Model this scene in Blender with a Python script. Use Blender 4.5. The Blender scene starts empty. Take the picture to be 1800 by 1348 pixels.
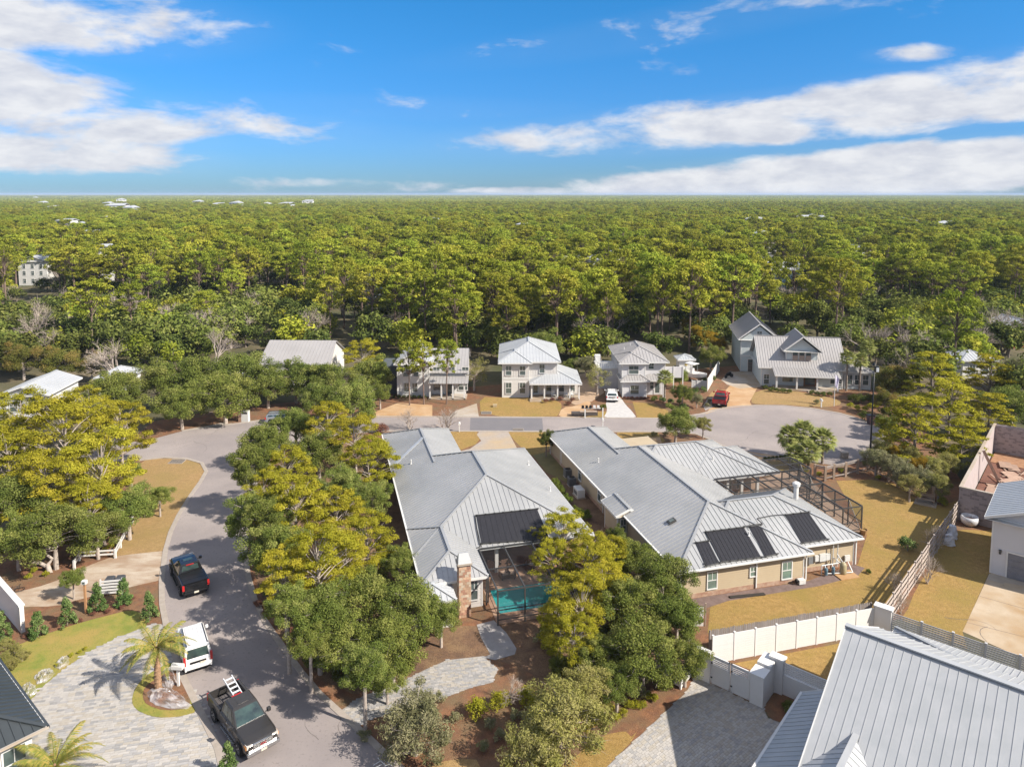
import bpy, bmesh, math, random
import numpy as np
from mathutils import Vector, Matrix, geometry
R = math.radians
random.seed(7); RNG = np.random.default_rng(11)
SC = bpy.context.scene
COL = SC.collection

# ---------------------------------------------------------------- camera
HC = 32.0; FPX = 1260.0; PITCH = R(5.5); PPY = 342 + FPX*math.tan(PITCH)
cd = bpy.data.cameras.new('camera'); cam = bpy.data.objects.new('camera', cd); COL.objects.link(cam)
cam.location = (0, 0, HC); cam.rotation_euler = (R(90)-PITCH, 0, 0)
cd.sensor_fit = 'HORIZONTAL'; cd.sensor_width = 36; cd.lens = 36*FPX/1800
cd.shift_y = (PPY-674)/1800
cd.clip_start = 0.5; cd.clip_end = 60000
SC.camera = cam

# ---------------------------------------------------------------- sun + sky
SUN_EL = R(38.5); SUN_AZV = Vector((0.90, -0.436, 0)).normalized()
SUN = Vector((SUN_AZV.x*math.cos(SUN_EL), SUN_AZV.y*math.cos(SUN_EL), math.sin(SUN_EL)))
sl = bpy.data.lights.new('sun', 'SUN'); so = bpy.data.objects.new('sun', sl); COL.objects.link(so)
sl.energy = 4.8; sl.angle = R(0.5); sl.color = (1.0, 0.93, 0.82)
so.rotation_euler = SUN.to_track_quat('Z', 'Y').to_euler(); so.location = (60, -30, 80)
vs = SC.view_settings; vs.view_transform = 'Standard'; vs.look = 'None'; vs.gamma = 1; vs.use_curve_mapping = False
vs.exposure = 0.82
SC.render.film_transparent = False
cy = SC.cycles
cy.max_bounces = 6; cy.diffuse_bounces = 3; cy.glossy_bounces = 2; cy.transmission_bounces = 2; cy.transparent_max_bounces = 10
cy.volume_bounces = 0; cy.caustics_reflective = False; cy.caustics_refractive = False; cy.sample_clamp_indirect = 6

def pdir(px, py):
    u = (px-900)/FPX; v = -(py-PPY)/FPX
    return Vector((u, math.cos(PITCH)+v*math.sin(PITCH), -math.sin(PITCH)+v*math.cos(PITCH)))
def P(px, py, z=0.0):
    """where the sight line through a photograph point meets the height z"""
    d = pdir(px, py); t = (z-HC)/d.z
    return Vector((d.x*t, d.y*t, z))

world = bpy.data.worlds.new('World'); SC.world = world; world.use_nodes = True
def build_world():
    nt = world.node_tree; N = nt.nodes; Lk = nt.links
    N.clear()
    out = N.new('ShaderNodeOutputWorld'); bg = N.new('ShaderNodeBackground')
    bg.inputs['Strength'].default_value = 0.10
    sky = N.new('ShaderNodeTexSky'); sky.sky_type = 'NISHITA'; sky.sun_disc = False
    sky.sun_elevation = SUN_EL
    sky.sun_rotation = math.atan2(SUN.x, SUN.y)
    sky.altitude = 30; sky.air_density = 1.0; sky.dust_density = 0.3; sky.ozone_density = 2.5
    def math_(op, a, b=None, c=None):
        n = N.new('ShaderNodeMath'); n.operation = op
        for i, x in enumerate((a, b, c)):
            if x is None: continue
            if isinstance(x, (int, float)): n.inputs[i].default_value = x
            else: Lk.new(x, n.inputs[i])
        return n.outputs[0]
    tc = N.new('ShaderNodeTexCoord'); sep = N.new('ShaderNodeSeparateXYZ'); Lk.new(tc.outputs['Generated'], sep.inputs[0])
    X, Y, Z = sep.outputs
    az = math_('ARCTAN2', X, Y); el = math_('ARCSINE', Z)
    # deeper, clearer blue: the clean winter air of the photograph
    hs = N.new('ShaderNodeHueSaturation'); hs.inputs['Saturation'].default_value = 1.32; hs.inputs['Value'].default_value = 1.0
    Lk.new(sky.outputs[0], hs.inputs['Color'])
    ramp = N.new('ShaderNodeMapRange'); ramp.interpolation_type = 'SMOOTHSTEP'
    Lk.new(el, ramp.inputs[0]); ramp.inputs[1].default_value = 0.0; ramp.inputs[2].default_value = 0.30
    tintm = N.new('ShaderNodeMix'); tintm.data_type = 'RGBA'
    Lk.new(ramp.outputs[0], tintm.inputs[0])
    tintm.inputs[6].default_value = SKY_LOW; tintm.inputs[7].default_value = SKY_HIGH
    mulc = N.new('ShaderNodeMix'); mulc.data_type = 'RGBA'; mulc.blend_type = 'MULTIPLY'; mulc.inputs[0].default_value = 1
    Lk.new(hs.outputs[0], mulc.inputs[6]); Lk.new(tintm.outputs[2], mulc.inputs[7])
    # cloud fields: (px, py, half width px, half height px, tilt, weight)
    clouds = [(60, 32, 290, 52, -0.04, 0.80), (110, 214, 220, 36, 0.04, 0.9), (0, 150, 165, 52, 0.08, 1.0),
              (40, 262, 250, 34, 0.05, 0.92), (330, 205, 330, 30, 0.06, 0.42), (650, 190, 330, 20, 0.0, 0.25),
              (1440, 205, 560, 40, -0.06, 0.92), (1720, 160, 420, 46, -0.10, 1.0), (1080, 245, 300, 20, 0.0, 0.75),
              (1580, 300, 440, 40, -0.06, 1.25), (1250, 322, 330, 26, -0.05, 1.0), (960, 336, 160, 9, 0.0, 0.9),
              (1230, 40, 420, 30, -0.12, 0.32), (640, 325, 200, 10, 0.03, 0.3), (1600, 96, 60, 14, 0.05, 0.55), (1500, 175, 420, 26, -0.05, 0.7)]
    total = None
    for (px, py, hw, hh, tilt, w) in clouds:
        d = pdir(px, py).normalized(); a0 = math.atan2(d.x, d.y); e0 = math.asin(d.z)
        da = math_('SUBTRACT', az, a0)
        de = math_('SUBTRACT', math_('SUBTRACT', el, e0), math_('MULTIPLY', da, -tilt))
        q1 = math_('POWER', math_('ABSOLUTE', math_('MULTIPLY', da, 1/(hw/FPX))), 2.0)
        q2 = math_('POWER', math_('ABSOLUTE', math_('MULTIPLY', de, 1/(hh/FPX))), 2.0)
        m = N.new('ShaderNodeMapRange'); m.interpolation_type = 'SMOOTHSTEP'
        Lk.new(math_('ADD', q1, q2), m.inputs[0]); m.inputs[1].default_value = 1.9; m.inputs[2].default_value = 0.0
        m.inputs[3].default_value = 0; m.inputs[4].default_value = w
        total = m.outputs[0] if total is None else math_('MAXIMUM', total, m.outputs[0])
    # the same cloud continues outside the frame, its cover thickened to add fill light
    comb = N.new('ShaderNodeCombineXYZ')
    Lk.new(math_('MULTIPLY', az, 5.2), comb.inputs[0]); Lk.new(math_('MULTIPLY', el, 14.0), comb.inputs[1])
    def noise(vec, scale, detail, rough, dist=0.0, off=0.0):
        n = N.new('ShaderNodeTexNoise'); n.inputs['Scale'].default_value = scale; n.inputs['Detail'].default_value = detail
        n.inputs['Roughness'].default_value = rough; n.inputs['Distortion'].default_value = dist
        mp = N.new('ShaderNodeMapping'); mp.inputs['Location'].default_value = (off, off*1.7, 0)
        Lk.new(vec, mp.inputs['Vector']); Lk.new(mp.outputs[0], n.inputs['Vector'])
        return n.outputs[0]
    n1 = noise(comb.outputs[0], 1.35, 12, 0.60, 0.25)
    n2 = noise(comb.outputs[0], 3.2, 8, 0.58, 0.1, 5.0)
    n3 = noise(comb.outputs[0], 0.45, 2, 0.5, 0.0, 9.0)
    absaz = math_('ABSOLUTE', az)
    side = N.new('ShaderNodeMapRange'); side.interpolation_type = 'SMOOTHSTEP'
    Lk.new(absaz, side.inputs[0]); side.inputs[1].default_value = 0.75; side.inputs[2].default_value = 1.2
    upr = N.new('ShaderNodeMapRange'); upr.interpolation_type = 'SMOOTHSTEP'
    Lk.new(el, upr.inputs[0]); upr.inputs[1].default_value = 0.30; upr.inputs[2].default_value = 0.55
    other = math_('MULTIPLY', math_('MAXIMUM', side.outputs[0], upr.outputs[0]),
                  math_('MULTIPLY', math_('SUBTRACT', n3, 0.24), 2.6))
    total = math_('MAXIMUM', total, other)
    fld = math_('ADD', math_('MULTIPLY', total, 0.62), math_('SUBTRACT', math_('MULTIPLY', n1, 1.5), 0.90))
    dens = N.new('ShaderNodeMapRange'); dens.interpolation_type = 'SMOOTHSTEP'
    Lk.new(fld, dens.inputs[0]); dens.inputs[1].default_value = 0.0; dens.inputs[2].default_value = 0.42
    dens.inputs[3].default_value = 0; dens.inputs[4].default_value = 1.0
    veil = math_('MULTIPLY', total, 0.22)
    cover = math_('MINIMUM', math_('MAXIMUM', dens.outputs[0], math_('MULTIPLY', veil, n1)), 0.97)
    above = N.new('ShaderNodeMapRange'); Lk.new(el, above.inputs[0]); above.inputs[1].default_value = -0.01; above.inputs[2].default_value = 0.004
    cover = math_('MULTIPLY', cover, above.outputs[0])
    ccol = N.new('ShaderNodeMix'); ccol.data_type = 'RGBA'
    sh = N.new('ShaderNodeMapRange'); Lk.new(n2, sh.inputs[0]); sh.inputs[1].default_value = 0.35; sh.inputs[2].default_value = 0.62
    Lk.new(sh.outputs[0], ccol.inputs[0])
    ccol.inputs[6].default_value = CLOUD_LO; ccol.inputs[7].default_value = CLOUD_HI
    mx = N.new('ShaderNodeMix'); mx.data_type = 'RGBA'
    Lk.new(cover, mx.inputs[0]); Lk.new(mulc.outputs[2], mx.inputs[6]); Lk.new(ccol.outputs[2], mx.inputs[7])
    Lk.new(mx.outputs[2], bg.inputs['Color']); Lk.new(bg.outputs[0], out.inputs['Surface'])
SKY_LOW = (0.225, 0.41, 0.80, 1); SKY_HIGH = (0.31, 0.71, 0.88, 1)
CLOUD_LO = (3.7, 3.85, 4.3, 1); CLOUD_HI = (4.9, 4.95, 5.1, 1)
build_world()

# ---------------------------------------------------------------- materials
MATS = {}
def M(name, c1, c2=None, scale=3.0, rough=0.7, metal=0.0, bump=0.0, bscale=None, c3=None, s3=0.4, speck=0.0, coord='Object', spec=0.4, alpha=1.0, stretch=None, rnd=0.0):
    """procedural principled material: two colours mixed by noise, an optional broad third, fine specks, relief"""
    if name in MATS: return MATS[name]
    m = bpy.data.materials.new(name); m.use_nodes = True; nt = m.node_tree; N = nt.nodes; L = nt.links
    b = N['Principled BSDF']; b.inputs['Roughness'].default_value = rough; b.inputs['Metallic'].default_value = metal
    b.inputs['Specular IOR Level'].default_value = spec
    tc = N.new('ShaderNodeTexCoord'); vec = tc.outputs[coord]
    if coord == 'World':
        pass
    if stretch:
        mp = N.new('ShaderNodeMapping'); mp.inputs['Scale'].default_value = stretch; L.new(vec, mp.inputs[0]); vec = mp.outputs[0]
    def noise(s, d=5, r=0.6):
        n = N.new('ShaderNodeTexNoise'); n.inputs['Scale'].default_value = s; n.inputs['Detail'].default_value = d; n.inputs['Roughness'].default_value = r
        L.new(vec, n.inputs['Vector']); return n.outputs[0]
    def ramp(o, lo, hi):
        r = N.new('ShaderNodeMapRange'); L.new(o, r.inputs[0]); r.inputs[1].default_value = lo; r.inputs[2].default_value = hi; return r.outputs[0]
    def mix(f, a, bb, mode='MIX'):
        x = N.new('ShaderNodeMix'); x.data_type = 'RGBA'; x.blend_type = mode
        if isinstance(f, float): x.inputs[0].default_value = f
        else: L.new(f, x.inputs[0])
        for i, q in ((6, a), (7, bb)):
            if isinstance(q, tuple): x.inputs[i].default_value = (*q, 1)
            else: L.new(q, x.inputs[i])
        return x.outputs[2]
    c2 = c2 or tuple(v*0.82 for v in c1)
    col = mix(ramp(noise(scale), 0.35, 0.65), c1, c2)
    if c3: col = mix(ramp(noise(s3, 3), 0.42, 0.66), col, c3)
    if speck:
        col = mix(ramp(noise(scale*14, 2), 0.50 if speck > .5 else 0.58, 0.62 if speck > .5 else 0.72), col, tuple(v*(1-speck) for v in c1))
    if rnd:
        oi = N.new('ShaderNodeObjectInfo'); hs = N.new('ShaderNodeHueSaturation')
        r = N.new('ShaderNodeMapRange'); L.new(oi.outputs['Random'], r.inputs[0]); r.inputs[3].default_value = 1-rnd; r.inputs[4].default_value = 1+rnd
        L.new(r.outputs[0], hs.inputs['Value']); L.new(col, hs.inputs['Color']); col = hs.outputs[0]
    L.new(col, b.inputs['Base Color'])
    if bump:
        bp = N.new('ShaderNodeBump'); bp.inputs['Strength'].default_value = min(1, bump); bp.inputs['Distance'].default_value = 0.05
        L.new(noise(bscale or scale*4, 4), bp.inputs['Height']); L.new(bp.outputs[0], b.inputs['Normal'])
    if alpha < 1:
        b.inputs['Alpha'].default_value = alpha
    MATS[name] = m; return m

def leafmat(name, ca, cb, cc, trans=0.35, rnd=0.18):
    m = bpy.data.materials.new(name); m.use_nodes = True; nt = m.node_tree; N = nt.nodes; L = nt.links
    N.remove(N['Principled BSDF']); out = N['Material Output']
    at = N.new('ShaderNodeAttribute'); at.attribute_name = 'tint'
    cr = N.new('ShaderNodeValToRGB'); e = cr.color_ramp.elements
    e[0].color = (*ca, 1); e[1].color = (*cc, 1); mid = e.new(0.5); mid.color = (*cb, 1)
    L.new(at.outputs['Fac'], cr.inputs[0])
    oi = N.new('ShaderNodeObjectInfo'); hs = N.new('ShaderNodeHueSaturation')
    r = N.new('ShaderNodeMapRange'); L.new(oi.outputs['Random'], r.inputs[0]); r.inputs[3].default_value = 1-rnd; r.inputs[4].default_value = 1+rnd
    L.new(r.outputs[0], hs.inputs['Value'])
    r2 = N.new('ShaderNodeMath'); r2.operation = 'MULTIPLY'; L.new(oi.outputs['Random'], r2.inputs[0]); r2.inputs[1].default_value = 37.3
    r3 = N.new('ShaderNodeMath'); r3.operation = 'FRACT'; L.new(r2.outputs[0], r3.inputs[0])
    r4 = N.new('ShaderNodeMapRange'); L.new(r3.outputs[0], r4.inputs[0]); r4.inputs[3].default_value = 0.5-rnd*.05; r4.inputs[4].default_value = 0.5+rnd*.09
    L.new(r4.outputs[0], hs.inputs['Hue']); L.new(cr.outputs[0], hs.inputs['Color'])
    d = N.new('ShaderNodeBsdfDiffuse'); t = N.new('ShaderNodeBsdfTranslucent'); mx = N.new('ShaderNodeMixShader')
    L.new(hs.outputs[0], d.inputs[0]); L.new(hs.outputs[0], t.inputs[0]); mx.inputs[0].default_value = trans
    L.new(d.outputs[0], mx.inputs[1]); L.new(t.outputs[0], mx.inputs[2]); L.new(mx.outputs[0], out.inputs['Surface'])
    MATS[name] = m; return m

# ---------------------------------------------------------------- objects
def obj(name, mesh, parent=None, label=None, kind=None, loc=None, rot=None, scale=None):
    o = bpy.data.objects.new(name, mesh); COL.objects.link(o)
    if parent is not None: o.parent = parent
    if label: o['label'] = label
    if kind: o['kind'] = kind
    if loc is not None: o.location = loc
    if rot is not None: o.rotation_euler = rot
    if scale is not None: o.scale = scale if hasattr(scale, '__len__') else (scale,)*3
    return o
def thing(name, label, cat, loc=(0, 0, 0), rotz=0.0, group=None):
    o = bpy.data.objects.new(name, None); COL.objects.link(o); o.empty_display_size = 0.3
    o.location = loc; o.rotation_euler = (0, 0, rotz); o['label'] = label; o['category'] = cat
    if group: o['group'] = group
    return o
def tag(o, label, cat, group=None):
    o['label'] = label; o['category'] = cat
    if group: o['group'] = group
    return o
def dup(root, label=None, group=None, loc=None, rotz=None, scale=None):
    r = root.copy(); COL.objects.link(r)
    if label: r['label'] = label
    if group: r['group'] = group
    if loc is not None: r.location = loc
    if rotz is not None: r.rotation_euler = (0, 0, rotz)
    if scale is not None: r.scale = scale if hasattr(scale, '__len__') else (scale,)*3
    def rec(a, b):
        for ch in list(a.children):
            c = ch.copy(); COL.objects.link(c); c.parent = b; rec(ch, c)
    rec(root, r)
    return r

class MB:
    """collects simple solids, then links them as one mesh"""
    def __init__(s, off=(0, 0, 0)): s.v = []; s.f = []; s.off = off; s.m = []; s.cur = 0
    def add(s, vs, fs):
        n = len(s.v); s.v += [tuple(v) for v in vs]; s.f += [tuple(i+n for i in f) for f in fs]; s.m += [s.cur]*len(fs); return s
    def box(s, x0, x1, y0, y1, z0, z1):
        if x0 > x1: x0, x1 = x1, x0
        if y0 > y1: y0, y1 = y1, y0
        return s.add([(x0,y0,z0),(x1,y0,z0),(x1,y1,z0),(x0,y1,z0),(x0,y0,z1),(x1,y0,z1),(x1,y1,z1),(x0,y1,z1)],
                     [(0,3,2,1),(4,5,6,7),(0,1,5,4),(1,2,6,5),(2,3,7,6),(3,0,4,7)])
    def beam(s, p, q, w, h, up=(0, 0, 1)):
        p = Vector(p); q = Vector(q); d = (q-p)
        if d.length < 1e-6: return s
        d.normalize(); up = Vector(up)
        sd = d.cross(up)
        if sd.length < 1e-4: sd = d.cross(Vector((1, 0, 0)))
        sd.normalize(); u = sd.cross(d).normalized(); sd *= w/2; u *= h/2
        return s.add([p-sd-u, p+sd-u, p+sd+u, p-sd+u, q-sd-u, q+sd-u, q+sd+u, q-sd+u],
                     [(0,1,2,3),(7,6,5,4),(0,4,5,1),(1,5,6,2),(2,6,7,3),(3,7,4,0)])
    def tube(s, p, q, r0, r1=None, n=6, cap=True):
        p = Vector(p); q = Vector(q); r1 = r0 if r1 is None else r1; d = q-p
        if d.length < 1e-6: return s
        d.normalize(); a = d.cross(Vector((0, 0, 1)))
        if a.length < 1e-3: a = d.cross(Vector((1, 0, 0)))
        a.normalize(); b = d.cross(a)
        vs = []
        for c, r in ((p, r0), (q, r1)):
            for i in range(n):
                t = 2*math.pi*i/n; vs.append(c+a*math.cos(t)*r+b*math.sin(t)*r)
        fs = [(i, (i+1) % n, n+(i+1) % n, n+i) for i in range(n)]
        if cap: fs += [tuple(range(n-1, -1, -1)), tuple(range(n, 2*n))]
        return s.add(vs, fs)
    def path(s, pts, radii, n=6):
        pts = [Vector(p) for p in pts]; k = len(pts); vs = []
        for i, c in enumerate(pts):
            d = (pts[min(i+1, k-1)]-pts[max(i-1, 0)])
            if d.length < 1e-6: d = Vector((0, 0, 1))
            d.normalize(); a = d.cross(Vector((0.13, 0.21, 1)))
            if a.length < 1e-3: a = d.cross(Vector((1, 0, 0)))
            a.normalize(); b = d.cross(a)
            for j in range(n):
                t = 2*math.pi*j/n; vs.append(c+(a*math.cos(t)+b*math.sin(t))*radii[i])
        fs = [(i*n+j, i*n+(j+1) % n, (i+1)*n+(j+1) % n, (i+1)*n+j) for i in range(k-1) for j in range(n)]
        fs += [tuple(range(n-1, -1, -1)), tuple((k-1)*n+j for j in range(n))]
        return s.add(vs, fs)
    def lathe(s, prof, c=(0, 0, 0), n=12):
        vs = []; k = len(prof)
        for r, z in prof:
            for j in range(n):
                t = 2*math.pi*j/n; vs.append((c[0]+r*math.cos(t), c[1]+r*math.sin(t), c[2]+z))
        fs = [(i*n+j, i*n+(j+1) % n, (i+1)*n+(j+1) % n, (i+1)*n+j) for i in range(k-1) for j in range(n)]
        fs += [tuple(range(n-1, -1, -1)), tuple((k-1)*n+j for j in range(n))]
        return s.add(vs, fs)
    def prism(s, pts, ext):
        """planar polygon swept by the vector ext"""
        pts = [Vector(p) for p in pts]; e = Vector(ext); n = len(pts)
        tris = geometry.tessellate_polygon([pts])
        fs = []
        for t in tris: fs.append(tuple(t)); fs.append(tuple(i+n for i in reversed(t)))
        fs += [(i, (i+1) % n, n+(i+1) % n, n+i) for i in range(n)]
        return s.add(pts+[p+e for p in pts], fs)
    def loft(s, rings, cap=True):
        n = len(rings[0]); k = len(rings); vs = [v for r in rings for v in r]
        fs = [(i*n+j, i*n+(j+1) % n, (i+1)*n+(j+1) % n, (i+1)*n+j) for i in range(k-1) for j in range(n)]
        if cap: fs += [tuple(range(n-1, -1, -1)), tuple((k-1)*n+j for j in range(n))]
        return s.add(vs, fs)
    def mesh(s, name, mat, smooth=False, fix=True):
        me = bpy.data.meshes.new(name); ox, oy, oz = s.off
        me.from_pydata([(x-ox, y-oy, z-oz) for x, y, z in s.v], [], s.f)
        mats = mat if isinstance(mat, (list, tuple)) else [mat]
        for m in mats: me.materials.append(m)
        if len(mats) > 1: me.polygons.foreach_set('material_index', s.m)
        if fix:
            bm = bmesh.new(); bm.from_mesh(me); bmesh.ops.recalc_face_normals(bm, faces=bm.faces); bm.to_mesh(me); bm.free()
        if smooth: me.polygons.foreach_set('use_smooth', [True]*len(me.polygons))
        me.update(); return me
    def build(s, name, mat, parent=None, label=None, kind=None, smooth=False, fix=True, **k):
        return obj(name, s.mesh(name, mat, smooth, fix), parent, label, kind, **k)

def bevel(o, w, seg=2):
    m = o.modifiers.new('bevel', 'BEVEL'); m.width = w; m.segments = seg; m.limit_method = 'ANGLE'; m.angle_limit = R(40); return o

def sheet(name, pts, z, mat, thick=0.0, kind='structure', parent=None, px=True):
    """flat ground surface from photograph points (or world points)"""
    w = [P(*p, 0) for p in pts] if px else [Vector((p[0], p[1], 0)) for p in pts]
    for p in w: p.z = z
    tris = geometry.tessellate_polygon([w])
    me = bpy.data.meshes.new(name); me.from_pydata([tuple(p) for p in w], [], [tuple(t) for t in tris]); me.materials.append(mat)
    bm = bmesh.new(); bm.from_mesh(me)
    for f in bm.faces:
        f.normal_update()
        if f.normal.z < 0: f.normal_flip()
    if thick:
        r = bmesh.ops.extrude_face_region(bm, geom=bm.faces[:]); vv = [e for e in r['geom'] if isinstance(e, bmesh.types.BMVert)]
        bmesh.ops.translate(bm, verts=vv, vec=(0, 0, -thick))
        bmesh.ops.recalc_face_normals(bm, faces=bm.faces)
    bm.to_mesh(me); bm.free()
    return obj(name, me, parent, kind=kind)
def smoothpts(pts, it=2, closed=True):
    for _ in range(it):
        o = []
        n = len(pts)
        for i in range(n if closed else n-1):
            a = pts[i]; b = pts[(i+1) % n]
            o.append((a[0]*.75+b[0]*.25, a[1]*.75+b[1]*.25)); o.append((a[0]*.25+b[0]*.75, a[1]*.25+b[1]*.75))
        if not closed: o = [pts[0]]+o+[pts[-1]]
        pts = o
    return pts
def kerb(name, pts, w, z0, z1, mat, px=True, side=0):
    """ribbon of kerb stones along a line"""
    w_ = [P(*p, 0) if px else Vector((p[0], p[1], 0)) for p in pts]
    mb = MB(); vs = []; k = len(w_)
    for i, c in enumerate(w_):
        d = w_[min(i+1, k-1)]-w_[max(i-1, 0)]; d.normalize(); nrm = Vector((-d.y, d.x, 0))
        a = c+nrm*(w/2+side); b = c-nrm*(w/2-side)
        vs += [(a.x, a.y, z0), (a.x, a.y, z1), (b.x, b.y, z1), (b.x, b.y, z0)]
    fs = [(i*4+j, i*4+(j+1) % 4, (i+1)*4+(j+1) % 4, (i+1)*4+j) for i in range(k-1) for j in range(4)]
    fs += [(0, 1, 2, 3), (4*k-4, 4*k-3, 4*k-2, 4*k-1)]
    mb.add(vs, fs)
    return mb.build(name, mat, kind='structure')
# ================================================================ GROUND
m_forest = M('forest_floor', (0.10, 0.085, 0.045), (0.15, 0.115, 0.065), 0.25, 0.95, c3=(0.05, 0.06, 0.02), s3=0.06, speck=0.4)
m_mulch = M('pine_straw', (0.27, 0.125, 0.06), (0.15, 0.072, 0.042), 1.6, 0.95, c3=(0.17, 0.12, 0.065), s3=0.5, speck=0.6, bump=0.5, bscale=9)
m_leaf = M('leaf_litter', (0.20, 0.115, 0.065), (0.11, 0.065, 0.042), 1.3, 0.95, c3=(0.24, 0.15, 0.08), s3=0.6, speck=0.6, bump=0.5, bscale=8)
m_lawn = M('dormant_lawn', (0.39, 0.25, 0.11), (0.29, 0.18, 0.07), 2.2, 0.95, c3=(0.29, 0.20, 0.07), s3=0.22, speck=0.55, bump=0.8, bscale=12)
m_lawn_y = M('golden_lawn', (0.38, 0.24, 0.08), (0.27, 0.165, 0.045), 2.4, 0.95, c3=(0.27, 0.19, 0.045), s3=0.25, speck=0.6, bump=0.8, bscale=10)
m_green = M('green_lawn', (0.16, 0.19, 0.03), (0.27, 0.23, 0.05), 0.9, 0.95, c3=(0.30, 0.22, 0.06), s3=0.4, speck=0.4, bump=0.6, bscale=12)
m_road = M('asphalt', (0.262, 0.226, 0.215), (0.236, 0.205, 0.197), 0.35, 0.92, c3=(0.31, 0.268, 0.25), s3=0.12, speck=0.22, bump=0.15, bscale=20)
m_road_dk = M('newer_asphalt', (0.17, 0.158, 0.165), (0.15, 0.142, 0.15), 0.6, 0.9, speck=0.12)
m_conc = M('concrete', (0.42, 0.37, 0.32), (0.36, 0.31, 0.26), 0.6, 0.85, c3=(0.33, 0.25, 0.17), s3=0.25, speck=0.15, bump=0.1)
m_conc_tan = M('stained_concrete', (0.47, 0.32, 0.19), (0.42, 0.27, 0.15), 0.8, 0.85, c3=(0.38, 0.22, 0.10), s3=0.2, speck=0.15)
m_conc_n = M('weathered_slab', (0.46, 0.37, 0.27), (0.40, 0.31, 0.21), 0.5, 0.85, c3=(0.33, 0.21, 0.10), s3=0.22, speck=0.2, bump=0.1)
m_dirt = M('sandy_dirt', (0.34, 0.25, 0.18), (0.28, 0.19, 0.12), 0.7, 0.95, c3=(0.46, 0.39, 0.31), s3=0.3, speck=0.2, bump=0.3, stretch=(1, 2.2, 1))
m_kerb = M('kerb_concrete', (0.36, 0.31, 0.27), (0.30, 0.26, 0.22), 2.0, 0.85, speck=0.2)
m_paver = [M('paver_light', (0.44, 0.41, 0.38), None, 3, 0.85, speck=0.1, rnd=0.08), M('paver_grey', (0.36, 0.345, 0.335), None, 3, 0.85, speck=0.1, rnd=0.08),
           M('paver_tan', (0.41, 0.37, 0.32), None, 3, 0.85, speck=0.1, rnd=0.08), M('paver_dark', (0.30, 0.29, 0.285), None, 3, 0.85, speck=0.1, rnd=0.08)]
m_joint = M('paver_joint_sand', (0.31, 0.285, 0.26), None, 3, 0.95)

# the ground itself, out to the horizon
mb = MB(); S = 26000
mb.add([(-S, -400, 0), (S, -400, 0), (S, 2*S, 0), (-S, 2*S, 0)], [(0, 1, 2, 3)])
mb.build('ground', m_forest, kind='structure')

# pine straw and leaf beds of the near lots
sheet('mulch_bed', [(-80, 1010), (60, 940), (140, 880), (210, 790), (270, 740), (420, 715), (700, 690), (1330, 640), (1560, 690), (1640, 770), (1700, 860), (1560, 1068),
                    (1150, 1420), (560, 1420), (-300, 1420)], 0.008, m_mulch)
sheet('leaf_litter_bed', smoothpts([(455, 1040), (440, 960), (450, 870), (500, 800), (640, 765), (690, 800), (720, 960), (740, 1100), (880, 1100), (1000, 1000), (1010, 900), (960, 800), (985, 790), (1100, 900), (1190, 1020), (1230, 1150), (1180, 1215), (1000, 1220), (870, 1150), (760, 1170), (640, 1230), (560, 1190), (490, 1120)], 1), 0.012, m_leaf)

# street and cul-de-sac
ROAD_L = [(412, 1420), (402, 1360), (390, 1312), (372, 1275), (347, 1226), (330, 1193), (318, 1160), (306, 1130), (297, 1095), (290, 1060), (289, 1020), (295, 968), (304, 935), (318, 905), (338, 872), (357, 845), (366, 828), (358, 813), (330, 805), (290, 803), (246, 808), (200, 812), (120, 825)]
ROAD_FAR = [(100, 800), (200, 783), (275, 770), (320, 758), (355, 752), (410, 746), (470, 738), (560, 734), (650, 733), (830, 733.5), (1000, 735), (1180, 736.5), (1236, 728), (1262, 720), (1290, 715.5), (1330, 713.5), (1380, 714), (1430, 719), (1475, 727), (1510, 737), (1540, 752), (1552, 768), (1548, 785), (1530, 800), (1500, 812), (1460, 817)]
ROAD_NEAR = [(1425, 812), (1385, 809), (1340, 801), (1300, 792), (1270, 782), (1250, 772), (1225, 762), (1180, 758), (1000, 758), (830, 757), (740, 757), (670, 757), (600, 762), (545, 770), (500, 785), (470, 806), (450, 840), (438, 880), (430, 930), (427, 975), (432, 1015), (443, 1055), (460, 1092), (480, 1122), (500, 1150), (525, 1185), (556, 1222), (595, 1258), (640, 1298), (692, 1348), (770, 1420)]
sheet('road', ROAD_L+ROAD_FAR+ROAD_NEAR, 0.020, m_road)
sheet('road_patch', [(827, 734.5), (953, 735.2), (955, 757), (826, 756.5)], 0.0245, m_road_dk)
kerb('kerb', ROAD_L[:21], 0.42, 0.0, 0.055, m_kerb, side=0.21)
kerb('kerb', ROAD_FAR[3:], 0.42, 0.0, 0.055, m_kerb, side=0.21)
kerb('kerb', ROAD_NEAR[:19], 0.42, 0.0, 0.055, m_kerb, side=0.21)
kerb('kerb', ROAD_NEAR[18:], 0.42, 0.0, 0.055, m_kerb, side=0.21)
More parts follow.
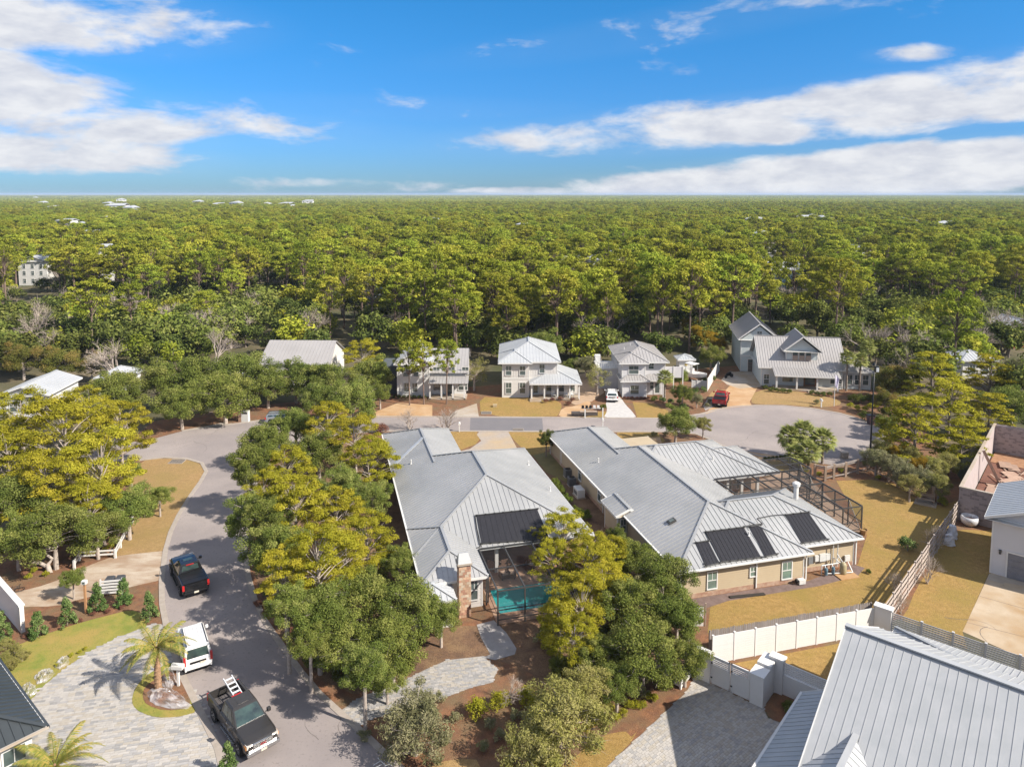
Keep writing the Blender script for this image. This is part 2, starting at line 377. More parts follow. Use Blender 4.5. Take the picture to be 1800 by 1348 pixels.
# hairline cracks on the asphalt
def crack(px, py, n, step, w=0.022, heading=0.0, z=0.0235, mat=None):
    p = P(px, py); a = heading; pts = [p.copy()]
    for _ in range(n):
        a += random.uniform(-.5, .5); p = p+Vector((math.cos(a)*step, math.sin(a)*step, 0)); pts.append(p.copy())
    mb = MB()
    for i in range(n):
        d = (pts[i+1]-pts[i]).normalized(); nn = Vector((-d.y, d.x, 0))*w*random.uniform(.5, 1.3)
        a0 = pts[i]; a1 = pts[i+1]
        mb.add([(a0.x-nn.x, a0.y-nn.y, z), (a0.x+nn.x, a0.y+nn.y, z), (a1.x+nn.x, a1.y+nn.y, z), (a1.x-nn.x, a1.y-nn.y, z)], [(0, 1, 2, 3)])
    return mb
m_crack = M('crack', (0.14, 0.12, 0.11), None, 3, 0.95)
for a in [(1290, 735, 14, .9, .02, .1), (1320, 760, 12, .9, .02, -.2), (1380, 745, 10, .9, .02, .6), (1300, 775, 9, .8, .02, 0.2), (300, 782, 12, .8, .02, .2), (260, 792, 10, .8, .02, 0), (340, 775, 8, .7, .02, -.4),
          (600, 1290, 5, .4, .018, 1.9), (560, 1300, 5, .4, .018, 2.0)]:
    crack(*a).build('crack', m_crack, kind='structure')

# lawns
LAWN_ISLAND = smoothpts([(246, 809), (290, 805), (330, 807), (354, 816), (362, 830), (354, 847), (334, 874), (314, 906), (300, 936), (291, 968), (262, 974), (213, 979), (190, 985), (214, 955), (228, 930), (246, 900), (222, 850)], 1)
sheet('lawn', LAWN_ISLAND, 0.016, m_lawn)
sheet('lawn', smoothpts([(0, 1148), (44, 1128), (98, 1108), (156, 1090), (200, 1079), (230, 1071), (252, 1079), (262, 1096), (243, 1108), (200, 1124), (156, 1146), (120, 1170), (78, 1204), (40, 1250), (0, 1300), (-120, 1420), (-160, 1300)], 1), 0.016, m_green)
sheet('lawn', smoothpts([(843, 697), (880, 699), (953, 698), (985, 706), (988, 715), (982, 728), (978, 732.5), (845, 732)], 1), 0.016, m_lawn_y)
sheet('lawn', [(1020, 725), (1068, 723), (1072, 728), (1062, 735), (1025, 734)], 0.016, m_lawn_y)
sheet('lawn', [(1112, 706), (1150, 710), (1175, 722), (1172, 735), (1120, 734)], 0.016, m_lawn_y)
sheet('lawn', [(787, 758.5), (838, 758.5), (845, 770), (836, 781), (812, 790), (796, 795), (780, 780)], 0.016, m_lawn_y)
sheet('lawn', [(891, 758.5), (985, 758.5), (985, 775), (950, 800), (930, 800), (905, 775)], 0.016, m_lawn_y)
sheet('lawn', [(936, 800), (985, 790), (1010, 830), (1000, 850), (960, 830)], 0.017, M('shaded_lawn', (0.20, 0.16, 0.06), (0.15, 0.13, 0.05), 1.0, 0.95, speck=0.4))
sheet('lawn', [(1085, 760), (1155, 760), (1170, 775), (1150, 785), (1085, 775)], 0.016, m_lawn_y)
sheet('lawn', smoothpts([(1246, 774), (1290, 792), (1340, 804), (1360, 812), (1320, 816), (1290, 806), (1235, 790)], 1), 0.016, m_lawn_y)
sheet('lawn', smoothpts([(1322, 810), (1360, 803), (1400, 812), (1420, 822), (1395, 835), (1330, 820)], 1), 0.018, m_lawn_y)
sheet('lawn', smoothpts([(1330, 684), (1390, 686), (1440, 695), (1480, 704), (1475, 714), (1430, 716), (1380, 711), (1330, 711), (1318, 706)], 1), 0.016, m_lawn)
sheet('lawn', smoothpts([(1244, 692), (1268, 683), (1290, 690), (1288, 700), (1262, 715), (1248, 713)], 1), 0.016, m_lawn)
sheet('lawn', [(1244, 1112), (1250, 1050), (1440, 1016), (1508, 992), (1524, 940), (1500, 900), (1470, 845), (1530, 843), (1570, 850), (1616, 880), (1655, 888), (1689, 878), (1620, 975), (1556, 1072), (1500, 1080)], 0.016, m_lawn_y)
sheet('lawn', [(1556, 1076), (1620, 980), (1689, 882), (1692, 915), (1748, 930), (1744, 1008), (1738, 1008), (1692, 1110), (1700, 1140)], 0.016, m_lawn_y)
sheet('lawn', [(1282, 1163), (1400, 1142), (1560, 1115), (1560, 1300), (1450, 1300), (1395, 1205)], 0.016, m_lawn_y)
sheet('mulch_strip', smoothpts([(1556, 1078), (1582, 1040), (1618, 990), (1636, 1000), (1612, 1030), (1590, 1085), (1566, 1092)], 1), 0.020, m_mulch)
sheet('mulch_strip', smoothpts([(1668, 925), (1690, 908), (1745, 922), (1742, 934), (1700, 930), (1672, 934)], 1), 0.020, m_mulch)
sheet('mulch_strip', [(1280, 1160), (1480, 1124), (1480, 1130), (1284, 1167)], 0.020, m_mulch)
sheet('mulch_strip', [(1196, 1056), (1250, 1047), (1420, 1021), (1500, 992), (1520, 998), (1508, 1012), (1440, 1030), (1280, 1056), (1244, 1068)], 0.020, M('grey_mulch', (0.19, 0.135, 0.12), (0.13, 0.09, 0.08), 2, 0.95, speck=0.5, bump=0.4))
sheet('lawn', smoothpts([(735, 1352), (800, 1332), (850, 1336), (850, 1420), (640, 1420)], 1), 0.016, m_lawn)
sheet('lawn', smoothpts([(985, 1352), (1020, 1322), (1058, 1292), (1100, 1284), (1125, 1288), (1062, 1352), (1000, 1420), (940, 1400)], 1), 0.016, m_lawn_y)
sheet('lawn', [(1130, 1262), (1150, 1240), (1188, 1215), (1196, 1212), (1140, 1265), (1110, 1295), (1100, 1285)], 0.0165, m_mulch)

# driveways and walks
sheet('driveway', smoothpts([(-40, 1075), (0, 1045), (60, 1034), (110, 1017), (137, 1003), (165, 990), (200, 978), (250, 972), (292, 968), (296, 972), (287, 1010), (286, 1019), (240, 1029), (190, 1041), (130, 1056), (98, 1066), (40, 1066), (0, 1072), (-40, 1100)], 1), 0.018, m_dirt)
DRIVE_G = [(1205, 1218), (1222, 1190), (1232, 1192), (1314, 1233), (1346, 1238), (1342, 1245), (1350, 1262), (1378, 1272), (1420, 1270), (1460, 1348), (1400, 1420), (980, 1420), (1062, 1352)]
sheet('driveway', [(843, 757.8), (893, 757.8), (910, 790), (925, 800), (850, 812), (820, 800), (797, 796), (826, 789), (846, 775), (838, 764)], 0.021, M('drive_paver', (0.36, 0.31, 0.27), (0.30, 0.265, 0.24), 2.2, 0.9, c3=(0.42, 0.30, 0.16), s3=0.12, speck=0.25))
sheet('driveway', smoothpts([(1078, 690), (1092, 700), (1100, 712), (1112, 724), (1120, 735.8), (1060, 735.6), (1068, 722), (1064, 706)], 1), 0.0215, M('pale_paver', (0.50, 0.48, 0.46), (0.42, 0.40, 0.39), 1.8, 0.85, speck=0.2))
sheet('driveway', smoothpts([(980, 734.5), (988, 716), (1012, 714), (1034, 704), (1040, 710), (1026, 724), (1022, 734.8)], 1), 0.0215, m_conc_tan)
sheet('driveway', [(985, 700), (1000, 660), (1045, 655), (1062, 690), (1040, 706), (1012, 712)], 0.0205, M('brick_paver', (0.42, 0.30, 0.20), (0.34, 0.24, 0.17), 2, 0.9, speck=0.3))
sheet('driveway', [(800, 722), (838, 709), (842, 734), (788, 734)], 0.0215, m_conc)
sheet('driveway', [(650, 728), (700, 708), (760, 712), (760, 733.5), (640, 733.5)], 0.0215, m_conc_tan)
sheet('driveway', [(1262, 700), (1285, 676), (1300, 665), (1337, 672), (1330, 684), (1318, 706), (1322, 714), (1290, 716), (1262, 720), (1240, 728)], 0.0215, m_conc_tan)
sheet('driveway', [(1278, 676), (1268, 668), (1280, 654), (1340, 652), (1337, 680), (1300, 683)], 0.0225, m_conc)
sheet('driveway', [(1244, 700), (1262, 696), (1262, 712), (1240, 722), (1236, 714)], 0.0222, m_road)
sheet('driveway', [(1090, 772), (1160, 768), (1165, 785), (1120, 800), (1060, 790)], 0.0215, m_conc_tan)
sheet('driveway', [(1310, 793), (1370, 802), (1400, 806), (1340, 812), (1300, 805)], 0.0235, m_conc_tan)
sheet('driveway', [(318, 758), (352, 751), (400, 741), (412, 746), (356, 753)], 0.0235, m_conc)
sheet('pine_straw_verge', [(276, 770), (316, 757), (352, 751), (350, 742), (310, 747), (272, 758)], 0.022, m_mulch)
sheet('pine_straw_verge', [(400, 745), (440, 738), (440, 731), (402, 737)], 0.024, m_mulch)
DR_D = [(1739, 1008), (1748, 1006), (1830, 1030), (1900, 1090), (1850, 1180), (1692, 1110)]
sheet('driveway', DR_D, 0.022, m_conc_n)
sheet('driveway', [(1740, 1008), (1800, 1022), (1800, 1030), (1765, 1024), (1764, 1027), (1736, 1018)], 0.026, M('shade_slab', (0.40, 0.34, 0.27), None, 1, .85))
for a in [((1722, 1048), (1830, 1078)), ((1700, 1094), (1850, 1132)), ((1762, 1028), (1765, 1030))]:
    p, q = P(*a[0]), P(*a[1]); MB().beam((p.x, p.y, 0.0245), (q.x, q.y, 0.0245), 0.03, 0.004).build('slab_joint', m_crack, kind='structure')
crack(1752, 1108, 9, .42, .02, 1.2, 0.0255).build('crack', m_crack, kind='structure')
crack(1735, 1128, 6, .4, .02, 1.1, 0.0255).build('crack', m_crack, kind='structure')
sheet('terrace', [(1240, 862), (1355, 838), (1400, 820), (1515, 930), (1500, 948), (1380, 880), (1290, 895)], 0.021, M('lanai_paver', (0.40, 0.28, 0.20), (0.34, 0.23, 0.16), 2, 0.9, speck=0.2))
sheet('driveway', [(745, 1178), (786, 1160), (850, 1153), (875, 1178), (864, 1200), (830, 1208), (782, 1226), (742, 1238), (690, 1252), (640, 1268), (628, 1282), (604, 1262), (600, 1248), (640, 1222), (700, 1202)], 0.021, m_joint)
sheet('path', [(850, 1156), (862, 1150), (846, 1122), (838, 1098), (868, 1090), (890, 1112), (908, 1140), (905, 1150), (870, 1160)], 0.0225, M('walk_slab', (0.33, 0.31, 0.30), (0.27, 0.25, 0.24), 1.5, .9, speck=.2))

# ---- paver fields laid as blocks: the largest (nearest) as single pavers, the rest of the field joined
def pip(x, y, poly):
    c = False; j = len(poly)-1
    for i in range(len(poly)):
        xi, yi = poly[i][:2]; xj, yj = poly[j][:2]
        if (yi > y) != (yj > y) and x < (xj-xi)*(y-yi)/(yj-yi)+xi: c = not c
        j = i
    return c
def paver_field(name, pts_px, theta, la, lb, z, weights, single=300, holes=(), herring=False, px=True):
    poly = [tuple(P(*p)[:2]) for p in pts_px]
    hol = [[tuple(P(*p)[:2]) for p in h] for h in holes]
    base = sheet(name, pts_px, z-0.012, m_joint)
    ct, st = math.cos(theta), math.sin(theta)
    us = [x*ct+y*st for x, y in poly]; vs_ = [-x*st+y*ct for x, y in poly]
    cells = []; r = random.Random(5); row = 0; v = min(vs_)
    while v < max(vs_):
        u = min(us)+(row % 2)*la*0.5+r.uniform(0, .1)
        while u < max(us):
            L_ = la*r.choice((0.8, 1.0, 1.25))
            cu, cv = u+L_/2, v+lb/2; x, y = cu*ct-cv*st, cu*st+cv*ct
            if pip(x, y, poly) and not any(pip(x, y, h) for h in hol):
                cells.append((math.hypot(x, y), x, y, L_, r.choices(range(4), weights)[0], r.uniform(-.003, .003)))
            u += L_
        v += lb; row += 1
    def visible(c):
        # roughly inside the frame
        F = c[2]*math.cos(PITCH)+HC*math.sin(PITCH); U = c[2]*math.sin(PITCH)-HC*math.cos(PITCH)
        px_ = 900+FPX*c[1]/F; py_ = PPY-FPX*U/F
        return 0 < px_ < 1800 and py_ < 1348
    cells = [c for c in cells if visible(c)]
    cells.sort()
    mesh = {}
    g = 0.008
    for k, (d, x, y, L_, mi, dz) in enumerate(cells[:single]):
        key = (round(L_, 3), mi)
        if key not in mesh:
            mesh[key] = MB().box(-L_/2+g, L_/2-g, -lb/2+g, lb/2-g, -0.03, 0.0).mesh('paver', m_paver[mi])
        obj('paver', mesh[key], base, loc=(x, y, z+dz), rot=(0, 0, theta))
    mb = MB()
    for (d, x, y, L_, mi, dz) in cells[single:]:
        mb.cur = mi; a = L_/2-g; b = lb/2-g
        q = [(x+ax*ct-bx*st, y+ax*st+bx*ct) for ax, bx in ((-a, -b), (a, -b), (a, b), (-a, b))]
        mb.add([(p[0], p[1], z+dz) for p in q]+[(p[0], p[1], z-.01) for p in q], [(0, 1, 2, 3), (0, 4, 5, 1), (1, 5, 6, 2), (2, 6, 7, 3), (3, 7, 4, 0)])
    if mb.v:
        o = mb.build('paver_field', m_paver, base, kind='stuff', fix=False)
    return base
ISLAND = smoothpts([(321, 1174), (308, 1166), (296, 1166), (280, 1174), (262, 1184), (246, 1198), (236, 1213), (231, 1233), (238, 1247), (262, 1258.5), (290, 1262), (323, 1258.5), (347.4, 1250.6), (338.5, 1224)], 1)
PAVE = [(54, 1231), (78, 1204), (120, 1170.5), (156, 1146), (200, 1124), (243, 1106), (270, 1096), (292, 1098), (302, 1130), (316, 1164), (330, 1195), (345, 1224), (370, 1275), (388, 1313), (400, 1360), (410, 1420), (-200, 1420), (-60, 1330), (0, 1290)]
paver_field('paver_driveway', PAVE, R(-49.5)+R(90)*0+R(49.5)+R(12), 0.50, 0.19, 0.034, (5, 3, 3, 1), holes=[ISLAND])
sheet('lawn', ISLAND, 0.040, m_green, thick=0.03)
sheet('mulch_bed', smoothpts([(312, 1178), (296, 1182), (270, 1196), (254, 1208), (250, 1226), (258, 1240), (290, 1250), (330, 1246), (336, 1232), (322, 1200)], 1), 0.050, m_mulch)
paver_field('entry_court', DRIVE_G, R(40), 0.30, 0.15, 0.034, (6, 2, 3, 0))
paver_field('paver_drive', [(745, 1178), (786, 1160), (850, 1153), (875, 1178), (864, 1200), (830, 1208), (782, 1226), (742, 1238), (690, 1252), (640, 1268), (628, 1282), (604, 1262), (600, 1248), (640, 1222), (700, 1202)], R(10), 0.32, 0.16, 0.036, (1, 4, 3, 3), single=0)
sheet('mulch_bed', smoothpts([(1345, 1240), (1366, 1212), (1400, 1214), (1420, 1226), (1400, 1262), (1380, 1272), (1352, 1264)], 1), 0.046, m_mulch)
# drain covers set in the lawns
m_iron = M('cast_iron', (0.05, 0.045, 0.04), None, 4, 0.7, metal=0.3)
def drain(px, py, w, d, label):
    p = P(px, py); t = thing('storm_drain', label, 'storm drain', (p.x, p.y, 0.02), 0, 'kerb inlets along the street')
    MB().box(-w/2, w/2, -d/2, d/2, 0, 0.05).box(-w/2, w/2, d/2-.1, d/2, .05, .14).build('frame', m_kerb, t)
    mb = MB()
    for k in range(9): mb.box(-w/2+.1+k*(w-.26)/8, -w/2+.17+k*(w-.26)/8, -d/2+.08, d/2-.12, .05, .075)
    mb.build('grate', m_iron, t)
drain(855, 726.5, 1.5, 1.0, 'kerb drain in the tan lawn before the pale two-storey house')
drain(911, 756.5, 1.5, .8, 'kerb drain at the darker patch of the cross street')
drain(311, 812, 1.7, 1.2, 'kerb drain in the lawn at the street corner')
mb = MB(); p = P(870, 715)
MB().box(-.3, .3, -.3, .3, 0, .35).build('utility_box', M('beige_plastic', (0.42, 0.33, 0.2), None, 3, .6), loc=(p.x, p.y, .016)).__class__
bpy.context.scene.objects['utility_box']['label'] = 'small beige utility box on the tan front lawn'; bpy.context.scene.objects['utility_box']['category'] = 'utility box'
# chalk strokes on the asphalt at the bottom of the frame
m_chalk = M('white_paint', (0.75, 0.74, 0.72), None, 5, .8)
mb = MB()
for a, b in [((664, 1332), (678, 1346)), ((678, 1346), (696, 1338)), ((672, 1330), (688, 1326)), ((688, 1326), (700, 1344)), ((656, 1345), (668, 1338)), ((676, 1336), (690, 1346)), ((660, 1349), (672, 1343))]:
    p, q = P(*a), P(*b); mb.beam((p.x, p.y, .0255), (q.x, q.y, .0255), .05, .003)
mb.build('road_marking', m_chalk, kind='structure')
# ================================================================ HOUSE KIT
m_roofA = M('metal_roof_grey', (0.40, 0.40, 0.395), (0.35, 0.35, 0.35), 0.35, 0.42, metal=0.35, c3=(0.45, 0.445, 0.44), s3=0.16, spec=0.5, speck=0.10)
m_roofC = M('metal_roof_blue_grey', (0.40, 0.405, 0.415), (0.355, 0.365, 0.375), 0.9, 0.5, metal=0.1, spec=0.5, rnd=0.03)
m_roofW = M('metal_roof_pale', (0.52, 0.53, 0.54), (0.47, 0.48, 0.49), 0.3, 0.45, metal=0.3)
m_roofG = M('metal_roof_warm_grey', (0.40, 0.38, 0.37), (0.36, 0.34, 0.33), 0.3, 0.5, metal=0.25)
m_roofD = M('metal_roof_charcoal', (0.085, 0.095, 0.10), (0.07, 0.08, 0.085), 0.4, 0.35, metal=0.5)
m_white = M('white_paint_trim', (0.64, 0.63, 0.61), (0.58, 0.57, 0.55), 1.2, 0.6)
m_vinyl = M('white_vinyl', (0.68, 0.66, 0.64), (0.64, 0.62, 0.60), 0.8, 0.45, rnd=0.02)
m_glass = M('window_glass', (0.055, 0.075, 0.075), (0.10, 0.13, 0.125), 0.8, 0.06, spec=0.9)
m_glassg = M('window_glass_green', (0.16, 0.24, 0.20), (0.10, 0.14, 0.13), 1.2, 0.08, spec=0.9)
m_beige = M('beige_siding', (0.42, 0.34, 0.23), (0.39, 0.31, 0.21), 0.8, 0.75)
m_greige = M('greige_siding', (0.43, 0.39, 0.34), (0.40, 0.36, 0.32), 0.8, 0.75)
m_pale = M('pale_siding', (0.60, 0.575, 0.545), (0.56, 0.53, 0.50), 0.6, 0.75)
m_cool = M('cool_grey_siding', (0.56, 0.545, 0.55), (0.52, 0.51, 0.515), 0.6, 0.75)
m_bluegrey = M('blue_grey_siding', (0.50, 0.54, 0.54), (0.47, 0.51, 0.51), 0.6, 0.75)
m_brickw = M('brick_stem_wall', (0.36, 0.22, 0.15), (0.28, 0.16, 0.11), 5, 0.9, c3=(0.42, 0.30, 0.22), s3=2, speck=.4)
m_dark = M('dark_recess', (0.03, 0.03, 0.032), None, 2, 0.8)
m_brick = [M('brick_tan', (0.46, 0.30, 0.20), None, 6, .9, rnd=.2), M('brick_rose', (0.40, 0.22, 0.15), None, 6, .9, rnd=.2), M('brick_cream', (0.50, 0.40, 0.30), None, 6, .9, rnd=.15)]
m_mortar = M('mortar', (0.42, 0.36, 0.30), None, 6, .95)
m_solar = M('pool_solar_mat', (0.018, 0.018, 0.022), (0.026, 0.025, 0.03), 6, 0.55, spec=0.3)
m_pipe = M('black_pipe', (0.02, 0.02, 0.02), None, 3, 0.5)
m_bronze = M('bronze_frame', (0.10, 0.095, 0.09), None, 3, 0.5, metal=0.5)
m_palewood = M('whitewashed_wood', (0.46, 0.39, 0.35), (0.35, 0.29, 0.255), 1.5, 0.85, stretch=(1, 1, 6), rnd=.08, speck=.15)
m_wood = M('weathered_wood', (0.34, 0.26, 0.20), (0.26, 0.19, 0.14), 1.5, 0.9, stretch=(1, 1, 6), rnd=.12, speck=.2)
m_greywood = M('grey_wood', (0.27, 0.235, 0.215), (0.20, 0.17, 0.155), 1.5, 0.9, rnd=.15, speck=.3)

def ribs(mb, poly, dn, spacing, w, h, z0=0.0):
    """standing seams across a roof plane: poly 3-D points, dn = downslope direction (2-D)"""
    p0 = Vector(poly[0]); nrm = None
    for i in range(len(poly)):
        a, b, c = Vector(poly[i-2]), Vector(poly[i-1]), Vector(poly[i]); n = (b-a).cross(c-b)
        if n.length > 1e-4: nrm = n.normalized(); break
    if nrm.z < 0: nrm = -nrm
    d2 = Vector((dn[0], dn[1], 0)).normalized()
    gz = -(nrm.x*d2.x+nrm.y*d2.y)/nrm.z; dv = Vector((d2.x, d2.y, gz)).normalized(); sv = nrm.cross(dv).normalized()
    uv = [((Vector(p)-p0).dot(sv), (Vector(p)-p0).dot(dv)) for p in poly]
    u = math.ceil(min(a for a, b in uv)/spacing)*spacing+spacing*0.37
    mx = max(a for a, b in uv)
    while u < mx-0.03:
        hit = []
        for i in range(len(uv)):
            (a, b), (c, d) = uv[i], uv[(i+1) % len(uv)]
            if (a-u)*(c-u) < 0: hit.append(b+(d-b)*(u-a)/(c-a))
        hit.sort()
        for i in range(0, len(hit)-1, 2):
            if hit[i+1]-hit[i] > 0.15:
                s = p0+sv*u+dv*(hit[i]+0.02)+nrm*(h/2+z0); e = p0+sv*u+dv*(hit[i+1]-0.02)+nrm*(h/2+z0)
                mb.beam(s, e, w, h, nrm)
        u += spacing
    return nrm, dv, sv
def clip(poly, k, lim, keep_less):
    out = []
    for i in range(len(poly)):
        a, b = poly[i], poly[(i+1) % len(poly)]; ia = (a[k] <= lim) == keep_less; ib = (b[k] <= lim) == keep_less
        if ia: out.append(a)
        if ia != ib:
            t = (lim-a[k])/(b[k]-a[k]); out.append((a[0]+(b[0]-a[0])*t, a[1]+(b[1]-a[1])*t))
    return out
def roof_plane(parent, off, poly, dn, mat, spacing=0.45, panels=False, th=0.09, rw=0.035, rh=0.045, name='roof_plane'):
    poly = [Vector(p) for p in poly]
    n = None
    for i in range(len(poly)):
        q = (poly[i-1]-poly[i-2]).cross(poly[i]-poly[i-1])
        if q.length > 1e-4: n = q.normalized(); break
    if n.z < 0: n = -n
    if not panels:
        mb = MB(off); mb.prism(poly, -n*th); rf = mb.build(name, mat, parent)
        mb = MB(off); ribs(mb, poly, dn, spacing, rw, rh)
        if mb.v: mb.build('seam', mat, rf, kind='stuff')
        return rf
    d2 = Vector((dn[0], dn[1], 0)).normalized(); gz = -(n.x*d2.x+n.y*d2.y)/n.z
    dv = Vector((d2.x, d2.y, gz)).normalized(); sv = n.cross(dv).normalized(); p0 = poly[0]
    mb = MB(off); mb.prism([p-n*0.03 for p in poly], -n*(th-.03)); rf = mb.build(name, mat, parent)
    uv = [((p-p0).dot(sv), (p-p0).dot(dv)) for p in poly]
    u = min(a for a, b in uv); mx = max(a for a, b in uv)
    while u < mx-0.02:
        strip = clip(clip(uv, 0, u+0.002, False), 0, min(u+spacing-0.002, mx), True)
        if len(strip) >= 3:
            w3 = [p0+sv*a+dv*b-n*0.006 for a, b in strip]
            mb = MB(off); mb.prism(w3, -n*0.02)
            lo = [b for a, b in strip if abs(a-(u+0.002)) < 0.02]
            if len(lo) >= 2 and max(lo)-min(lo) > .1:
                s = p0+sv*(u+.005)+dv*(min(lo)+.01)+n*(rh/2-.01); e = p0+sv*(u+.005)+dv*(max(lo)-.01)+n*(rh/2-.01)
                mb.beam(s, e, rw, rh, n)
            mb.build('roof_panel', mat, rf)
        u += spacing
    return rf
def block_planes(x0, x1, y0, y1, ze, s, axis='y', e0='hip', e1='hip'):
    """roof over a rectangle: ridge along axis, e0/e1 = hip or gable at its low/high end"""
    if axis == 'y':
        hw = (x1-x0)/2; xm = (x0+x1)/2; zr = ze+s*hw
        r0 = y0+(hw if e0 == 'hip' else 0); r1 = y1-(hw if e1 == 'hip' else 0)
        if r0 > r1: r0 = r1 = (r0+r1)/2
        pl = [([(x0, y0, ze), (x0, y1, ze), (xm, r1, zr), (xm, r0, zr)], (-1, 0)), ([(x1, y1, ze), (x1, y0, ze), (xm, r0, zr), (xm, r1, zr)], (1, 0))]
        if abs(r0-r1) < 1e-6: pl = [([(x0, y0, ze), (x0, y1, ze), (xm, r1, zr)], (-1, 0)), ([(x1, y1, ze), (x1, y0, ze), (xm, r0, zr)], (1, 0))]
        if e0 == 'hip': pl.append(([(x1, y0, ze), (x0, y0, ze), (xm, r0, zr)], (0, -1)))
        if e1 == 'hip': pl.append(([(x0, y1, ze), (x1, y1, ze), (xm, r1, zr)], (0, 1)))
        ridge = ((xm, r0, zr), (xm, r1, zr))
        hips = ([((x0, y0, ze), (xm, r0, zr)), ((x1, y0, ze), (xm, r0, zr))] if e0 == 'hip' else [])+([((x0, y1, ze), (xm, r1, zr)), ((x1, y1, ze), (xm, r1, zr))] if e1 == 'hip' else [])
    else:
        pl, ridge, hips = block_planes(y0, y1, x0, x1, ze, s, 'y', e0, e1)
        sw = lambda p: (p[1], p[0], p[2])
        pl = [([sw(p) for p in reversed(q)], (d[1], d[0])) for q, d in pl]; ridge = tuple(sw(p) for p in ridge); hips = [tuple(sw(p) for p in h) for h in hips]
    return pl, ridge, hips
def roof_block(parent, off, x0, x1, y0, y1, ze, s, axis='y', e0='hip', e1='hip', mat=None, spacing=0.45, panels=(), trim=m_white, cap=None, wallmat=None, skip=(), fascia=True, rw=.035, rh=.045, capw=.22, nocap=()):
    pl, ridge, hips = block_planes(x0, x1, y0, y1, ze, s, axis, e0, e1)
    for i, (poly, dn) in enumerate(pl):
        if i in skip: continue
        roof_plane(parent, off, poly, dn, mat, spacing, i in panels, rw=rw, rh=rh)
    mb = MB(off)
    lift = 0.05
    for i_, (a, b) in enumerate([ridge]+hips):
        if i_-1 in nocap: continue
        a = Vector(a); b = Vector(b)
        if (b-a).length > .1: mb.beam(a+Vector((0, 0, lift)), b+Vector((0, 0, lift)), capw, 0.05)
    if mb.v: mb.build('ridge_cap', cap or mat, parent)
    if fascia:
        mb = MB(off); t = 0.03; hgt = 0.2
        mb.box(x0-t, x1+t, y0-t, y0, ze-hgt, ze-.0) if (e0 == 'hip' or axis == 'x') else None
        mb.box(x0-t, x1+t, y1, y1+t, ze-hgt, ze-.0) if (e1 == 'hip' or axis == 'x') else None
        if axis == 'y' or e0 == 'hip': mb.box(x0-t, x0, y0, y1, ze-hgt, ze)
        if axis == 'y' or e1 == 'hip': mb.box(x1, x1+t, y0, y1, ze-hgt, ze)
        # rakes
        zr = ridge[0][2]
        if axis == 'y':
            xm = (x0+x1)/2
            for e, yy in ((e0, y0), (e1, y1)):
                if e == 'gable':
                    for xx in (x0, x1): mb.beam((xx, yy, ze-.09), (xm, yy, zr-.09), .05, .2, (0, 0, 1))
        else:
            ym = (y0+y1)/2
            for e, xx in ((e0, x0), (e1, x1)):
                if e == 'gable':
                    for yy in (y0, y1): mb.beam((xx, yy, ze-.09), (xx, ym, zr-.09), .05, .2, (0, 0, 1))
        mb.build('fascia', trim, parent)
        # soffit closes the eaves
        mb = MB(off); mb.box(x0+.01, x1-.01, y0+.01, y1-.01, ze-.2, ze-.17); mb.build('soffit', trim, parent)
    return ridge
def siding(mb, p, q, z0, z1, board=0.18, lip=0.018, top=None):
    """lapped boards between two plan points, facing the right-hand side of p->q; top(t)->z gives a raked top"""
    p = Vector((p[0], p[1], 0)); q = Vector((q[0], q[1], 0)); d = (q-p); L_ = d.length; d.normalize(); n = Vector((d.y, -d.x, 0))
    z = z0
    while z < z1-.01:
        zt = min(z+board, z1)
        a, b = 0.0, L_
        if top:
            # find the span where the rake is above z
            ts = [i/40*L_ for i in range(41) if top(i/40) > z+board*.5]
            if not ts: break
            a, b = ts[0], ts[-1]
            if b-a < .05: break
        A = p+d*a; B = p+d*b
        mb.add([(A.x+n.x*lip, A.y+n.y*lip, z), (B.x+n.x*lip, B.y+n.y*lip, z), (B.x, B.y, zt), (A.x, A.y, zt), (A.x, A.y, z), (B.x, B.y, z)],
               [(0, 1, 2, 3), (0, 4, 5, 1)])
        z = zt
    return mb
def walls(parent, off, x0, x1, y0, y1, z0, z1, mat, board=0.18, stem=None, corner=True, name='wall'):
    mb = MB(off); mb.box(x0+.02, x1-.02, y0+.02, y1-.02, z0, z1)
    for p, q in (((x0, y0), (x1, y0)), ((x1, y0), (x1, y1)), ((x1, y1), (x0, y1)), ((x0, y1), (x0, y0))):
        siding(mb, p, q, z0, z1, board)
    w = mb.build(name, mat, parent, fix=False)
    if stem:
        mb = MB(off); mb.box(x0-.03, x1+.03, y0-.03, y1+.03, 0, stem[0]); mb.build('stem_wall', stem[1], parent)
    if corner:
        for cx, cy_ in ((x0, y0), (x1, y0), (x1, y1), (x0, y1)):
            sx = .09 if cx == x0 else -.09; sy = .09 if cy_ == y0 else -.09
            MB(off).box(cx-math.copysign(.035, sx), cx+sx, cy_-math.copysign(.035, sy), cy_+sy, z0, z1).build('corner_board', m_white, parent)
    return w
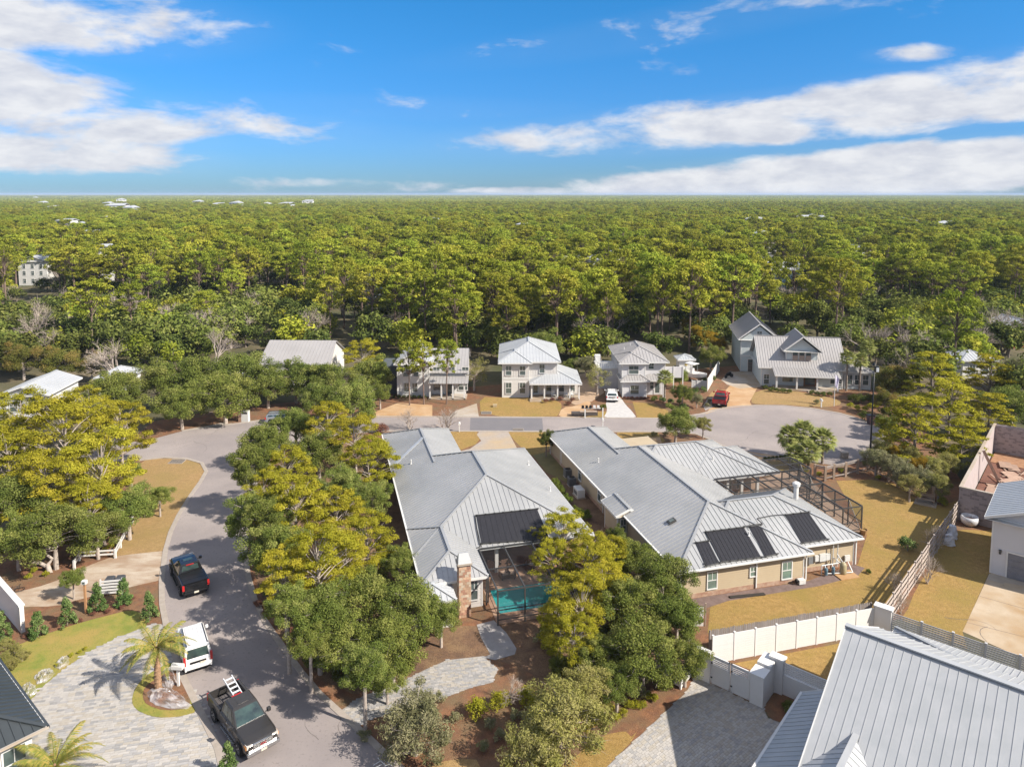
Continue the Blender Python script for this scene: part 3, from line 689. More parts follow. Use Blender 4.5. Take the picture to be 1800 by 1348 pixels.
def window(parent, off, c, w, h, ang=0.0, glass=None, mullions=1, sash=True, name='window'):
    """c = centre on the wall face, ang = turn of the outward normal from -y (0 = faces -y)"""
    glass = glass or m_glass
    ct, st = math.cos(ang), math.sin(ang)
    def T(mb):
        mb.v = [(c[0]+x*ct-y*st, c[1]+x*st+y*ct, c[2]+z) for x, y, z in mb.v]; return mb
    t = .09
    mb = MB(off); mb.box(-w/2-t, w/2+t, -.07, -.0, h/2, h/2+t); mb.box(-w/2-t, w/2+t, -.09, 0, -h/2-t, -h/2); mb.box(-w/2-t, -w/2, -.065, 0, -h/2, h/2); mb.box(w/2, w/2+t, -.065, 0, -h/2, h/2)
    f = T(mb).build(name, m_white, parent)
    mb = MB(off)
    if sash:
        mb.box(-w/2, w/2, -.055, -.03, -.03, .03)
        zz = ((0.03, h/2), (-h/2, -0.03))
    else: zz = ((-h/2, h/2),)
    for k in range(mullions):
        xx = -w/2+w*(k+1)/(mullions+1)
        mb.box(xx-.02, xx+.02, -.05, -.03, zz[0][0], zz[0][1])
    if mb.v: T(mb).build('sash', m_white, f)
    for a, b in zz:
        T(MB(off).box(-w/2, w/2, -.03, -.004, a, b)).build('pane', glass, f)
    return f
def door(parent, off, c, w, h, ang=0.0, mat=None, glass=True, name='door'):
    ct, st = math.cos(ang), math.sin(ang)
    def T(mb):
        mb.v = [(c[0]+x*ct-y*st, c[1]+x*st+y*ct, c[2]+z) for x, y, z in mb.v]; return mb
    mb = MB(off); mb.box(-w/2-.1, w/2+.1, -.06, 0, h, h+.1); mb.box(-w/2-.1, -w/2, -.06, 0, 0, h); mb.box(w/2, w/2+.1, -.06, 0, 0, h); mb.box(-w/2, w/2, -.03, 0, 0, h)
    f = T(mb).build(name, mat or m_white, parent)
    if glass: T(MB(off).box(-w/2+.14, w/2-.14, -.045, -.03, .25, h-.16)).build('pane', m_glass, f)
    T(MB(off).box(w/2-.12, w/2-.07, -.09, -.03, h*.45, h*.5)).build('handle', m_bronze, f)
    return f
def garage_door(parent, off, c, w, h, ang, mat, rows=4, cols=6, lites=True):
    ct, st = math.cos(ang), math.sin(ang)
    def T(mb):
        mb.v = [(c[0]+x*ct-y*st, c[1]+x*st+y*ct, c[2]+z) for x, y, z in mb.v]; return mb
    mb = MB(off); mb.box(-w/2-.12, w/2+.12, -.06, 0, h, h+.14); mb.box(-w/2-.12, -w/2, -.06, 0, 0, h); mb.box(w/2, w/2+.12, -.06, 0, 0, h)
    f = T(mb).build('garage_door', m_white, parent)
    for r in range(rows):
        mb = MB(off); z0, z1 = h*r/rows+.01, h*(r+1)/rows-.01
        mb.box(-w/2, w/2, -.03, -.005, z0, z1)
        for k in range(cols):
            xa = -w/2+w*k/cols+.06; xb = -w/2+w*(k+1)/cols-.06
            if lites and r == rows-1: continue
            mb.box(xa, xb, -.045, -.03, z0+.07, z1-.07)
        T(mb).build('door_panel', mat, f)
    if lites:
        for k in range(cols):
            xa = -w/2+w*k/cols+.08; xb = -w/2+w*(k+1)/cols-.08
            T(MB(off).box(xa, xb, -.042, -.03, h*(rows-1)/rows+.1, h-.1)).build('pane', m_glass, f)
    return f
def gable_wall(parent, off, p, q, z0, zr, mat, board=.18, name='gable_wall'):
    """triangle of siding under a gable: p->q plan points (faces right of p->q), z0 at the ends, zr in the middle"""
    mb = MB(off); siding(mb, p, q, z0, zr, board, top=lambda t: z0+(zr-z0)*(1-abs(2*t-1)))
    d = (Vector((*q, 0))-Vector((*p, 0))).normalized(); n = Vector((d.y, -d.x, 0))*-.03
    m_ = ((p[0]+q[0])/2, (p[1]+q[1])/2)
    mb.prism([(p[0]-d.x*0, p[1], z0), (q[0], q[1], z0), (m_[0], m_[1], zr)], n*1.0)
    return mb.build(name, mat, parent, fix=False)
def gutter(parent, off, p, q, r=.07, mat=None):
    return MB(off).beam(p, q, .13, .11).build('gutter', mat or m_white, parent)
def vent(parent, off, x, y, z, h=.4, r=.06):
    MB(off).lathe([(r*2, 0), (r, .05), (r, h), (r*1.4, h+.01), (r*1.4, h+.05)], (x, y, z), 8).build('vent_pipe', m_white, parent)
# ================================================================ HOUSES
TB = math.atan2(.257, .966); TC = math.atan2(.764, .645)
class Fr:
    """a lot's own axes: local x,y on the ground, turned by theta about origin o"""
    def __init__(s, theta, ox, oy): s.t = theta; s.o = Vector((ox, oy, 0)); s.c = math.cos(theta); s.s = math.sin(theta)
    def loc(s, w): x = w[0]-s.o.x; y = w[1]-s.o.y; return (x*s.c+y*s.s, -x*s.s+y*s.c)
    def wor(s, a, b, z=0): return Vector((s.o.x+a*s.c-b*s.s, s.o.y+a*s.s+b*s.c, z))
    def g(s, px, py, z=0.0): return s.loc(P(px, py, z))
    def onb(s, px, py, b):
        d = pdir(px, py); o = s.loc((0, 0)); dl = (d.x*s.c+d.y*s.s, -d.x*s.s+d.y*s.c); t = (b-o[1])/dl[1]
        return (o[0]+dl[0]*t, HC+d.z*t)
    def ona(s, px, py, a):
        d = pdir(px, py); o = s.loc((0, 0)); dl = (d.x*s.c+d.y*s.s, -d.x*s.s+d.y*s.c); t = (a-o[0])/dl[0]
        return (o[1]+dl[1]*t, HC+d.z*t)
    def roof(s, px, py, fn):
        z = 4.0
        for _ in range(40):
            a, b = s.g(px, py, z); z = z*.5+.5*fn(a, b)
        a, b = s.g(px, py, z); return Vector((a, b, z))
def absfr(theta, a, b):
    return Fr(theta, a*math.cos(theta)-b*math.sin(theta), a*math.sin(theta)+b*math.cos(theta))
Z0 = (0, 0, 0)
def house(name, label, fr, cat='house', group=None):
    return thing(name, label, cat, (fr.o.x, fr.o.y, 0), fr.t, group)
def solar_mat(parent, fr, fn, quad, name='solar_mat', n=8, lift=.07):
    pts = [fr.roof(*q, fn) for q in quad]
    nrm = (pts[1]-pts[0]).cross(pts[3]-pts[0]).normalized()
    if nrm.z < 0: nrm = -nrm
    m = None
    mb = MB(); mb.prism([p+nrm*lift for p in pts], -nrm*.04); m = mb.build(name, m_solar, parent)
    mb = MB()
    for k in range(n):
        t = (k+.5)/n; a = pts[0].lerp(pts[1], t)+nrm*(lift+.008); b = pts[3].lerp(pts[2], t)+nrm*(lift+.008)
        mb.beam(a, b, .03, .02, nrm)
    mb.build('mat_rib', m_solar, m, kind='stuff')
    mb = MB()
    for a, b in ((pts[0], pts[1]), (pts[3], pts[2])):
        d = (b-a).normalized(); up = nrm*(lift+.05); mb.tube(a-d*.2+up, b+d*.2+up, .045, n=6)
        k = int((b-a).length/.7)
        for i in range(k+1):
            q = a.lerp(b, i/max(1, k)); mb.beam(q+nrm*.0, q+nrm*(lift+.1), .09, .14, d)
    mb.build('header_pipe', m_pipe, parent)
    return pts, nrm
def screen_mat():
    m = bpy.data.materials.new('insect_screen'); m.use_nodes = True; nt = m.node_tree; N = nt.nodes; L = nt.links
    N.remove(N['Principled BSDF']); out = N['Material Output']
    d = N.new('ShaderNodeBsdfDiffuse'); d.inputs[0].default_value = (.05, .05, .052, 1); t = N.new('ShaderNodeBsdfTransparent'); mx = N.new('ShaderNodeMixShader')
    mx.inputs[0].default_value = 0.26; L.new(t.outputs[0], mx.inputs[1]); L.new(d.outputs[0], mx.inputs[2]); L.new(mx.outputs[0], out.inputs[0]); return m
m_screen = screen_mat()
def cage(label, fr, xs, ys, z, x_cut=None, openings=(), rise=0.0):
    """screened pool enclosure: framed top and sides over a grid of beams"""
    o = fr.wor(xs[0], ys[0]); t = thing('pool_enclosure', label, 'pool enclosure', (o.x, o.y, 0), fr.t)
    off = (xs[0], ys[0], 0)
    zf = lambda x, y: z+rise*min(1, min(abs(y-ys[0]), abs(x-xs[-1]))/2.0)
    for i, x in enumerate(xs):
        mb = MB(off)
        for y0, y1 in zip(ys[:-1], ys[1:]): mb.beam((x, y0, zf(x, y0)), (x, y1, zf(x, y1)), .09, .14)
        mb.build('roof_beam', m_bronze, t)
    for y in ys:
        mb = MB(off)
        for x0, x1 in zip(xs[:-1], xs[1:]): mb.beam((x0, y, zf(x0, y)+.003), (x1, y, zf(x1, y)+.003), .07, .10)
        mb.build('purlin', m_bronze, t)
    edge = [(x, ys[0]) for x in xs]+[(xs[-1], y) for y in ys[1:]]
    if 'left' in openings: edge += [(xs[0], y) for y in ys[1:-1]]
    if 'back' in openings: edge += [(x, ys[-1]) for x in xs[1:-1]]
    for x, y in edge:
        MB(off).box(x-.05, x+.05, y-.05, y+.05, 0, zf(x, y)-.05).build('post', m_bronze, t)
    mb = MB(off)
    for zz in (.45, 1.2):
        mb.beam((xs[0], ys[0], zz), (xs[-1], ys[0], zz), .06, .06); mb.beam((xs[-1], ys[0], zz+.002), (xs[-1], ys[-1], zz+.002), .06, .06)
    mb.beam((xs[-2], ys[0]+.001, .1), (xs[-1], ys[0]+.001, z-.1), .05, .05); mb.beam((xs[-1]+.001, ys[0], .1), (xs[-1]+.001, ys[1], z-.1), .05, .05)
    mb.build('rail', m_bronze, t)
    for i in range(len(xs)-1):
        for j in range(len(ys)-1):
            a = [(xs[i], ys[j]), (xs[i+1], ys[j]), (xs[i+1], ys[j+1]), (xs[i], ys[j+1])]
            MB(off).add([(x, y, zf(x, y)+.06) for x, y in a], [(0, 1, 2, 3)]).build('roof_screen', m_screen, t)
    for i in range(len(xs)-1):
        MB(off).add([(xs[i], ys[0]-.02, .05), (xs[i+1], ys[0]-.02, .05), (xs[i+1], ys[0]-.02, z), (xs[i], ys[0]-.02, z)], [(0, 1, 2, 3)]).build('side_screen', m_screen, t)
    for j in range(len(ys)-1):
        MB(off).add([(xs[-1]+.02, ys[j], .05), (xs[-1]+.02, ys[j+1], .05), (xs[-1]+.02, ys[j+1], z), (xs[-1]+.02, ys[j], z)], [(0, 1, 2, 3)]).build('side_screen', m_screen, t)
    return t

# ---------------------------------------------------------------- B: beige house with hipped wings
FB = Fr(TB, 13.033, 53.476); s = .4; ze = 2.62
hB = house('beige_house', 'single storey beige house with long grey hipped metal roof and black solar mats', FB)
roof_block(hB, Z0, 0, 12.2, 0, 26.6, ze, s, 'y', 'hip', 'hip', m_roofA, .47, panels=(2,), nocap=(2,))
MB().beam((6.1, 20.5, ze+s*6.1+.05), (4.05, 22.55, ze+s*4.05+.05), .22, .05).build('ridge_cap', m_roofA, hB)
roof_block(hB, Z0, 0.0, 8.1, 21, 34.2, ze-.006, s, 'y', 'gable', 'hip', m_roofA, .47, fascia=False)
roof_block(hB, Z0, 3, 18.5, 15.6, 26.4, ze+.006, s, 'x', 'hip', 'hip', m_roofA, .47, panels=(0, 3))
roof_block(hB, Z0, 10, 20.2, 15.7, 23.9, ze-.01, s, 'x', 'hip', 'hip', m_roofA, .47)
roof_block(hB, Z0, 3, 18.05, 1.1, 11.7, ze+.004, s, 'x', 'hip', 'hip', m_roofA, .47, panels=(0, 3))
roof_block(hB, Z0, -.85, 1.9, 10.4, 14.0, ze-.02, s, 'y', 'gable', 'gable', m_roofA, .47)
gable_wall(hB, Z0, (-.8, 10.5), (1.85, 10.5), ze-.2, ze+.5, m_beige)
st = (.38, m_brickw)
walls(hB, Z0, .45, 11.75, .45, 30, 0, ze-.1, m_beige, stem=st)
walls(hB, Z0, .46, 7.6, 29.5, 33.7, 0, ze-.1, m_beige, stem=st, name='wall')
walls(hB, Z0, -.55, .5, 10.7, 13.7, 0, ze-.12, m_beige, stem=st)
walls(hB, Z0, 11.6, 17.6, 1.55, 11.2, 0, ze-.1, m_beige, stem=st)
walls(hB, Z0, 11.7, 18.0, 17.6, 23.4, 0, ze-.1, m_greige, stem=st)
def wB(px, py, w, h, b=.45, **k):
    a, z = FB.onb(px, py, b); window(hB, Z0, (a, b-.02, z), w, h, **k)
wB(1251.3, 1019, .78, 1.35, glass=m_glassg); wB(1323.6, 1003.7, .52, .75, glass=m_glassg); wB(1382.6, 1001.5, .85, 1.4, glass=m_glassg)
for px, py, w, h in ((1020, 831, .8, 1.6), (1054.5, 868, .8, 1.5)):
    b, z = FB.ona(px, py, .45); window(hB, Z0, (.45-.02, b, z), w, h, ang=R(-90))
b, z = FB.ona(1043, 848, .45); window(hB, Z0, (.43, b, z), 1.4, .35, ang=R(-90), sash=False)
window(hB, Z0, (.0, 10.66, 1.5), .5, 1.2)
for x in (13.2, 15.2, 16.6): window(hB, Z0, (x, 17.58, 1.35), .8, 1.7)
for x in (12.3, 14.2, 15.9, 17.8): MB().box(x-.14, x+.14, 16.0, 16.28, 0, ze-.2).build('porch_column', m_white, hB)
fn_front = lambda a, b: ze+s*b
m1 = [((1232.5, 955.5), (1256, 951), (1275, 998), (1264, 1002)),]
quads = [((1223, 955), (1244.5, 951.5), (1264.5, 990.5), (1241, 996)),
         ((1240.5, 936), (1307, 927.5), (1338, 980.5), (1268, 989)),
         ((1317.5, 927), (1336.5, 924), (1365, 975), (1345, 979.5))]
for q in quads: pts, nn = solar_mat(hB, FB, fn_front, q, n=4+int(6*(q is quads[1])))
fn_r = lambda a, b: ze+.004+s*(b-1.1)
q4 = ((1380, 906), (1420.5, 901), (1454, 949), (1410, 955.5))
solar_mat(hB, FB, fn_r, q4, n=7)
def pipe_on(parent, fr, fn, pts, r=.04, lift=.11):
    w = [fr.roof(*p, fn)+Vector((0, 0, lift)) for p in pts]; mb = MB()
    for a, b in zip(w[:-1], w[1:]): mb.tube(a, b, r, n=6)
    mb.build('roof_pipe', m_pipe, parent)
pipe_on(hB, FB, fn_r, [(1331, 913), (1356, 908), (1380, 906)])
pipe_on(hB, FB, fn_front, [(1331, 914), (1340, 922), (1307, 927)])
pipe_on(hB, FB, fn_front, [(1240.5, 936), (1247, 950)]); pipe_on(hB, FB, fn_front, [(1237, 994), (1239, 990)])
gutter(hB, Z0, (-.05, -.10, ze-.06), (12.25, -.10, ze-.06)); gutter(hB, Z0, (12.3, 1.0, ze-.06), (18.1, 1.0, ze-.06)); gutter(hB, Z0, (-.10, 0, ze-.06), (-.10, 10.3, ze-.06)); gutter(hB, Z0, (-.10, 14.1, ze-.06), (-.10, 34.2, ze-.06))
for x, y in ((7.2, .36), (11.9, .36), (17.72, 1.45)): MB().box(x-.05, x+.05, y-.05, y+.05, .1, ze-.12).build('downspout', m_white, hB)
for y in (5.2, 16.5, 33.6): MB().box(.33, .43, y-.05, y+.05, .1, ze-.12).build('downspout', m_white, hB)
vp = FB.roof(1052, 812, lambda a, b: ze+s*a); vent(hB, Z0, vp.x, vp.y, vp.z)
vp = FB.roof(1253, 808, lambda a, b: ze+s*(b-15.6)); vent(hB, Z0, vp.x, vp.y, vp.z, .3)
vp = FB.roof(1316, 942, fn_front); vent(hB, Z0, vp.x, vp.y, vp.z+.05, .3)
vp = FB.roof(1405, 866, lambda a, b: 4.1); MB().lathe([(.22, 0), (.22, 1.2), (.34, 1.22), (.36, 1.5), (.2, 1.6)], (vp.x-.2, vp.y+.2, vp.z-.6), 12).build('flue', m_white, hB)
# skylight/attic vent with its dark halo on the left slope
vp = FB.roof(1181, 917, lambda a, b: ze+s*a)
d1 = Vector((1, 0, s)).normalized(); up = Vector((-s, 0, 1)).normalized()
mb = MB(); mb.beam(vp+up*.09-d1*.35, vp+up*.09+d1*.35, .55, .16, up); mb.build('skylight_frame', m_bronze, hB)
MB().beam(vp+up*.18-d1*.22, vp+up*.18+d1*.22, .38, .03, up).build('skylight_pane', m_glass, hB)

# back lanai + cage
cage('large bronze framed screen enclosure behind the beige house', FB, [12.3, 14.4, 16.5, 18.6, 20.6, 22.4], [11.75, 13.7, 15.5], 2.75, openings=())
cage('bronze framed screen enclosure wing along the golden back lawn', FB, [18.3, 20.3, 22.42], [6.2, 8.0, 9.9, 11.7], 2.7)
cage('far screen enclosure section beside the palm clump', FB, [20.4, 22.4, 24.0], [15.6, 17.4, 19.2], 2.6)

# ---------------------------------------------------------------- A: grey house with pool
FA = absfr(TB, 6.7, 56.0)
hA = house('grey_roof_house', 'single storey grey metal roofed house with brick chimney and long black solar mat', FA)
roof_block(hA, Z0, 0, 15.55, 0, 21.9, ze, s, 'y', 'hip', 'hip', m_roofA, .47, panels=(2,), nocap=(2,))
MB().beam((7.775, 14.125, ze+s*7.775+.05), (4.1, 17.8, ze+s*4.1+.05), .22, .05).build('ridge_cap', m_roofA, hA)
roof_block(hA, Z0, 0.0, 8.2, 16, 31.2, ze-.006, s, 'y', 'gable', 'hip', m_roofA, .47, fascia=False)
roof_block(hA, Z0, 0.0, 5.15, -4.4, 5, ze+.02, .42, 'y', 'hip', 'hip', m_roofA, .40)
roof_block(hA, Z0, -1.0, 2.3, -6.3, -3.2, ze-.4, .4, 'y', 'hip', 'hip', m_roofW, .40)
# broad valley flashing strip
a_ = FA.roof(694.5, 816, lambda a, b: ze+s*a); b_ = FA.roof(744, 769, lambda a, b: ze+.012+s*a)
MB().beam(a_+Vector((0, 0, .06)), b_+Vector((0, 0, .06)), .55, .03, (-s, 0, 1)).build('valley_flashing', m_roofW, hA)
walls(hA, Z0, .45, 15.1, 5.2, 21.4, 0, ze-.1, m_pale)
walls(hA, Z0, .46, 7.75, 21, 30.7, 0, ze-.1, m_pale)
walls(hA, Z0, .47, 4.75, -3.95, 5.4, 0, ze-.1, m_pale, board=.3)
walls(hA, Z0, -.7, 2.0, -6.0, -3.9, 0, ze-.5, m_pale)
window(hA, Z0, (4.1, -3.97, 1.4), .5, 1.5); window(hA, Z0, (.6, -6.02, 1.1), .9, 1.2)
for y in (-3.0, -1.0, 1.4): window(hA, Z0, (4.77, y, 1.35), .9, 1.6, ang=R(90))
for x in (6.2, 8.5, 10.8): door(hA, Z0, (x, 5.18, 0.02), 1.6, 2.1)
for x in (7.0, 10.9, 15.0): MB().box(x-.14, x+.14, .5, .78, 0, ze-.2).build('porch_column', m_white, hA)
fnA = lambda a, b: ze+s*b
solar_mat(hA, FA, fnA, ((838, 907), (944, 895.5), (966, 948), (846.5, 956.5)), n=12)
pipe_on(hA, FA, fnA, [(835, 908), (838, 930), (843, 956), (846, 962), (838, 965)], r=.045)
gutter(hA, Z0, (5.2, -.1, ze-.06), (15.6, -.1, ze-.06)); gutter(hA, Z0, (5.25, -4.4, ze-.04), (5.25, -.2, ze-.04), mat=m_bronze)
gutter(hA, Z0, (-.1, -4.4, ze-.06), (-.1, 31.2, ze-.06))
MB().box(5.0, 5.1, -4.15, -4.05, .1, ze-.1).build('downspout', m_bronze, hA)
for (px, py) in ((722.5, 815), (929, 817), (967, 863)):
    fnn = (lambda a, b: ze+s*a) if px < 800 else (lambda a, b: ze+s*(15.55-a)); vp = FA.roof(px, py, fnn); vent(hA, Z0, vp.x, vp.y, vp.z)
# brick chimney, every brick its own piece
ch = thing('chimney', 'tan brick chimney with sloped metal cap on the grey roofed house', 'chimney', FA.wor(3.15, -4.75), TB)
CW, CD, CH = .92, .75, 4.15
MB().box(-CW/2+.03, CW/2-.03, -CD/2+.03, CD/2-.03, 0, CH).build('core', m_mortar, ch)
MB().box(-CW/2-.1, CW/2+.1, -CD/2-.1, CD/2+.1, CH, CH+.14).build('crown', m_conc, ch)
MB().loft([[(-CW/2-.06, -CD/2-.06, CH+.14), (CW/2+.06, -CD/2-.06, CH+.14), (CW/2+.06, CD/2+.06, CH+.14), (-CW/2-.06, CD/2+.06, CH+.14)],
           [(-CW/2+.1, CD/2-.2, CH+.7), (CW/2-.1, CD/2-.2, CH+.7), (CW/2-.1, CD/2-.1, CH+.7), (-CW/2+.1, CD/2-.1, CH+.7)]]).build('cap', m_roofA, ch)
bh, bl = .20, .30; rb = random.Random(3); bmesh_ = {}
stuffb = MB(); nb = 0
rows_ = int(CH/bh)
for r_ in range(rows_-1, -1, -1):
    for side in range(4):
        ln = CW if side % 2 == 0 else CD; k = -ln/2+(0 if r_ % 2 else -.15)
        while k < ln/2-.03:
            a0 = max(k, -ln/2)+.006; a1 = min(k+bl, ln/2)-.006
            k += bl
            if a1-a0 < .04: continue
            col_ = rb.choices((0, 1, 2), (5, 3, 2))[0]; pr = rb.uniform(0, .012)
            if side == 0: bx = (a0, a1, -CD/2-pr, -CD/2+.05)
            elif side == 1: bx = (CW/2-.05, CW/2+pr, a0, a1)
            elif side == 2: bx = (a0, a1, CD/2-.05, CD/2+pr)
            else: bx = (-CW/2-pr, -CW/2+.05, a0, a1)
            if nb < 150 and side in (0, 1):
                MB().box(*bx, r_*bh+.006, (r_+1)*bh-.006).build('brick', m_brick[col_], ch, fix=False); nb += 1
            else: stuffb.cur = col_; stuffb.box(*bx, r_*bh+.006, (r_+1)*bh-.006)
stuffb.build('brickwork', m_brick, ch, kind='stuff', fix=False)
cage('bronze framed pool screen enclosure beside the brick chimney house', FA, [5.3, 7.4, 9.8, 12.2], [-6.8, -3.6, -.2], 2.7, openings=('left',))
# pool
pw = bpy.data.materials.new('pool_water'); pw.use_nodes = True
bs = pw.node_tree.nodes['Principled BSDF']; bs.inputs['Base Color'].default_value = (.035, .33, .33, 1); bs.inputs['Roughness'].default_value = .05; bs.inputs['Specular IOR Level'].default_value = .8
nz = pw.node_tree.nodes.new('ShaderNodeTexNoise'); nz.inputs['Scale'].default_value = 1.6; bp = pw.node_tree.nodes.new('ShaderNodeBump'); bp.inputs['Strength'].default_value = .25
pw.node_tree.links.new(nz.outputs[0], bp.inputs['Height']); pw.node_tree.links.new(bp.outputs[0], bs.inputs['Normal'])
pl = thing('swimming_pool', 'teal swimming pool inside the screen enclosure by the chimney', 'swimming pool', FA.wor(8.6, -3.7), TB)
MB().box(-3.3, 3.6, -3.0, 3.8, 0, .03).build('deck', M('pool_deck', (.42, .27, .18), (.33, .2, .14), 1.5, .9, speck=.3), pl)
MB().box(-3.0, 3.1, -1.9, 1.8, .03, .07).build('coping', m_brickw, pl)
MB().box(-2.8, 2.9, -1.7, 1.6, .07, .078).build('water', pw, pl)
sheet('patio', [tuple(FA.wor(*p)[:2]) for p in ((4.8, .1), (15, .1), (15, 5.2), (4.8, 5.2))], .032, M('patio_brick', (.36, .2, .13), (.28, .16, .11), 2, .9, speck=.3), px=False)
# patio chairs and table under the lanai roof
m_wick = M('brown_wicker', (.16, .09, .06), (.1, .06, .04), 12, .8, bump=.4); m_cush = M('tan_cushion', (.5, .36, .27), None, 4, .9)
def armchair(w, rz, label):
    t = thing('wicker_armchair', label, 'armchair', w, rz, 'wicker armchairs on the lanai')
    MB().box(-.35, .35, -.35, .35, .12, .38).build('seat', m_wick, t); MB().box(-.28, .28, -.3, .3, .38, .5).build('cushion', m_cush, t)
    mb = MB(); mb.box(-.36, .36, .28, .4, .12, .95); mb.build('backrest', m_wick, t)
    for sx in (-1, 1): MB().box(sx*.36-.05, sx*.36+.05, -.36, .28, .12, .62).build('armrest', m_wick, t)
    for sx in (-1, 1):
        for sy in (-1, 1): MB().box(sx*.3-.03, sx*.3+.03, sy*.3-.03, sy*.3+.03, 0, .12).build('leg', m_bronze, t)
for i, (px, py, rz, lb) in enumerate(((868, 1001, 2.2, 'wicker armchair nearest the grey roof edge on the lanai'), (886, 1016, .2, 'wicker armchair at the front of the lanai beside the pool'), (899, 1014, -.4, 'wicker armchair right of centre on the lanai'), (885, 999, 3.3, 'wicker armchair with pale cushion at the back of the lanai'), (934, 1003, .6, 'wicker armchair half hidden by the pine beside the pool'))):
    p = P(px, py, 0); armchair((p.x, p.y, .034), TB+rz, lb)

# ---------------------------------------------------------------- C: foreground house, bottom right
FC = absfr(TC, 31.0, 0.0)
hC = house('foreground_house', 'large white house with tall blue grey standing seam roof in the near right corner', FC)
# main gable: ridge along y at x=10.1, z=8
rp = roof_plane(hC, Z0, [(-.6, 10.2, 2.65), (10.1, 10.2, 8.0), (10.1, -16, 8.0), (-.6, -16, 2.65)], (-1, 0), m_roofC, .42, panels=True, rw=.02, rh=.026)
roof_plane(hC, Z0, [(18, 10.2, 4.05), (10.1, 10.2, 8.0), (10.1, -16, 8.0), (18, -16, 4.05)], (1, 0), m_roofC, .44)
MB().beam((10.1, 10.25, 8.06), (10.1, -16, 8.06), .34, .07).build('ridge_cap', m_roofC, hC)
mb = MB(); mb.beam((-.6, 10.22, 2.55), (10.1, 10.22, 7.9), .05, .26); mb.beam((18, 10.22, 3.95), (10.1, 10.22, 7.9), .05, .26); mb.build('fascia', m_white, hC)
mb = MB(); mb.prism([(.2, 9.7, 0), (17.5, 9.7, 0), (17.5, 9.7, 4.1), (10.1, 9.7, 7.8), (.2, 9.7, 2.9)], (0, -.2, 0)); mb.box(.2, 17.5, -16, 9.5, 0, 2.8); mb.build('wall', m_vinyl, hC)
# porch wing running out at the lower left
roof_block(hC, Z0, -12, 10.1, 4.2, 12.4, 3.0, .60, 'x', 'gable', 'gable', m_roofC, .40, panels=(0, 1), rw=.022, rh=.03, capw=.3)
walls(hC, Z0, -11.5, 9.6, 4.8, 11.9, 0, 2.85, m_vinyl)
gutter(hC, Z0, (-12, 12.47, 2.95), (10.1, 12.47, 2.95))
# rear hipped wing
roof_block(hC, Z0, 12.2, 20.8, -2.5, 9.8, 2.9, .42, 'y', 'hip', 'hip', m_roofC, .34, cap=m_roofC)
walls(hC, Z0, 12.7, 20.3, -2, 9.3, 0, 2.8, m_vinyl)
MB().box(12.6, 16.4, -3.2, 2.6, 4.55, 4.75).build('flat_roof', m_roofW, hC)
MB().box(12.7, 16.3, -3.1, 2.5, 0, 4.55).build('wall', m_vinyl, hC)

# ---------------------------------------------------------------- D: dark roof corner, bottom left
dc = P(81, 1276, 3.1); FD = Fr(TC, dc.x, dc.y)
hD = house('dark_roof_house', 'white house corner with charcoal metal roof at the left edge', FD)
roof_block(hD, Z0, -14, 0, 0, 12, 3.1, .42, 'x', 'hip', 'hip', m_roofD, .42, panels=(0,), trim=m_white, rh=.06)
mb = MB(); mb.box(-13.5, -.55, .55, 11.5, 0, 2.95); mb.build('wall', m_vinyl, hD)
gutter(hD, Z0, (-14, -.09, 3.05), (.1, -.09, 3.05), mat=m_conc)
gutter(hD, Z0, (.09, -.1, 3.05), (.09, 12, 3.05), mat=m_roofD)
for x in (-1.4, -3.2, -5): window(hD, Z0, (x, .53, 1.6), 1.0, 1.7)

# ---------------------------------------------------------------- M: pale garage building, right edge
gc = P(1739.5, 1006, 0); FM = Fr(TC, gc.x, gc.y)
hM = house('garage_building', 'pale two storey garage building with grey metal gable roof at the right edge', FM)
zm = FM.ona(1746, 907.5, 0.0)[1]; ZM = 5.0
roof_block(hM, Z0, -.6, 8.5, -9.2, .55, ZM, .42, 'x', 'gable', 'gable', m_roofW, .5)
walls(hM, Z0, 0, 8.0, -8.6, 0, 0, ZM-.15, m_cool)
gable_wall(hM, Z0, (0, 0), (0, -8.6), ZM-.1, ZM+1.75, m_cool)
MB().box(-.06, 0, -8.6, 0, ZM-.25, ZM-.05).build('band_board', m_white, hM)
garage_door(hM, Z0, (-.02, -3.7, 0.03), 5.0, 2.15, R(-90), M('grey_garage_door', (.2, .2, .22), None, 2, .6), lites=False)
lz = MB(); lz.box(-.2, -.02, -.75, -.55, 2.2, 2.25); lz.lathe([(.09, 0), (.11, .25), (.02, .36)], (-.14, -.65, 1.92), 6); lz.build('wall_lantern', m_bronze, hM)
window(hM, Z0, (-.02, -4.4, 3.4), .9, 1.2, ang=R(-90))

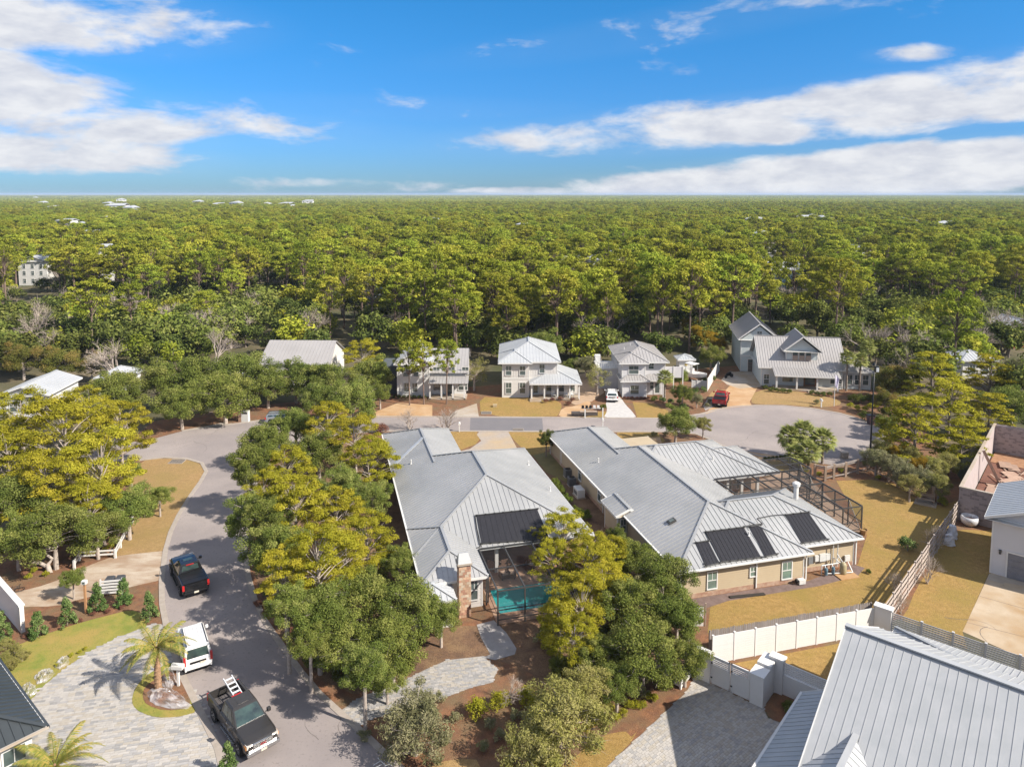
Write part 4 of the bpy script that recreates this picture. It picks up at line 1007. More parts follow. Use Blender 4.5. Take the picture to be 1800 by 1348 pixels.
# ---------------------------------------------------------------- two-storey houses on the cross street
def front_house_E():
    F = Fr(R(0), *P(883, 698, 0)[:2])
    h = house('two_storey_house', 'pale two storey house with hipped metal roof and columned front porch on the right', F)
    zE = 5.75
    roof_block(h, Z0, -.65, 9.25, -.2, 13.4, zE, .45, 'y', 'hip', 'hip', m_roofW, .5)
    roof_block(h, Z0, -.65, 4.7, -.85, 6, zE-.05, .5, 'y', 'hip', 'hip', m_roofW, .5)
    walls(h, Z0, 0, 4.2, -.2, 12.8, 0, zE-.1, m_pale, board=.22); walls(h, Z0, 4.1, 8.7, .5, 12.8, 0, zE-.1, m_pale, board=.22)
    MB().box(-.03, 4.23, -.24, -.18, 2.95, 3.2).build('band_board', m_white, h)
    for x0, x1, y in ((.0, 4.2, -.235), (4.3, 8.7, .465)):
        for k in range(int((x1-x0)/.4)): MB().box(x0+.2+k*.4, x0+.25+k*.4, y-.0, y+.03, 3.25, zE-.2).build('batten', m_pale, h)
    for x, z in ((1.0, 4.35), (3.2, 4.35), (1.0, 1.55), (3.2, 1.55)): window(h, Z0, (x, -.24, z), .85, 1.45 if z > 3 else 1.7)
    window(h, Z0, (6.3, .46, 4.5), .8, 1.35)
    # porch
    x0, x1, y0 = 4.25, 12.4, -2.2
    roof_block(h, Z0, x0, x1, y0, 6.5, 2.75, .33, 'y', 'hip', 'gable', m_roofW, .42)
    MB().box(x0+.2, x1-.4, y0+.3, .5, .1, .32).build('porch_floor', m_conc, h)
    MB().box(8.7, 12.0, .4, 6.4, 0, 2.6).build('wall', m_pale, h)
    for x in (x0+.35, x0+2.35, x0+4.4, x0+6.3, x1-.4): MB().box(x-.11, x+.11, y0+.35, y0+.57, .1, 2.6).build('porch_column', m_white, h)
    door(h, Z0, (5.3, .46, .32), .95, 2.1, mat=m_bluegrey)
    for x in (7.4, 9.4, 11.1): window(h, Z0, (x, .38 if x > 8.7 else .46, 1.6), .8, 1.5)
    for k in range(3): MB().box(4.3, 6.1, y0-.5+k*.28, y0+.4, 0, .1+k*.1).build('step', m_conc, h)
    for i, (x, rz) in enumerate(((8.1, .3), (10.0, -.2), (10.9, .1))):
        w = F.wor(x, -1.0, .32); t = thing('porch_chair', ('brown slatted porch chair nearest the front door', 'middle slatted porch chair of the columned porch', 'slatted porch chair at the porch end of the pale house')[i], 'chair', w, rz, 'chairs on the porch')
        MB().box(-.3, .3, -.3, .3, .35, .41).build('seat', m_white, t); MB().box(-.3, .3, .25, .31, .41, 1.0).build('backrest', m_white, t)
        for sx in (-1, 1):
            for sy in (-1, 1): MB().box(sx*.27-.03, sx*.27+.03, sy*.27-.03, sy*.27+.03, 0, .35).build('leg', m_white, t)
    return h
front_house_E()
def front_house_F():
    F = Fr(R(0), *P(1092.3, 695, 0)[:2])
    h = house('two_storey_house', 'cool grey two storey house with low hipped roof and white upper deck on its left', F)
    zF = 5.5
    roof_block(h, Z0, -.55, 7.5, -.3, 12.2, zF, .42, 'y', 'hip', 'hip', m_roofG, .5)
    roof_block(h, Z0, -.55, 4.2, -.9, 5, zF-.04, .45, 'y', 'hip', 'hip', m_roofG, .5)
    walls(h, Z0, 0, 3.7, -.3, 11.7, 0, zF-.1, m_cool, board=.22); walls(h, Z0, 3.6, 7.0, .4, 11.7, 0, zF-.1, m_cool, board=.22)
    window(h, Z0, (1.85, -.32, 4.25), 1.5, 1.3, mullions=1); window(h, Z0, (4.75, .38, 4.7), .8, .9)
    roof_block(h, Z0, -.4, 4.3, -1.6, 3, 2.75, .5, 'y', 'hip', 'gable', m_roofG, .42)
    roof_block(h, Z0, 3.0, 6.9, -1.2, 3.2, 2.76, .4, 'y', 'hip', 'gable', m_roofG, .42)
    walls(h, Z0, 0, 3.8, -1.1, 0, 0, 2.65, m_cool, board=.22)
    window(h, Z0, (1.9, -1.12, 1.25), 1.3, 1.35); window(h, Z0, (4.9, .38, 1.6), .5, 1.2)
    door(h, Z0, (5.8, .38, .1), .95, 2.0)
    MB().box(6.4, 6.6, -1.0, -.8, 0, 2.7).build('porch_column', m_white, h)
    # upper deck
    MB().box(-3.2, 0, 4, 9, 0, 3.3).build('wall', m_cool, h)
    MB().box(-3.4, 0, 3.8, 9.2, 3.3, 3.5).build('deck', m_white, h)
    mb = MB(); mb.box(-3.4, -.1, 3.8, 3.88, 4.4, 4.5); mb.box(-3.4, -3.32, 3.8, 9.2, 4.4, 4.5); mb.build('deck_rail', m_white, h)
    for k in range(12): MB().box(-3.38+k*.29, -3.32+k*.29, 3.82, 3.87, 3.5, 4.4).build('baluster', m_white, h)
    MB().box(-3.5, -2.6, 6.5, 7.2, 3.5, 5.1).build('deck_screen', m_white, h)
    # garden wall section right
    MB().box(7.0, 10.2, 1.5, 1.65, 2.5, 4.3).build('screen_panel', m_cool, h)
    for k in range(3): MB().box(7.05+k*1.5, 7.2+k*1.5, 1.42, 1.5, 0, 4.4).build('post', m_white, h)
    for (px, py) in ((1108, 607), (1097, 614), (1118, 604)):
        vp = F.roof(px, py, lambda a, b: zF+.42*max(0, a+.55)); vent(h, Z0, vp.x, vp.y, vp.z, .3)
    # tower
    T = Fr(0, *P(1194, 662, 0)[:2]); t = house('garden_tower', 'small white garden tower with round window and pyramid roof', T, 'tower')
    walls(t, Z0, 0, 2.3, 0, 2.3, 0, 3.1, m_white, board=.25)
    roof_block(t, Z0, -.45, 2.75, -.45, 2.75, 3.15, .42, 'y', 'hip', 'hip', m_roofW, .45)
    MB().lathe([(.32, -.03), (.32, .03)], (0, 0, 0), 16)
    mb = MB(); mb.tube((1.15, -.06, 2.2), (1.15, 0, 2.2), .36, n=18); mb.build('round_window', m_white, t)
    mb = MB(); mb.tube((1.15, -.08, 2.2), (1.15, -.05, 2.2), .27, n=18); mb.build('pane', M('amber_glass', (.5, .38, .12), None, 3, .2), t)
front_house_F()
def house_G():
    th = R(-16.3); o = P(1301.1, 652.3, 0); F = Fr(R(-10), *P(1338, 678, 0)[:2])
    h = house('blue_grey_house', 'large blue grey gabled house with steep roof, centre dormer and wide front porch', F)
    # main block
    xr = F.g(1474.7, 681.4)[0]
    zE = 3.3
    L_ = xr+.3
    roof_block(h, Z0, -.6, L_+.6, -.4, 10.6, zE, .78, 'x', 'gable', 'gable', m_roofG, .42)
    walls(h, Z0, 0, L_, 0, 10.2, 0, zE-.1, m_bluegrey, board=.2)
    for xx, pq in ((0, ((0, 10.2), (0, 0))), (L_, ((L_, 0), (L_, 10.2)))): gable_wall(h, Z0, pq[0], pq[1], zE-.1, zE+3.9, m_bluegrey)
    # centre dormer
    xd = F.onb(1409, 640, 1.0)[0]
    roof_block(h, Z0, xd-3.1, xd+3.1, .2, 7.5, 6.1, .8, 'y', 'gable', 'gable', m_roofG, .42)
    walls(h, Z0, xd-2.5, xd+2.5, 1.1, 7, 3.9, 6.0, m_bluegrey, board=.2)
    gable_wall(h, Z0, (xd-2.5, 1.1), (xd+2.5, 1.1), 6.0, 8.0, m_bluegrey)
    for dx, hh in ((-1.05, 1.5), (0, 1.75), (1.05, 1.5)):
        window(h, Z0, (xd+dx, 1.05, 5.0+hh/2-.75), .8, hh, mullions=0)
        MB().box(xd+dx-.42, xd+dx+.42, .9, .95, 4.2, 5.2).build('shutter', M('tan_shutter', (.35, .27, .22), None, 3, .8), h)
    # porch
    x0, x1 = 1.6, L_-1.0; zt = 3.3
    roof_plane(h, Z0, [(x0, -2.8, 2.6), (x1, -2.8, 2.6), (x1, .1, 3.45), (x0, .1, 3.45)], (0, -1), m_roofG, .42)
    MB().box(x0, x1, -2.84, -2.8, 2.4, 2.6).build('fascia', m_white, h)
    MB().box(x0+.2, x1-.2, -2.6, 0, .05, .3).build('porch_floor', m_conc, h)
    for k in range(4):
        x = x0+.4+k*(x1-x0-.8)/3; MB().box(x-.13, x+.13, -2.55, -2.3, .1, 2.5).build('porch_column', m_white, h)
    xs = [(x0+2.6, 1.7, 1.3), (x0+10.2, 1.8, 1.3)]
    for x, w, hh in xs: window(h, Z0, (x, -.02, 1.55), w, hh)
    door(h, Z0, (x0+6.1, -.02, .3), 1.8, 2.1, mat=M('wood_door', (.2, .1, .05), None, 3, .6))
    window(h, Z0, (.8, -.02, 1.2), .8, 1.6); window(h, Z0, (L_-.6, -.02, 1.3), .8, 1.4)
    for k in range(2): MB().box(x0+5.2, x0+7.1, -3.2+k*.3, -2.6, 0, .1+k*.1).build('step', m_conc, h)
    # right wing
    xw = L_+.3
    roof_block(h, Z0, xw-.4, xw+4.6, -.1, 8.6, 3.0, .5, 'y', 'hip', 'hip', m_roofG, .42)
    walls(h, Z0, xw, xw+4.1, .4, 8.2, 0, 2.9, m_bluegrey, board=.2)
    for k in range(3): window(h, Z0, (xw+.8+k*1.25, .38, 1.6), .85, 1.6)
    # garage wing behind left, taller
    G = Fr(R(-10), *P(1301.1, 652.3, 0)[:2]); a, b = F.loc(G.o)
    W = 6.3
    roof_block(h, Z0, a-.6, a+W+.6, b-.5, b+13, 6.0, .78, 'y', 'gable', 'gable', m_roofG, .42, trim=m_white)
    walls(h, Z0, a, a+W, b, b+12.5, 0, 5.9, m_bluegrey, board=.2)
    gable_wall(h, Z0, (a, b), (a+W, b), 5.9, 5.9+W/2*.78, m_bluegrey)
    MB().box(a-.03, a+W+.03, b-.05, b, 2.75, 3.0).build('band_board', m_white, h)
    garage_door(h, Z0, (a+3.6, b-.02, .03), 4.6, 2.2, 0, M('taupe_garage_door', (.16, .13, .11), None, 3, .6))
    window(h, Z0, (a+W/2, b-.02, 7.0), .8, .9)
    nrm = Vector((.78, 0, 1)).normalized()
    for k in range(3):
        y0 = b+2.6+k*3.2; p0 = Vector((a+W/2+.5, y0, 6.0+.78*(W/2+.6-.5-.0)-.0)); xA, xB = a+W/2+.5, a+W+.2
        zA = 6.0+.78*((a+W+.6)-xA); zB = 6.0+.78*((a+W+.6)-xB)
        MB().prism([(xA, y0, zA+.12), (xB, y0, zB+.12), (xB, y0+2.9, zB+.12), (xA, y0+2.9, zA+.12)], -nrm*.05).build('solar_panel', m_solar, h)
    return F, L_
FG, LG = house_G()
def house_H():
    F = Fr(R(-4), *P(478, 725, 0)[:2]); F = Fr(R(-2), -40.5, 117)
    h = house('carport_house', 'grey metal roofed house standing behind the oaks left of the white house', F)
    x0, x1 = F.onb(474.5, 602, 6)[0], F.onb(591.5, 596, 6)[0]; zr = F.onb(533, 598, 6)[1]
    pz = [(x0, 6, zr), (x1, 6, zr), (x1+.6, 0, zr-2.9), (x0, 0, zr-2.9)]
    roof_plane(h, Z0, pz, (0, -1), m_roofG, .6)
    roof_plane(h, Z0, [(x0, 6, zr), (x1, 6, zr), (x1, 12, zr-2.9), (x0, 12, zr-2.9)], (0, 1), m_roofG, .6)
    walls(h, Z0, x0+.5, x1-.3, .7, 11.4, 0, zr-3.1, m_pale, board=.22)
    MB().prism([(x0+.5, .7, zr-3.1), (x0+.5, 11.4, zr-3.1), (x0+.5, 6, zr-.3)], (.2, 0, 0)).build('gable_wall', m_pale, h)
    MB().prism([(x1-.3, .7, zr-3.1), (x1-.3, 11.4, zr-3.1), (x1-.3, 6, zr-.3)], (-.2, 0, 0)).build('gable_wall', m_pale, h)
    for x in (x0+2, x0+5, x0+8): window(h, Z0, (x, .68, 2.6), .9, 1.4)
    # open carport in front left
    MB().box(x0-2.5, x0+4.5, -6, .4, 3.0, 3.2).build('carport_roof', m_white, h)
    for x, y in ((x0-2.3, -5.8), (x0+4.3, -5.8), (x0-2.3, .1), (x0+1, -5.8)): MB().box(x-.12, x+.12, y-.12, y+.12, 0, 3.0).build('post', m_white, h)
house_H()
def house_I():
    F = Fr(R(0), *P(703, 697, 0)[:2])
    h = house('white_gabled_house', 'white two storey gabled house behind three thin pines with columned porch', F)
    roof_block(h, Z0, -.9, 5.2, -.3, 9, 5.3, .62, 'y', 'gable', 'gable', m_roofW, .5)
    walls(h, Z0, -.4, 4.7, 0, 8.6, 0, 5.2, m_white, board=.25); gable_wall(h, Z0, (-.4, 0), (4.7, 0), 5.2, 6.9, m_white)
    x1 = F.onb(824.5, 612, 6)[0]; zr = F.onb(790, 612, 6)[1]
    roof_plane(h, Z0, [(3, 6, zr), (x1, 6, zr), (x1+.3, 0, zr-2.7), (3, 0, zr-2.7)], (0, -1), m_roofG, .5)
    roof_plane(h, Z0, [(3, 6, zr), (x1, 6, zr), (x1, 11, zr-2.5), (3, 11, zr-2.5)], (0, 1), m_roofG, .5)
    walls(h, Z0, 4.7, x1-.3, .5, 10.5, 0, zr-2.8, m_white, board=.25)
    MB().prism([(x1-.3, .5, zr-2.8), (x1-.3, 10.5, zr-2.6), (x1-.3, 6, zr-.2)], (-.2, 0, 0)).build('gable_wall', m_white, h)
    for x, z in ((1.1, 1.5), (2.4, 1.5), (1.0, 4.0), (2.6, 4.0)): window(h, Z0, (x, -.02, z), .8, 1.4)
    for x in (5.8, 8.2, 10.4): window(h, Z0, (x, .48, 4.1), 1.0, 1.1)
    roof_plane(h, Z0, [(4.8, -2.2, 2.7), (x1+.3, -2.2, 2.7), (x1+.3, .5, 3.3), (4.8, .5, 3.3)], (0, -1), m_roofG, .5)
    MB().box(4.8, x1, -2.0, .5, .05, .3).build('porch_floor', m_conc, h)
    for k in range(4): x = 5.0+k*(x1-5.3)/3; MB().box(x-.11, x+.11, -2.0, -1.8, .1, 2.65).build('porch_column', m_white, h)
    door(h, Z0, (8.0, .48, .3), 1, 2.05, mat=m_bronze)
    for x in (6, 10): window(h, Z0, (x, .48, 1.6), 1.4, 1.3)
    MB().box(-3.4, -.5, 1.5, 7, 0, 4.6).build('side_wall', M('slate_siding', (.09, .10, .11), None, 2, .8), h)
house_I()
def small_gable(name, label, px, py, zr, w, d, ze, mat, wall, ang=0, s_=.45, cat='house', axis='y', grp=None, e=('gable', 'gable')):
    """px,py = photograph point of the near ridge end"""
    p = P(px, py, zr); F = Fr(ang, p.x, p.y); h = house(name, label, F, cat, grp)
    sl_ = (zr-ze)/(w/2)
    if axis == 'y': roof_block(h, Z0, -w/2, w/2, 0, d, ze, sl_, 'y', e[0], e[1], mat, .6)
    else: roof_block(h, Z0, -w/2, w/2, 0, d, ze, (zr-ze)/(d/2), 'x', e[0], e[1], mat, .6)
    if axis == 'y':
        walls(h, Z0, -w/2+.5, w/2-.5, .5, d-.5, 0, ze-.1, wall, board=.3)
        if e[0] == 'gable': gable_wall(h, Z0, (-w/2+.5, .5), (w/2-.5, .5), ze-.1, zr-.35, wall)
    else: walls(h, Z0, -w/2+.5, w/2-.5, .5, d-.5, 0, ze-.1, wall, board=.3)
    n = max(2, int(w/3))
    for k in range(n):
        x = -w/2+1+(w-2)*(k+.5)/n
        for z in ((1.6,) if ze < 4.5 else (1.6, 4.4) if ze < 7 else (1.6, 4.4, 6.8)): window(h, Z0, (x, .48, z), 1.0, 1.4)
    return h
m_paleroof = m_roofW
small_gable('cottage', 'low white cottage with pale gabled roof and truss gable at the left edge', 36, 680, 4.6, 7.4, 10, 3.3, m_roofW, m_white, ang=R(6))
small_gable('cottage', 'cottage with pale hipped roof peeking between the bare tree and the oaks', 191, 652, 4.6, 5.0, 6, 3.4, m_roofW, m_white, e=('hip', 'hip'))
small_gable('raised_house', 'tall white house raised on dark posts in the pines at the far left', 54, 450, 10.5, 11, 10, 8.6, m_roofW, m_white)
small_gable('forest_house', 'white house with blue upper storey among the pines left of centre', 640, 482, 8.5, 10, 8, 7, m_roofW, M('blue_siding', (.15, .26, .36), None, 2, .7))
small_gable('forest_cottage', 'small blue cottage with pale roof among pines at the left', 303, 443, 7.2, 8, 7, 5.8, m_roofW, M('blue_siding', (.15, .26, .36), None, 2, .7))
small_gable('forest_house', 'white house with steep gable deep in the pines at the right', 1514, 432, 13, 13, 12, 9.5, m_roofW, m_white)
small_gable('forest_house', 'long pale roofed house glimpsed between pines right of centre', 1385, 462, 9, 11, 9, 6.5, m_roofW, M('blue_siding', (.15, .26, .36), None, 2, .7), axis='x')
small_gable('forest_house', 'pale roof just left of the long roof glimpsed between pines', 1345, 432, 10, 12, 11, 7, m_roofW, m_white)
small_gable('cottage', 'little pale pyramid roofed cottage above the flat topped pines at the right', 1725, 622, 4.4, 6.5, 6.5, 3.2, m_roofW, m_white, e=('hip', 'hip'))
small_gable('red_cottage', 'red sided house with pale deck at the far right edge', 1806, 563, 6.0, 6, 8, 4.6, m_roofW, M('red_siding', (.40, .10, .06), None, 2, .7))
# far roofs above the canopy
far = [(70, 355, 19, 24), (88, 362, 17, 26), (62, 347, 20, 30), (110, 385, 17, 16), (140, 392, 16, 14), (150, 405, 15, 14), (182, 382, 16, 20), (200, 358, 20, 40), (222, 363, 18, 26), (232, 392, 15, 22), (212, 350, 22, 30), (182, 430, 14, 9), (185, 356, 19, 24), (225, 368, 17, 18),
       (345, 353, 20, 28), (380, 357, 18, 34), (410, 355, 20, 30), (430, 360, 17, 20), (470, 357, 18, 30), (500, 356, 19, 36), (515, 361, 17, 22), (540, 352, 22, 30),
       (762, 384, 15, 10), (920, 392, 15, 14), (930, 398, 14, 12), (1325, 382, 16, 18), (1250, 381, 15, 12), (1410, 379, 16, 16), (1458, 381, 16, 20), (1470, 387, 14, 14), (1430, 378, 16, 12), (1668, 389, 16, 20), (1600, 385, 15, 18), (1640, 390, 14, 16), (1350, 408, 13, 18), (1280, 407, 13, 20), (1000, 455, 11, 14), (1032, 450, 11, 16), (1098, 440, 12, 12)]
for i, (px, py, zr, w) in enumerate(far):
    zr += 1.4; w *= .62; p = P(px, py-1, zr); dist = p.y; F = Fr(R(random.choice((-20, -8, 5, 18))), p.x, p.y)
    grp = 'far white roofed houses above the trees at the left' if px < 300 else 'far white roofed houses near the horizon left of centre' if px < 600 else 'far pale roofed houses showing through the pines at the right' if px > 1100 else 'pale roofed houses showing through the pines at the centre'
    h = house('far_house', {'l': 'tiny far white roofed house showing above the trees at the upper left', 'm': 'tiny white roofed house near the horizon left of the centre', 'r': 'small pale roofed house glimpsed through the distant pines at the right', 'c': 'pale roof glimpsed through the pines near the centre'}['l' if px < 300 else 'm' if px < 600 else 'r' if px > 1100 else 'c'], F, 'house', grp)
    d = w*.7; mb = MB(); zz = zr-w*.12
    pl_, rd, hp = block_planes(-w/2, w/2, 0, d, zz, .3, 'x' if i % 2 else 'y', 'hip', 'gable')
    for q, dn in pl_: mb.prism(q, (0, 0, -.3))
    mb.build('roof', m_roofW, h); MB().box(-w/2+.5, w/2-.5, .5, d-.5, 0, zz-.1).build('wall', m_white, h)
    for k in range(3): MB().box(-w/3+k*w/3-.6, -w/3+k*w/3+.6, .42, .5, zz-2.4, zz-.9).build('window', m_glass, h)
# ================================================================ FENCES, WALLS, YARD THINGS
ABS_C = Fr(TC, 0, 0)
def slat_fence(name, label, p, q, n_sp, zs, post, mat, mat_post=None, th=.03, sh=.09, gap_side=0, cat='fence', base=None, shared=True):
    """p,q world points; n_sp bays; zs = slat heights"""
    p = Vector((p[0], p[1], 0)); q = Vector((q[0], q[1], 0)); d = q-p; L_ = d.length; ang = math.atan2(d.y, d.x)
    t = thing(name, label, cat, p, ang); bay = L_/n_sp
    me = MB().box(0.03, bay-.03, -th/2, th/2, -sh/2, sh/2).mesh('slat', mat)
    for k in range(n_sp):
        for i, z in enumerate(zs):
            off = gap_side*(1 if i % 2 else -1)
            obj('slat', me, t, loc=(k*bay, off, z))
    pm = MB().box(-post/2, post/2, -post/2, post/2, 0, max(zs)+sh/2+.04).box(-post/2-.02, post/2+.02, -post/2-.02, post/2+.02, max(zs)+sh/2+.04, max(zs)+sh/2+.09).mesh('post', mat_post or mat)
    for k in range(n_sp+1): obj('post', pm, t, loc=(k*bay, 0, 0))
    if base: MB().box(0, L_, -.1, .1, 0, base).build('base_wall', m_vinyl, t)
    return t
# white vinyl fence
fa = P(1252, 1167); fb = ABS_C.wor(55.1, 11.75)
n_b = 8; zs = [.12+.165*i for i in range(12)]
slat_fence('vinyl_fence', 'white panel fence of horizontal boards between the golden lawn and the foreground yard', fa, fb, n_b, zs, .10, m_vinyl, sh=.158, th=.04)
# dog-eared picket fence standing right behind it
dv = (fb-fa).normalized(); nv = Vector((-dv.y, dv.x, 0)); pk0 = fa+nv*.42; L_ = (fb-fa).length
t = thing('picket_fence', 'weathered wooden picket fence running just behind the white panel fence', 'fence', pk0, math.atan2(dv.y, dv.x))
pm = MB().prism([(0, 0, 0), (.135, 0, 0), (.135, 0, 2.08), (.10, 0, 2.2), (.035, 0, 2.2), (0, 0, 2.08)], (0, .025, 0)).mesh('picket', m_greywood)
k = 0
while k*.155 < L_-.2:
    obj('picket', pm, t, loc=(k*.155, random.uniform(-.01, .01), random.uniform(-.03, .03))); k += 1
for z in (.5, 1.6): MB().box(0, L_, .025, .09, z-.05, z+.05).build('rail', m_greywood, t)
for k in range(8): MB().box(k*L_/7.02, k*L_/7.02+.1, .03, .13, 0, 2.12).build('post', m_greywood, t)
# tall slatted divider between the two back lawns (boards alternate on the two faces)
sa = ABS_C.wor(55.9, 11.3); sb = ABS_C.wor(81.0, 10.25)
slat_fence('shadowbox_fence', 'tall white slatted fence dividing the golden lawn from the garage lot', sa, sb, 12, [.2+.245*i for i in range(8)], .12, m_palewood, sh=.165, gap_side=.03, th=.025)
# horizontal slat fence of the foreground lot on a white base wall
sc_ = ABS_C.wor(55.2, 10.7); sd = ABS_C.wor(55.3, -4.5)
m_slat = M('grey_white_slat', (.50, .49, .49), (.46, .45, .45), 2, .6)
slat_fence('slat_fence', 'pale grey horizontal slat fence on a low white wall behind the foreground roof', sc_, sd, 8, [.70+.155*i for i in range(9)], .12, m_slat, sh=.10, base=.6)
c0 = ABS_C.wor(55.2, 11.25); t = thing('masonry_pier', 'white masonry pier at the corner where the three fences meet', 'wall', c0, TC)
MB().box(-.25, .25, -.55, .55, 0, 2.15).build('pier', m_vinyl, t); MB().box(-.32, .32, -.62, .62, 2.15, 2.27).build('cap', m_vinyl, t)
# gate run
G0 = ABS_C.wor(42.3, 19.75); t = thing('driveway_gate', 'white double driveway gate with slatted top panels between white walls', 'gate', G0, TC)
# local x = e1, y = e2 ; gates run along -y
def leaf(y0, y1):
    mb = MB(); mb.box(-.04, .04, y1, y1+.1, .08, 2.0); mb.box(-.04, .04, y0-.1, y0, .08, 2.0); mb.box(-.04, .04, y1, y0, .08, .22); mb.box(-.04, .04, y1, y0, 1.9, 2.0); mb.box(-.04, .04, y1, y0, 1.28, 1.38)
    f = mb.build('gate_leaf', m_vinyl, t)
    MB().box(-.02, .02, y1+.1, y0-.1, .22, 1.28).build('panel', m_vinyl, f)
    for k in range(4): MB().box(-.03, .03, y1+.1, y0-.1, 1.42+k*.125, 1.49+k*.125).build('slat', m_vinyl, f)
    for z in (.5, 1.5): MB().box(-.09, -.04, y0-.12, y0-.02, z-.04, z+.04).build('hinge', m_pipe, f)
leaf(-1.15, -2.45); leaf(-2.5, -3.75)
W_ = thing('masonry_wall', 'white masonry wall left of the driveway gate under the oak', 'wall', G0, TC)
MB().box(-.12, .12, -1.12, .15, 0, 2.05).build('wall', m_vinyl, W_); MB().box(-.17, .17, -1.15, .2, 2.05, 2.15).build('cap', m_vinyl, W_)
W_ = thing('masonry_wall', 'stepped white masonry block wall right of the driveway gate', 'wall', ABS_C.wor(42.3, 15.95), TC)
MB().box(-.12, 2.1, -.85, 0, 0, 1.95).build('wall', m_vinyl, W_); MB().box(-.18, .9, -.9, .05, 1.95, 2.06).build('cap', m_vinyl, W_); MB().box(1.0, 2.3, -.9, .0, 1.96, 2.2).build('cap', m_vinyl, W_)
W_ = thing('masonry_wall', 'white wall with slatted top running from the gate pier to the foreground house', 'wall', ABS_C.wor(44.35, 15.0), TC)
MB().box(-.25, .25, -.4, .4, 0, 2.3).build('pier', m_vinyl, W_); MB().box(-.32, .32, -.48, .48, 2.3, 2.42).build('cap', m_vinyl, W_)
MB().box(-.1, .1, -5.6, -.4, 0, 1.35).build('wall', m_vinyl, W_)
for k in range(6): MB().box(-.03, .03, -5.6, -.4, 1.42+k*.13, 1.5+k*.13).build('slat', m_vinyl, W_)
t2 = thing('bin_screen', 'short white slatted corner fence and side gate left of the driveway under the oak', 'fence', ABS_C.wor(42.2, 19.85), TC)
MB().box(-1.7, 0, -.03, .03, .1, 1.45).build('side_gate', m_vinyl, t2)
for z in (.35, 1.2):
    for x in (-1.6, -.15): MB().box(x-.05, x+.05, -.07, -.03, z-.04, z+.04).build('hinge', m_pipe, t2)
for k in range(9): MB().box(-1.72, -1.68, .05, 1.7, .15+k*.15, .26+k*.15).build('slat', m_vinyl, t2)
for y in (0, 1.7): MB().box(-1.78, -1.62, y-.06, y+.06, 0, 1.55).build('post', m_vinyl, t2)
# the beige fence end under the tree at the lawn edge
t = thing('fence_panel', 'pale fence panel at the left end of the golden lawn beside the oak', 'fence', P(1236, 1100), R(0))
for k in range(11): MB().box(-1.3+k*.12, -1.19+k*.12, -.02, .02, 0, 1.5).build('board', m_vinyl, t)
MB().box(.1, .2, -.05, .05, 0, 1.8).build('post', m_wood, t)
# rustic rail fence round the back lawn
pts = [(1432, 842), (1450, 846), (1465, 842), (1486, 838), (1507, 832), (1526, 828), (1542, 836), (1562, 846), (1578, 856), (1598, 864), (1618, 872), (1640, 884)]
w = [P(*q) for q in pts]; t = thing('rail_fence', 'rustic post and rail fence with wire infill round the far end of the golden lawn', 'fence', w[0])
o0 = w[0]
for i, q in enumerate(w):
    MB(o0).box(q.x-.12, q.x+.12, q.y-.12, q.y+.12, 0, 1.75).build('post', m_wood, t)
    if i:
        a = w[i-1]
        MB(o0).beam((a.x, a.y, 1.62), (q.x, q.y, 1.62), .12, .14).build('rail', m_greywood, t); MB(o0).beam((a.x, a.y, .35), (q.x, q.y, .35), .06, .12).build('rail', m_greywood, t)
        MB(o0).beam((a.x, a.y, 1.4), (q.x, q.y, 1.4), .05, .1).build('rail', m_greywood, t)
# bench
b0 = P(1627, 884); t = thing('garden_bench', 'wooden garden bench on a stone pad in the far corner of the golden lawn', 'bench', b0, R(-35))
MB().box(-1, 1, -.9, .7, 0, .04).build('stone_pad', m_conc, t)
for k in range(4): MB().box(-.8, .8, -.3+k*.13, -.2+k*.13, .42, .46).build('seat_slat', m_wood, t)
for k in range(3): MB().box(-.8, .8, .24, .28, .58+k*.15, .69+k*.15).build('back_slat', m_wood, t)
for sx in (-.75, .75):
    MB().box(sx-.04, sx+.04, -.3, -.22, 0, .42).build('leg', m_wood, t); MB().box(sx-.04, sx+.04, .2, .28, 0, 1.05).build('leg', m_wood, t)
# garden pots, bags
def pot(px, py, label, s_=1):
    p = P(px, py); t = thing('flower_pot', label, 'flower pot', p)
    MB().lathe([(.16*s_, 0), (.24*s_, .35*s_), (.27*s_, .4*s_), (.22*s_, .4*s_), (.2*s_, .32*s_)], n=12).build('pot', M('terracotta', (.36, .22, .1), None, 4, .8), t)
    return t
POT1 = pot(1518, 940, 'tan flower pot with fern by the corner of the screen enclosure', 1.4)
m_bag = M('white_plastic_sheet', (.62, .62, .64), (.55, .55, .58), 3, .35, bump=.4, spec=.6)
def crumple(name, label, cat, p, r, h, mat, seed, n=10, rows=6, open_=True, squash=(1, 1)):
    rr = random.Random(seed); t = thing(name, label, cat, p)
    rings = []
    for i in range(rows):
        f = i/(rows-1); ring = []
        for j in range(n):
            a = 2*math.pi*j/n; R_ = r*(1-.35*f*f)*rr.uniform(.78, 1.15)*(1 if i else 1.1)
            ring.append((R_*math.cos(a)*squash[0], R_*math.sin(a)*squash[1], h*f*rr.uniform(.85, 1.1)))
        rings.append(ring)
    MB().loft(rings).build('sheet', mat, t)
    return t
g = P(1704, 923); t = thing('egg_chair', 'white round planter seat with dark cushion in front of the block wall', 'planter', (g.x, g.y, 0), 0)
MB().lathe([(.35, 0), (.68, .25), (.8, .6), (.74, .95), (.62, .92), (.64, .6), (.4, .35)], n=20).build('shell', m_bag, t, smooth=True)
MB().lathe([(.2, .4), (.5, .42), (.45, .66), (.2, .72)], n=14).build('cushion', M('tan_pad', (.4, .27, .24), None, 3, .9), t, smooth=True)
crumple('wrapped_shrub', 'shrub wrapped in white cloth beside the bare shrubs at the slatted fence', 'garden bag', P(1673, 945), .45, 1.2, m_bag, 3)
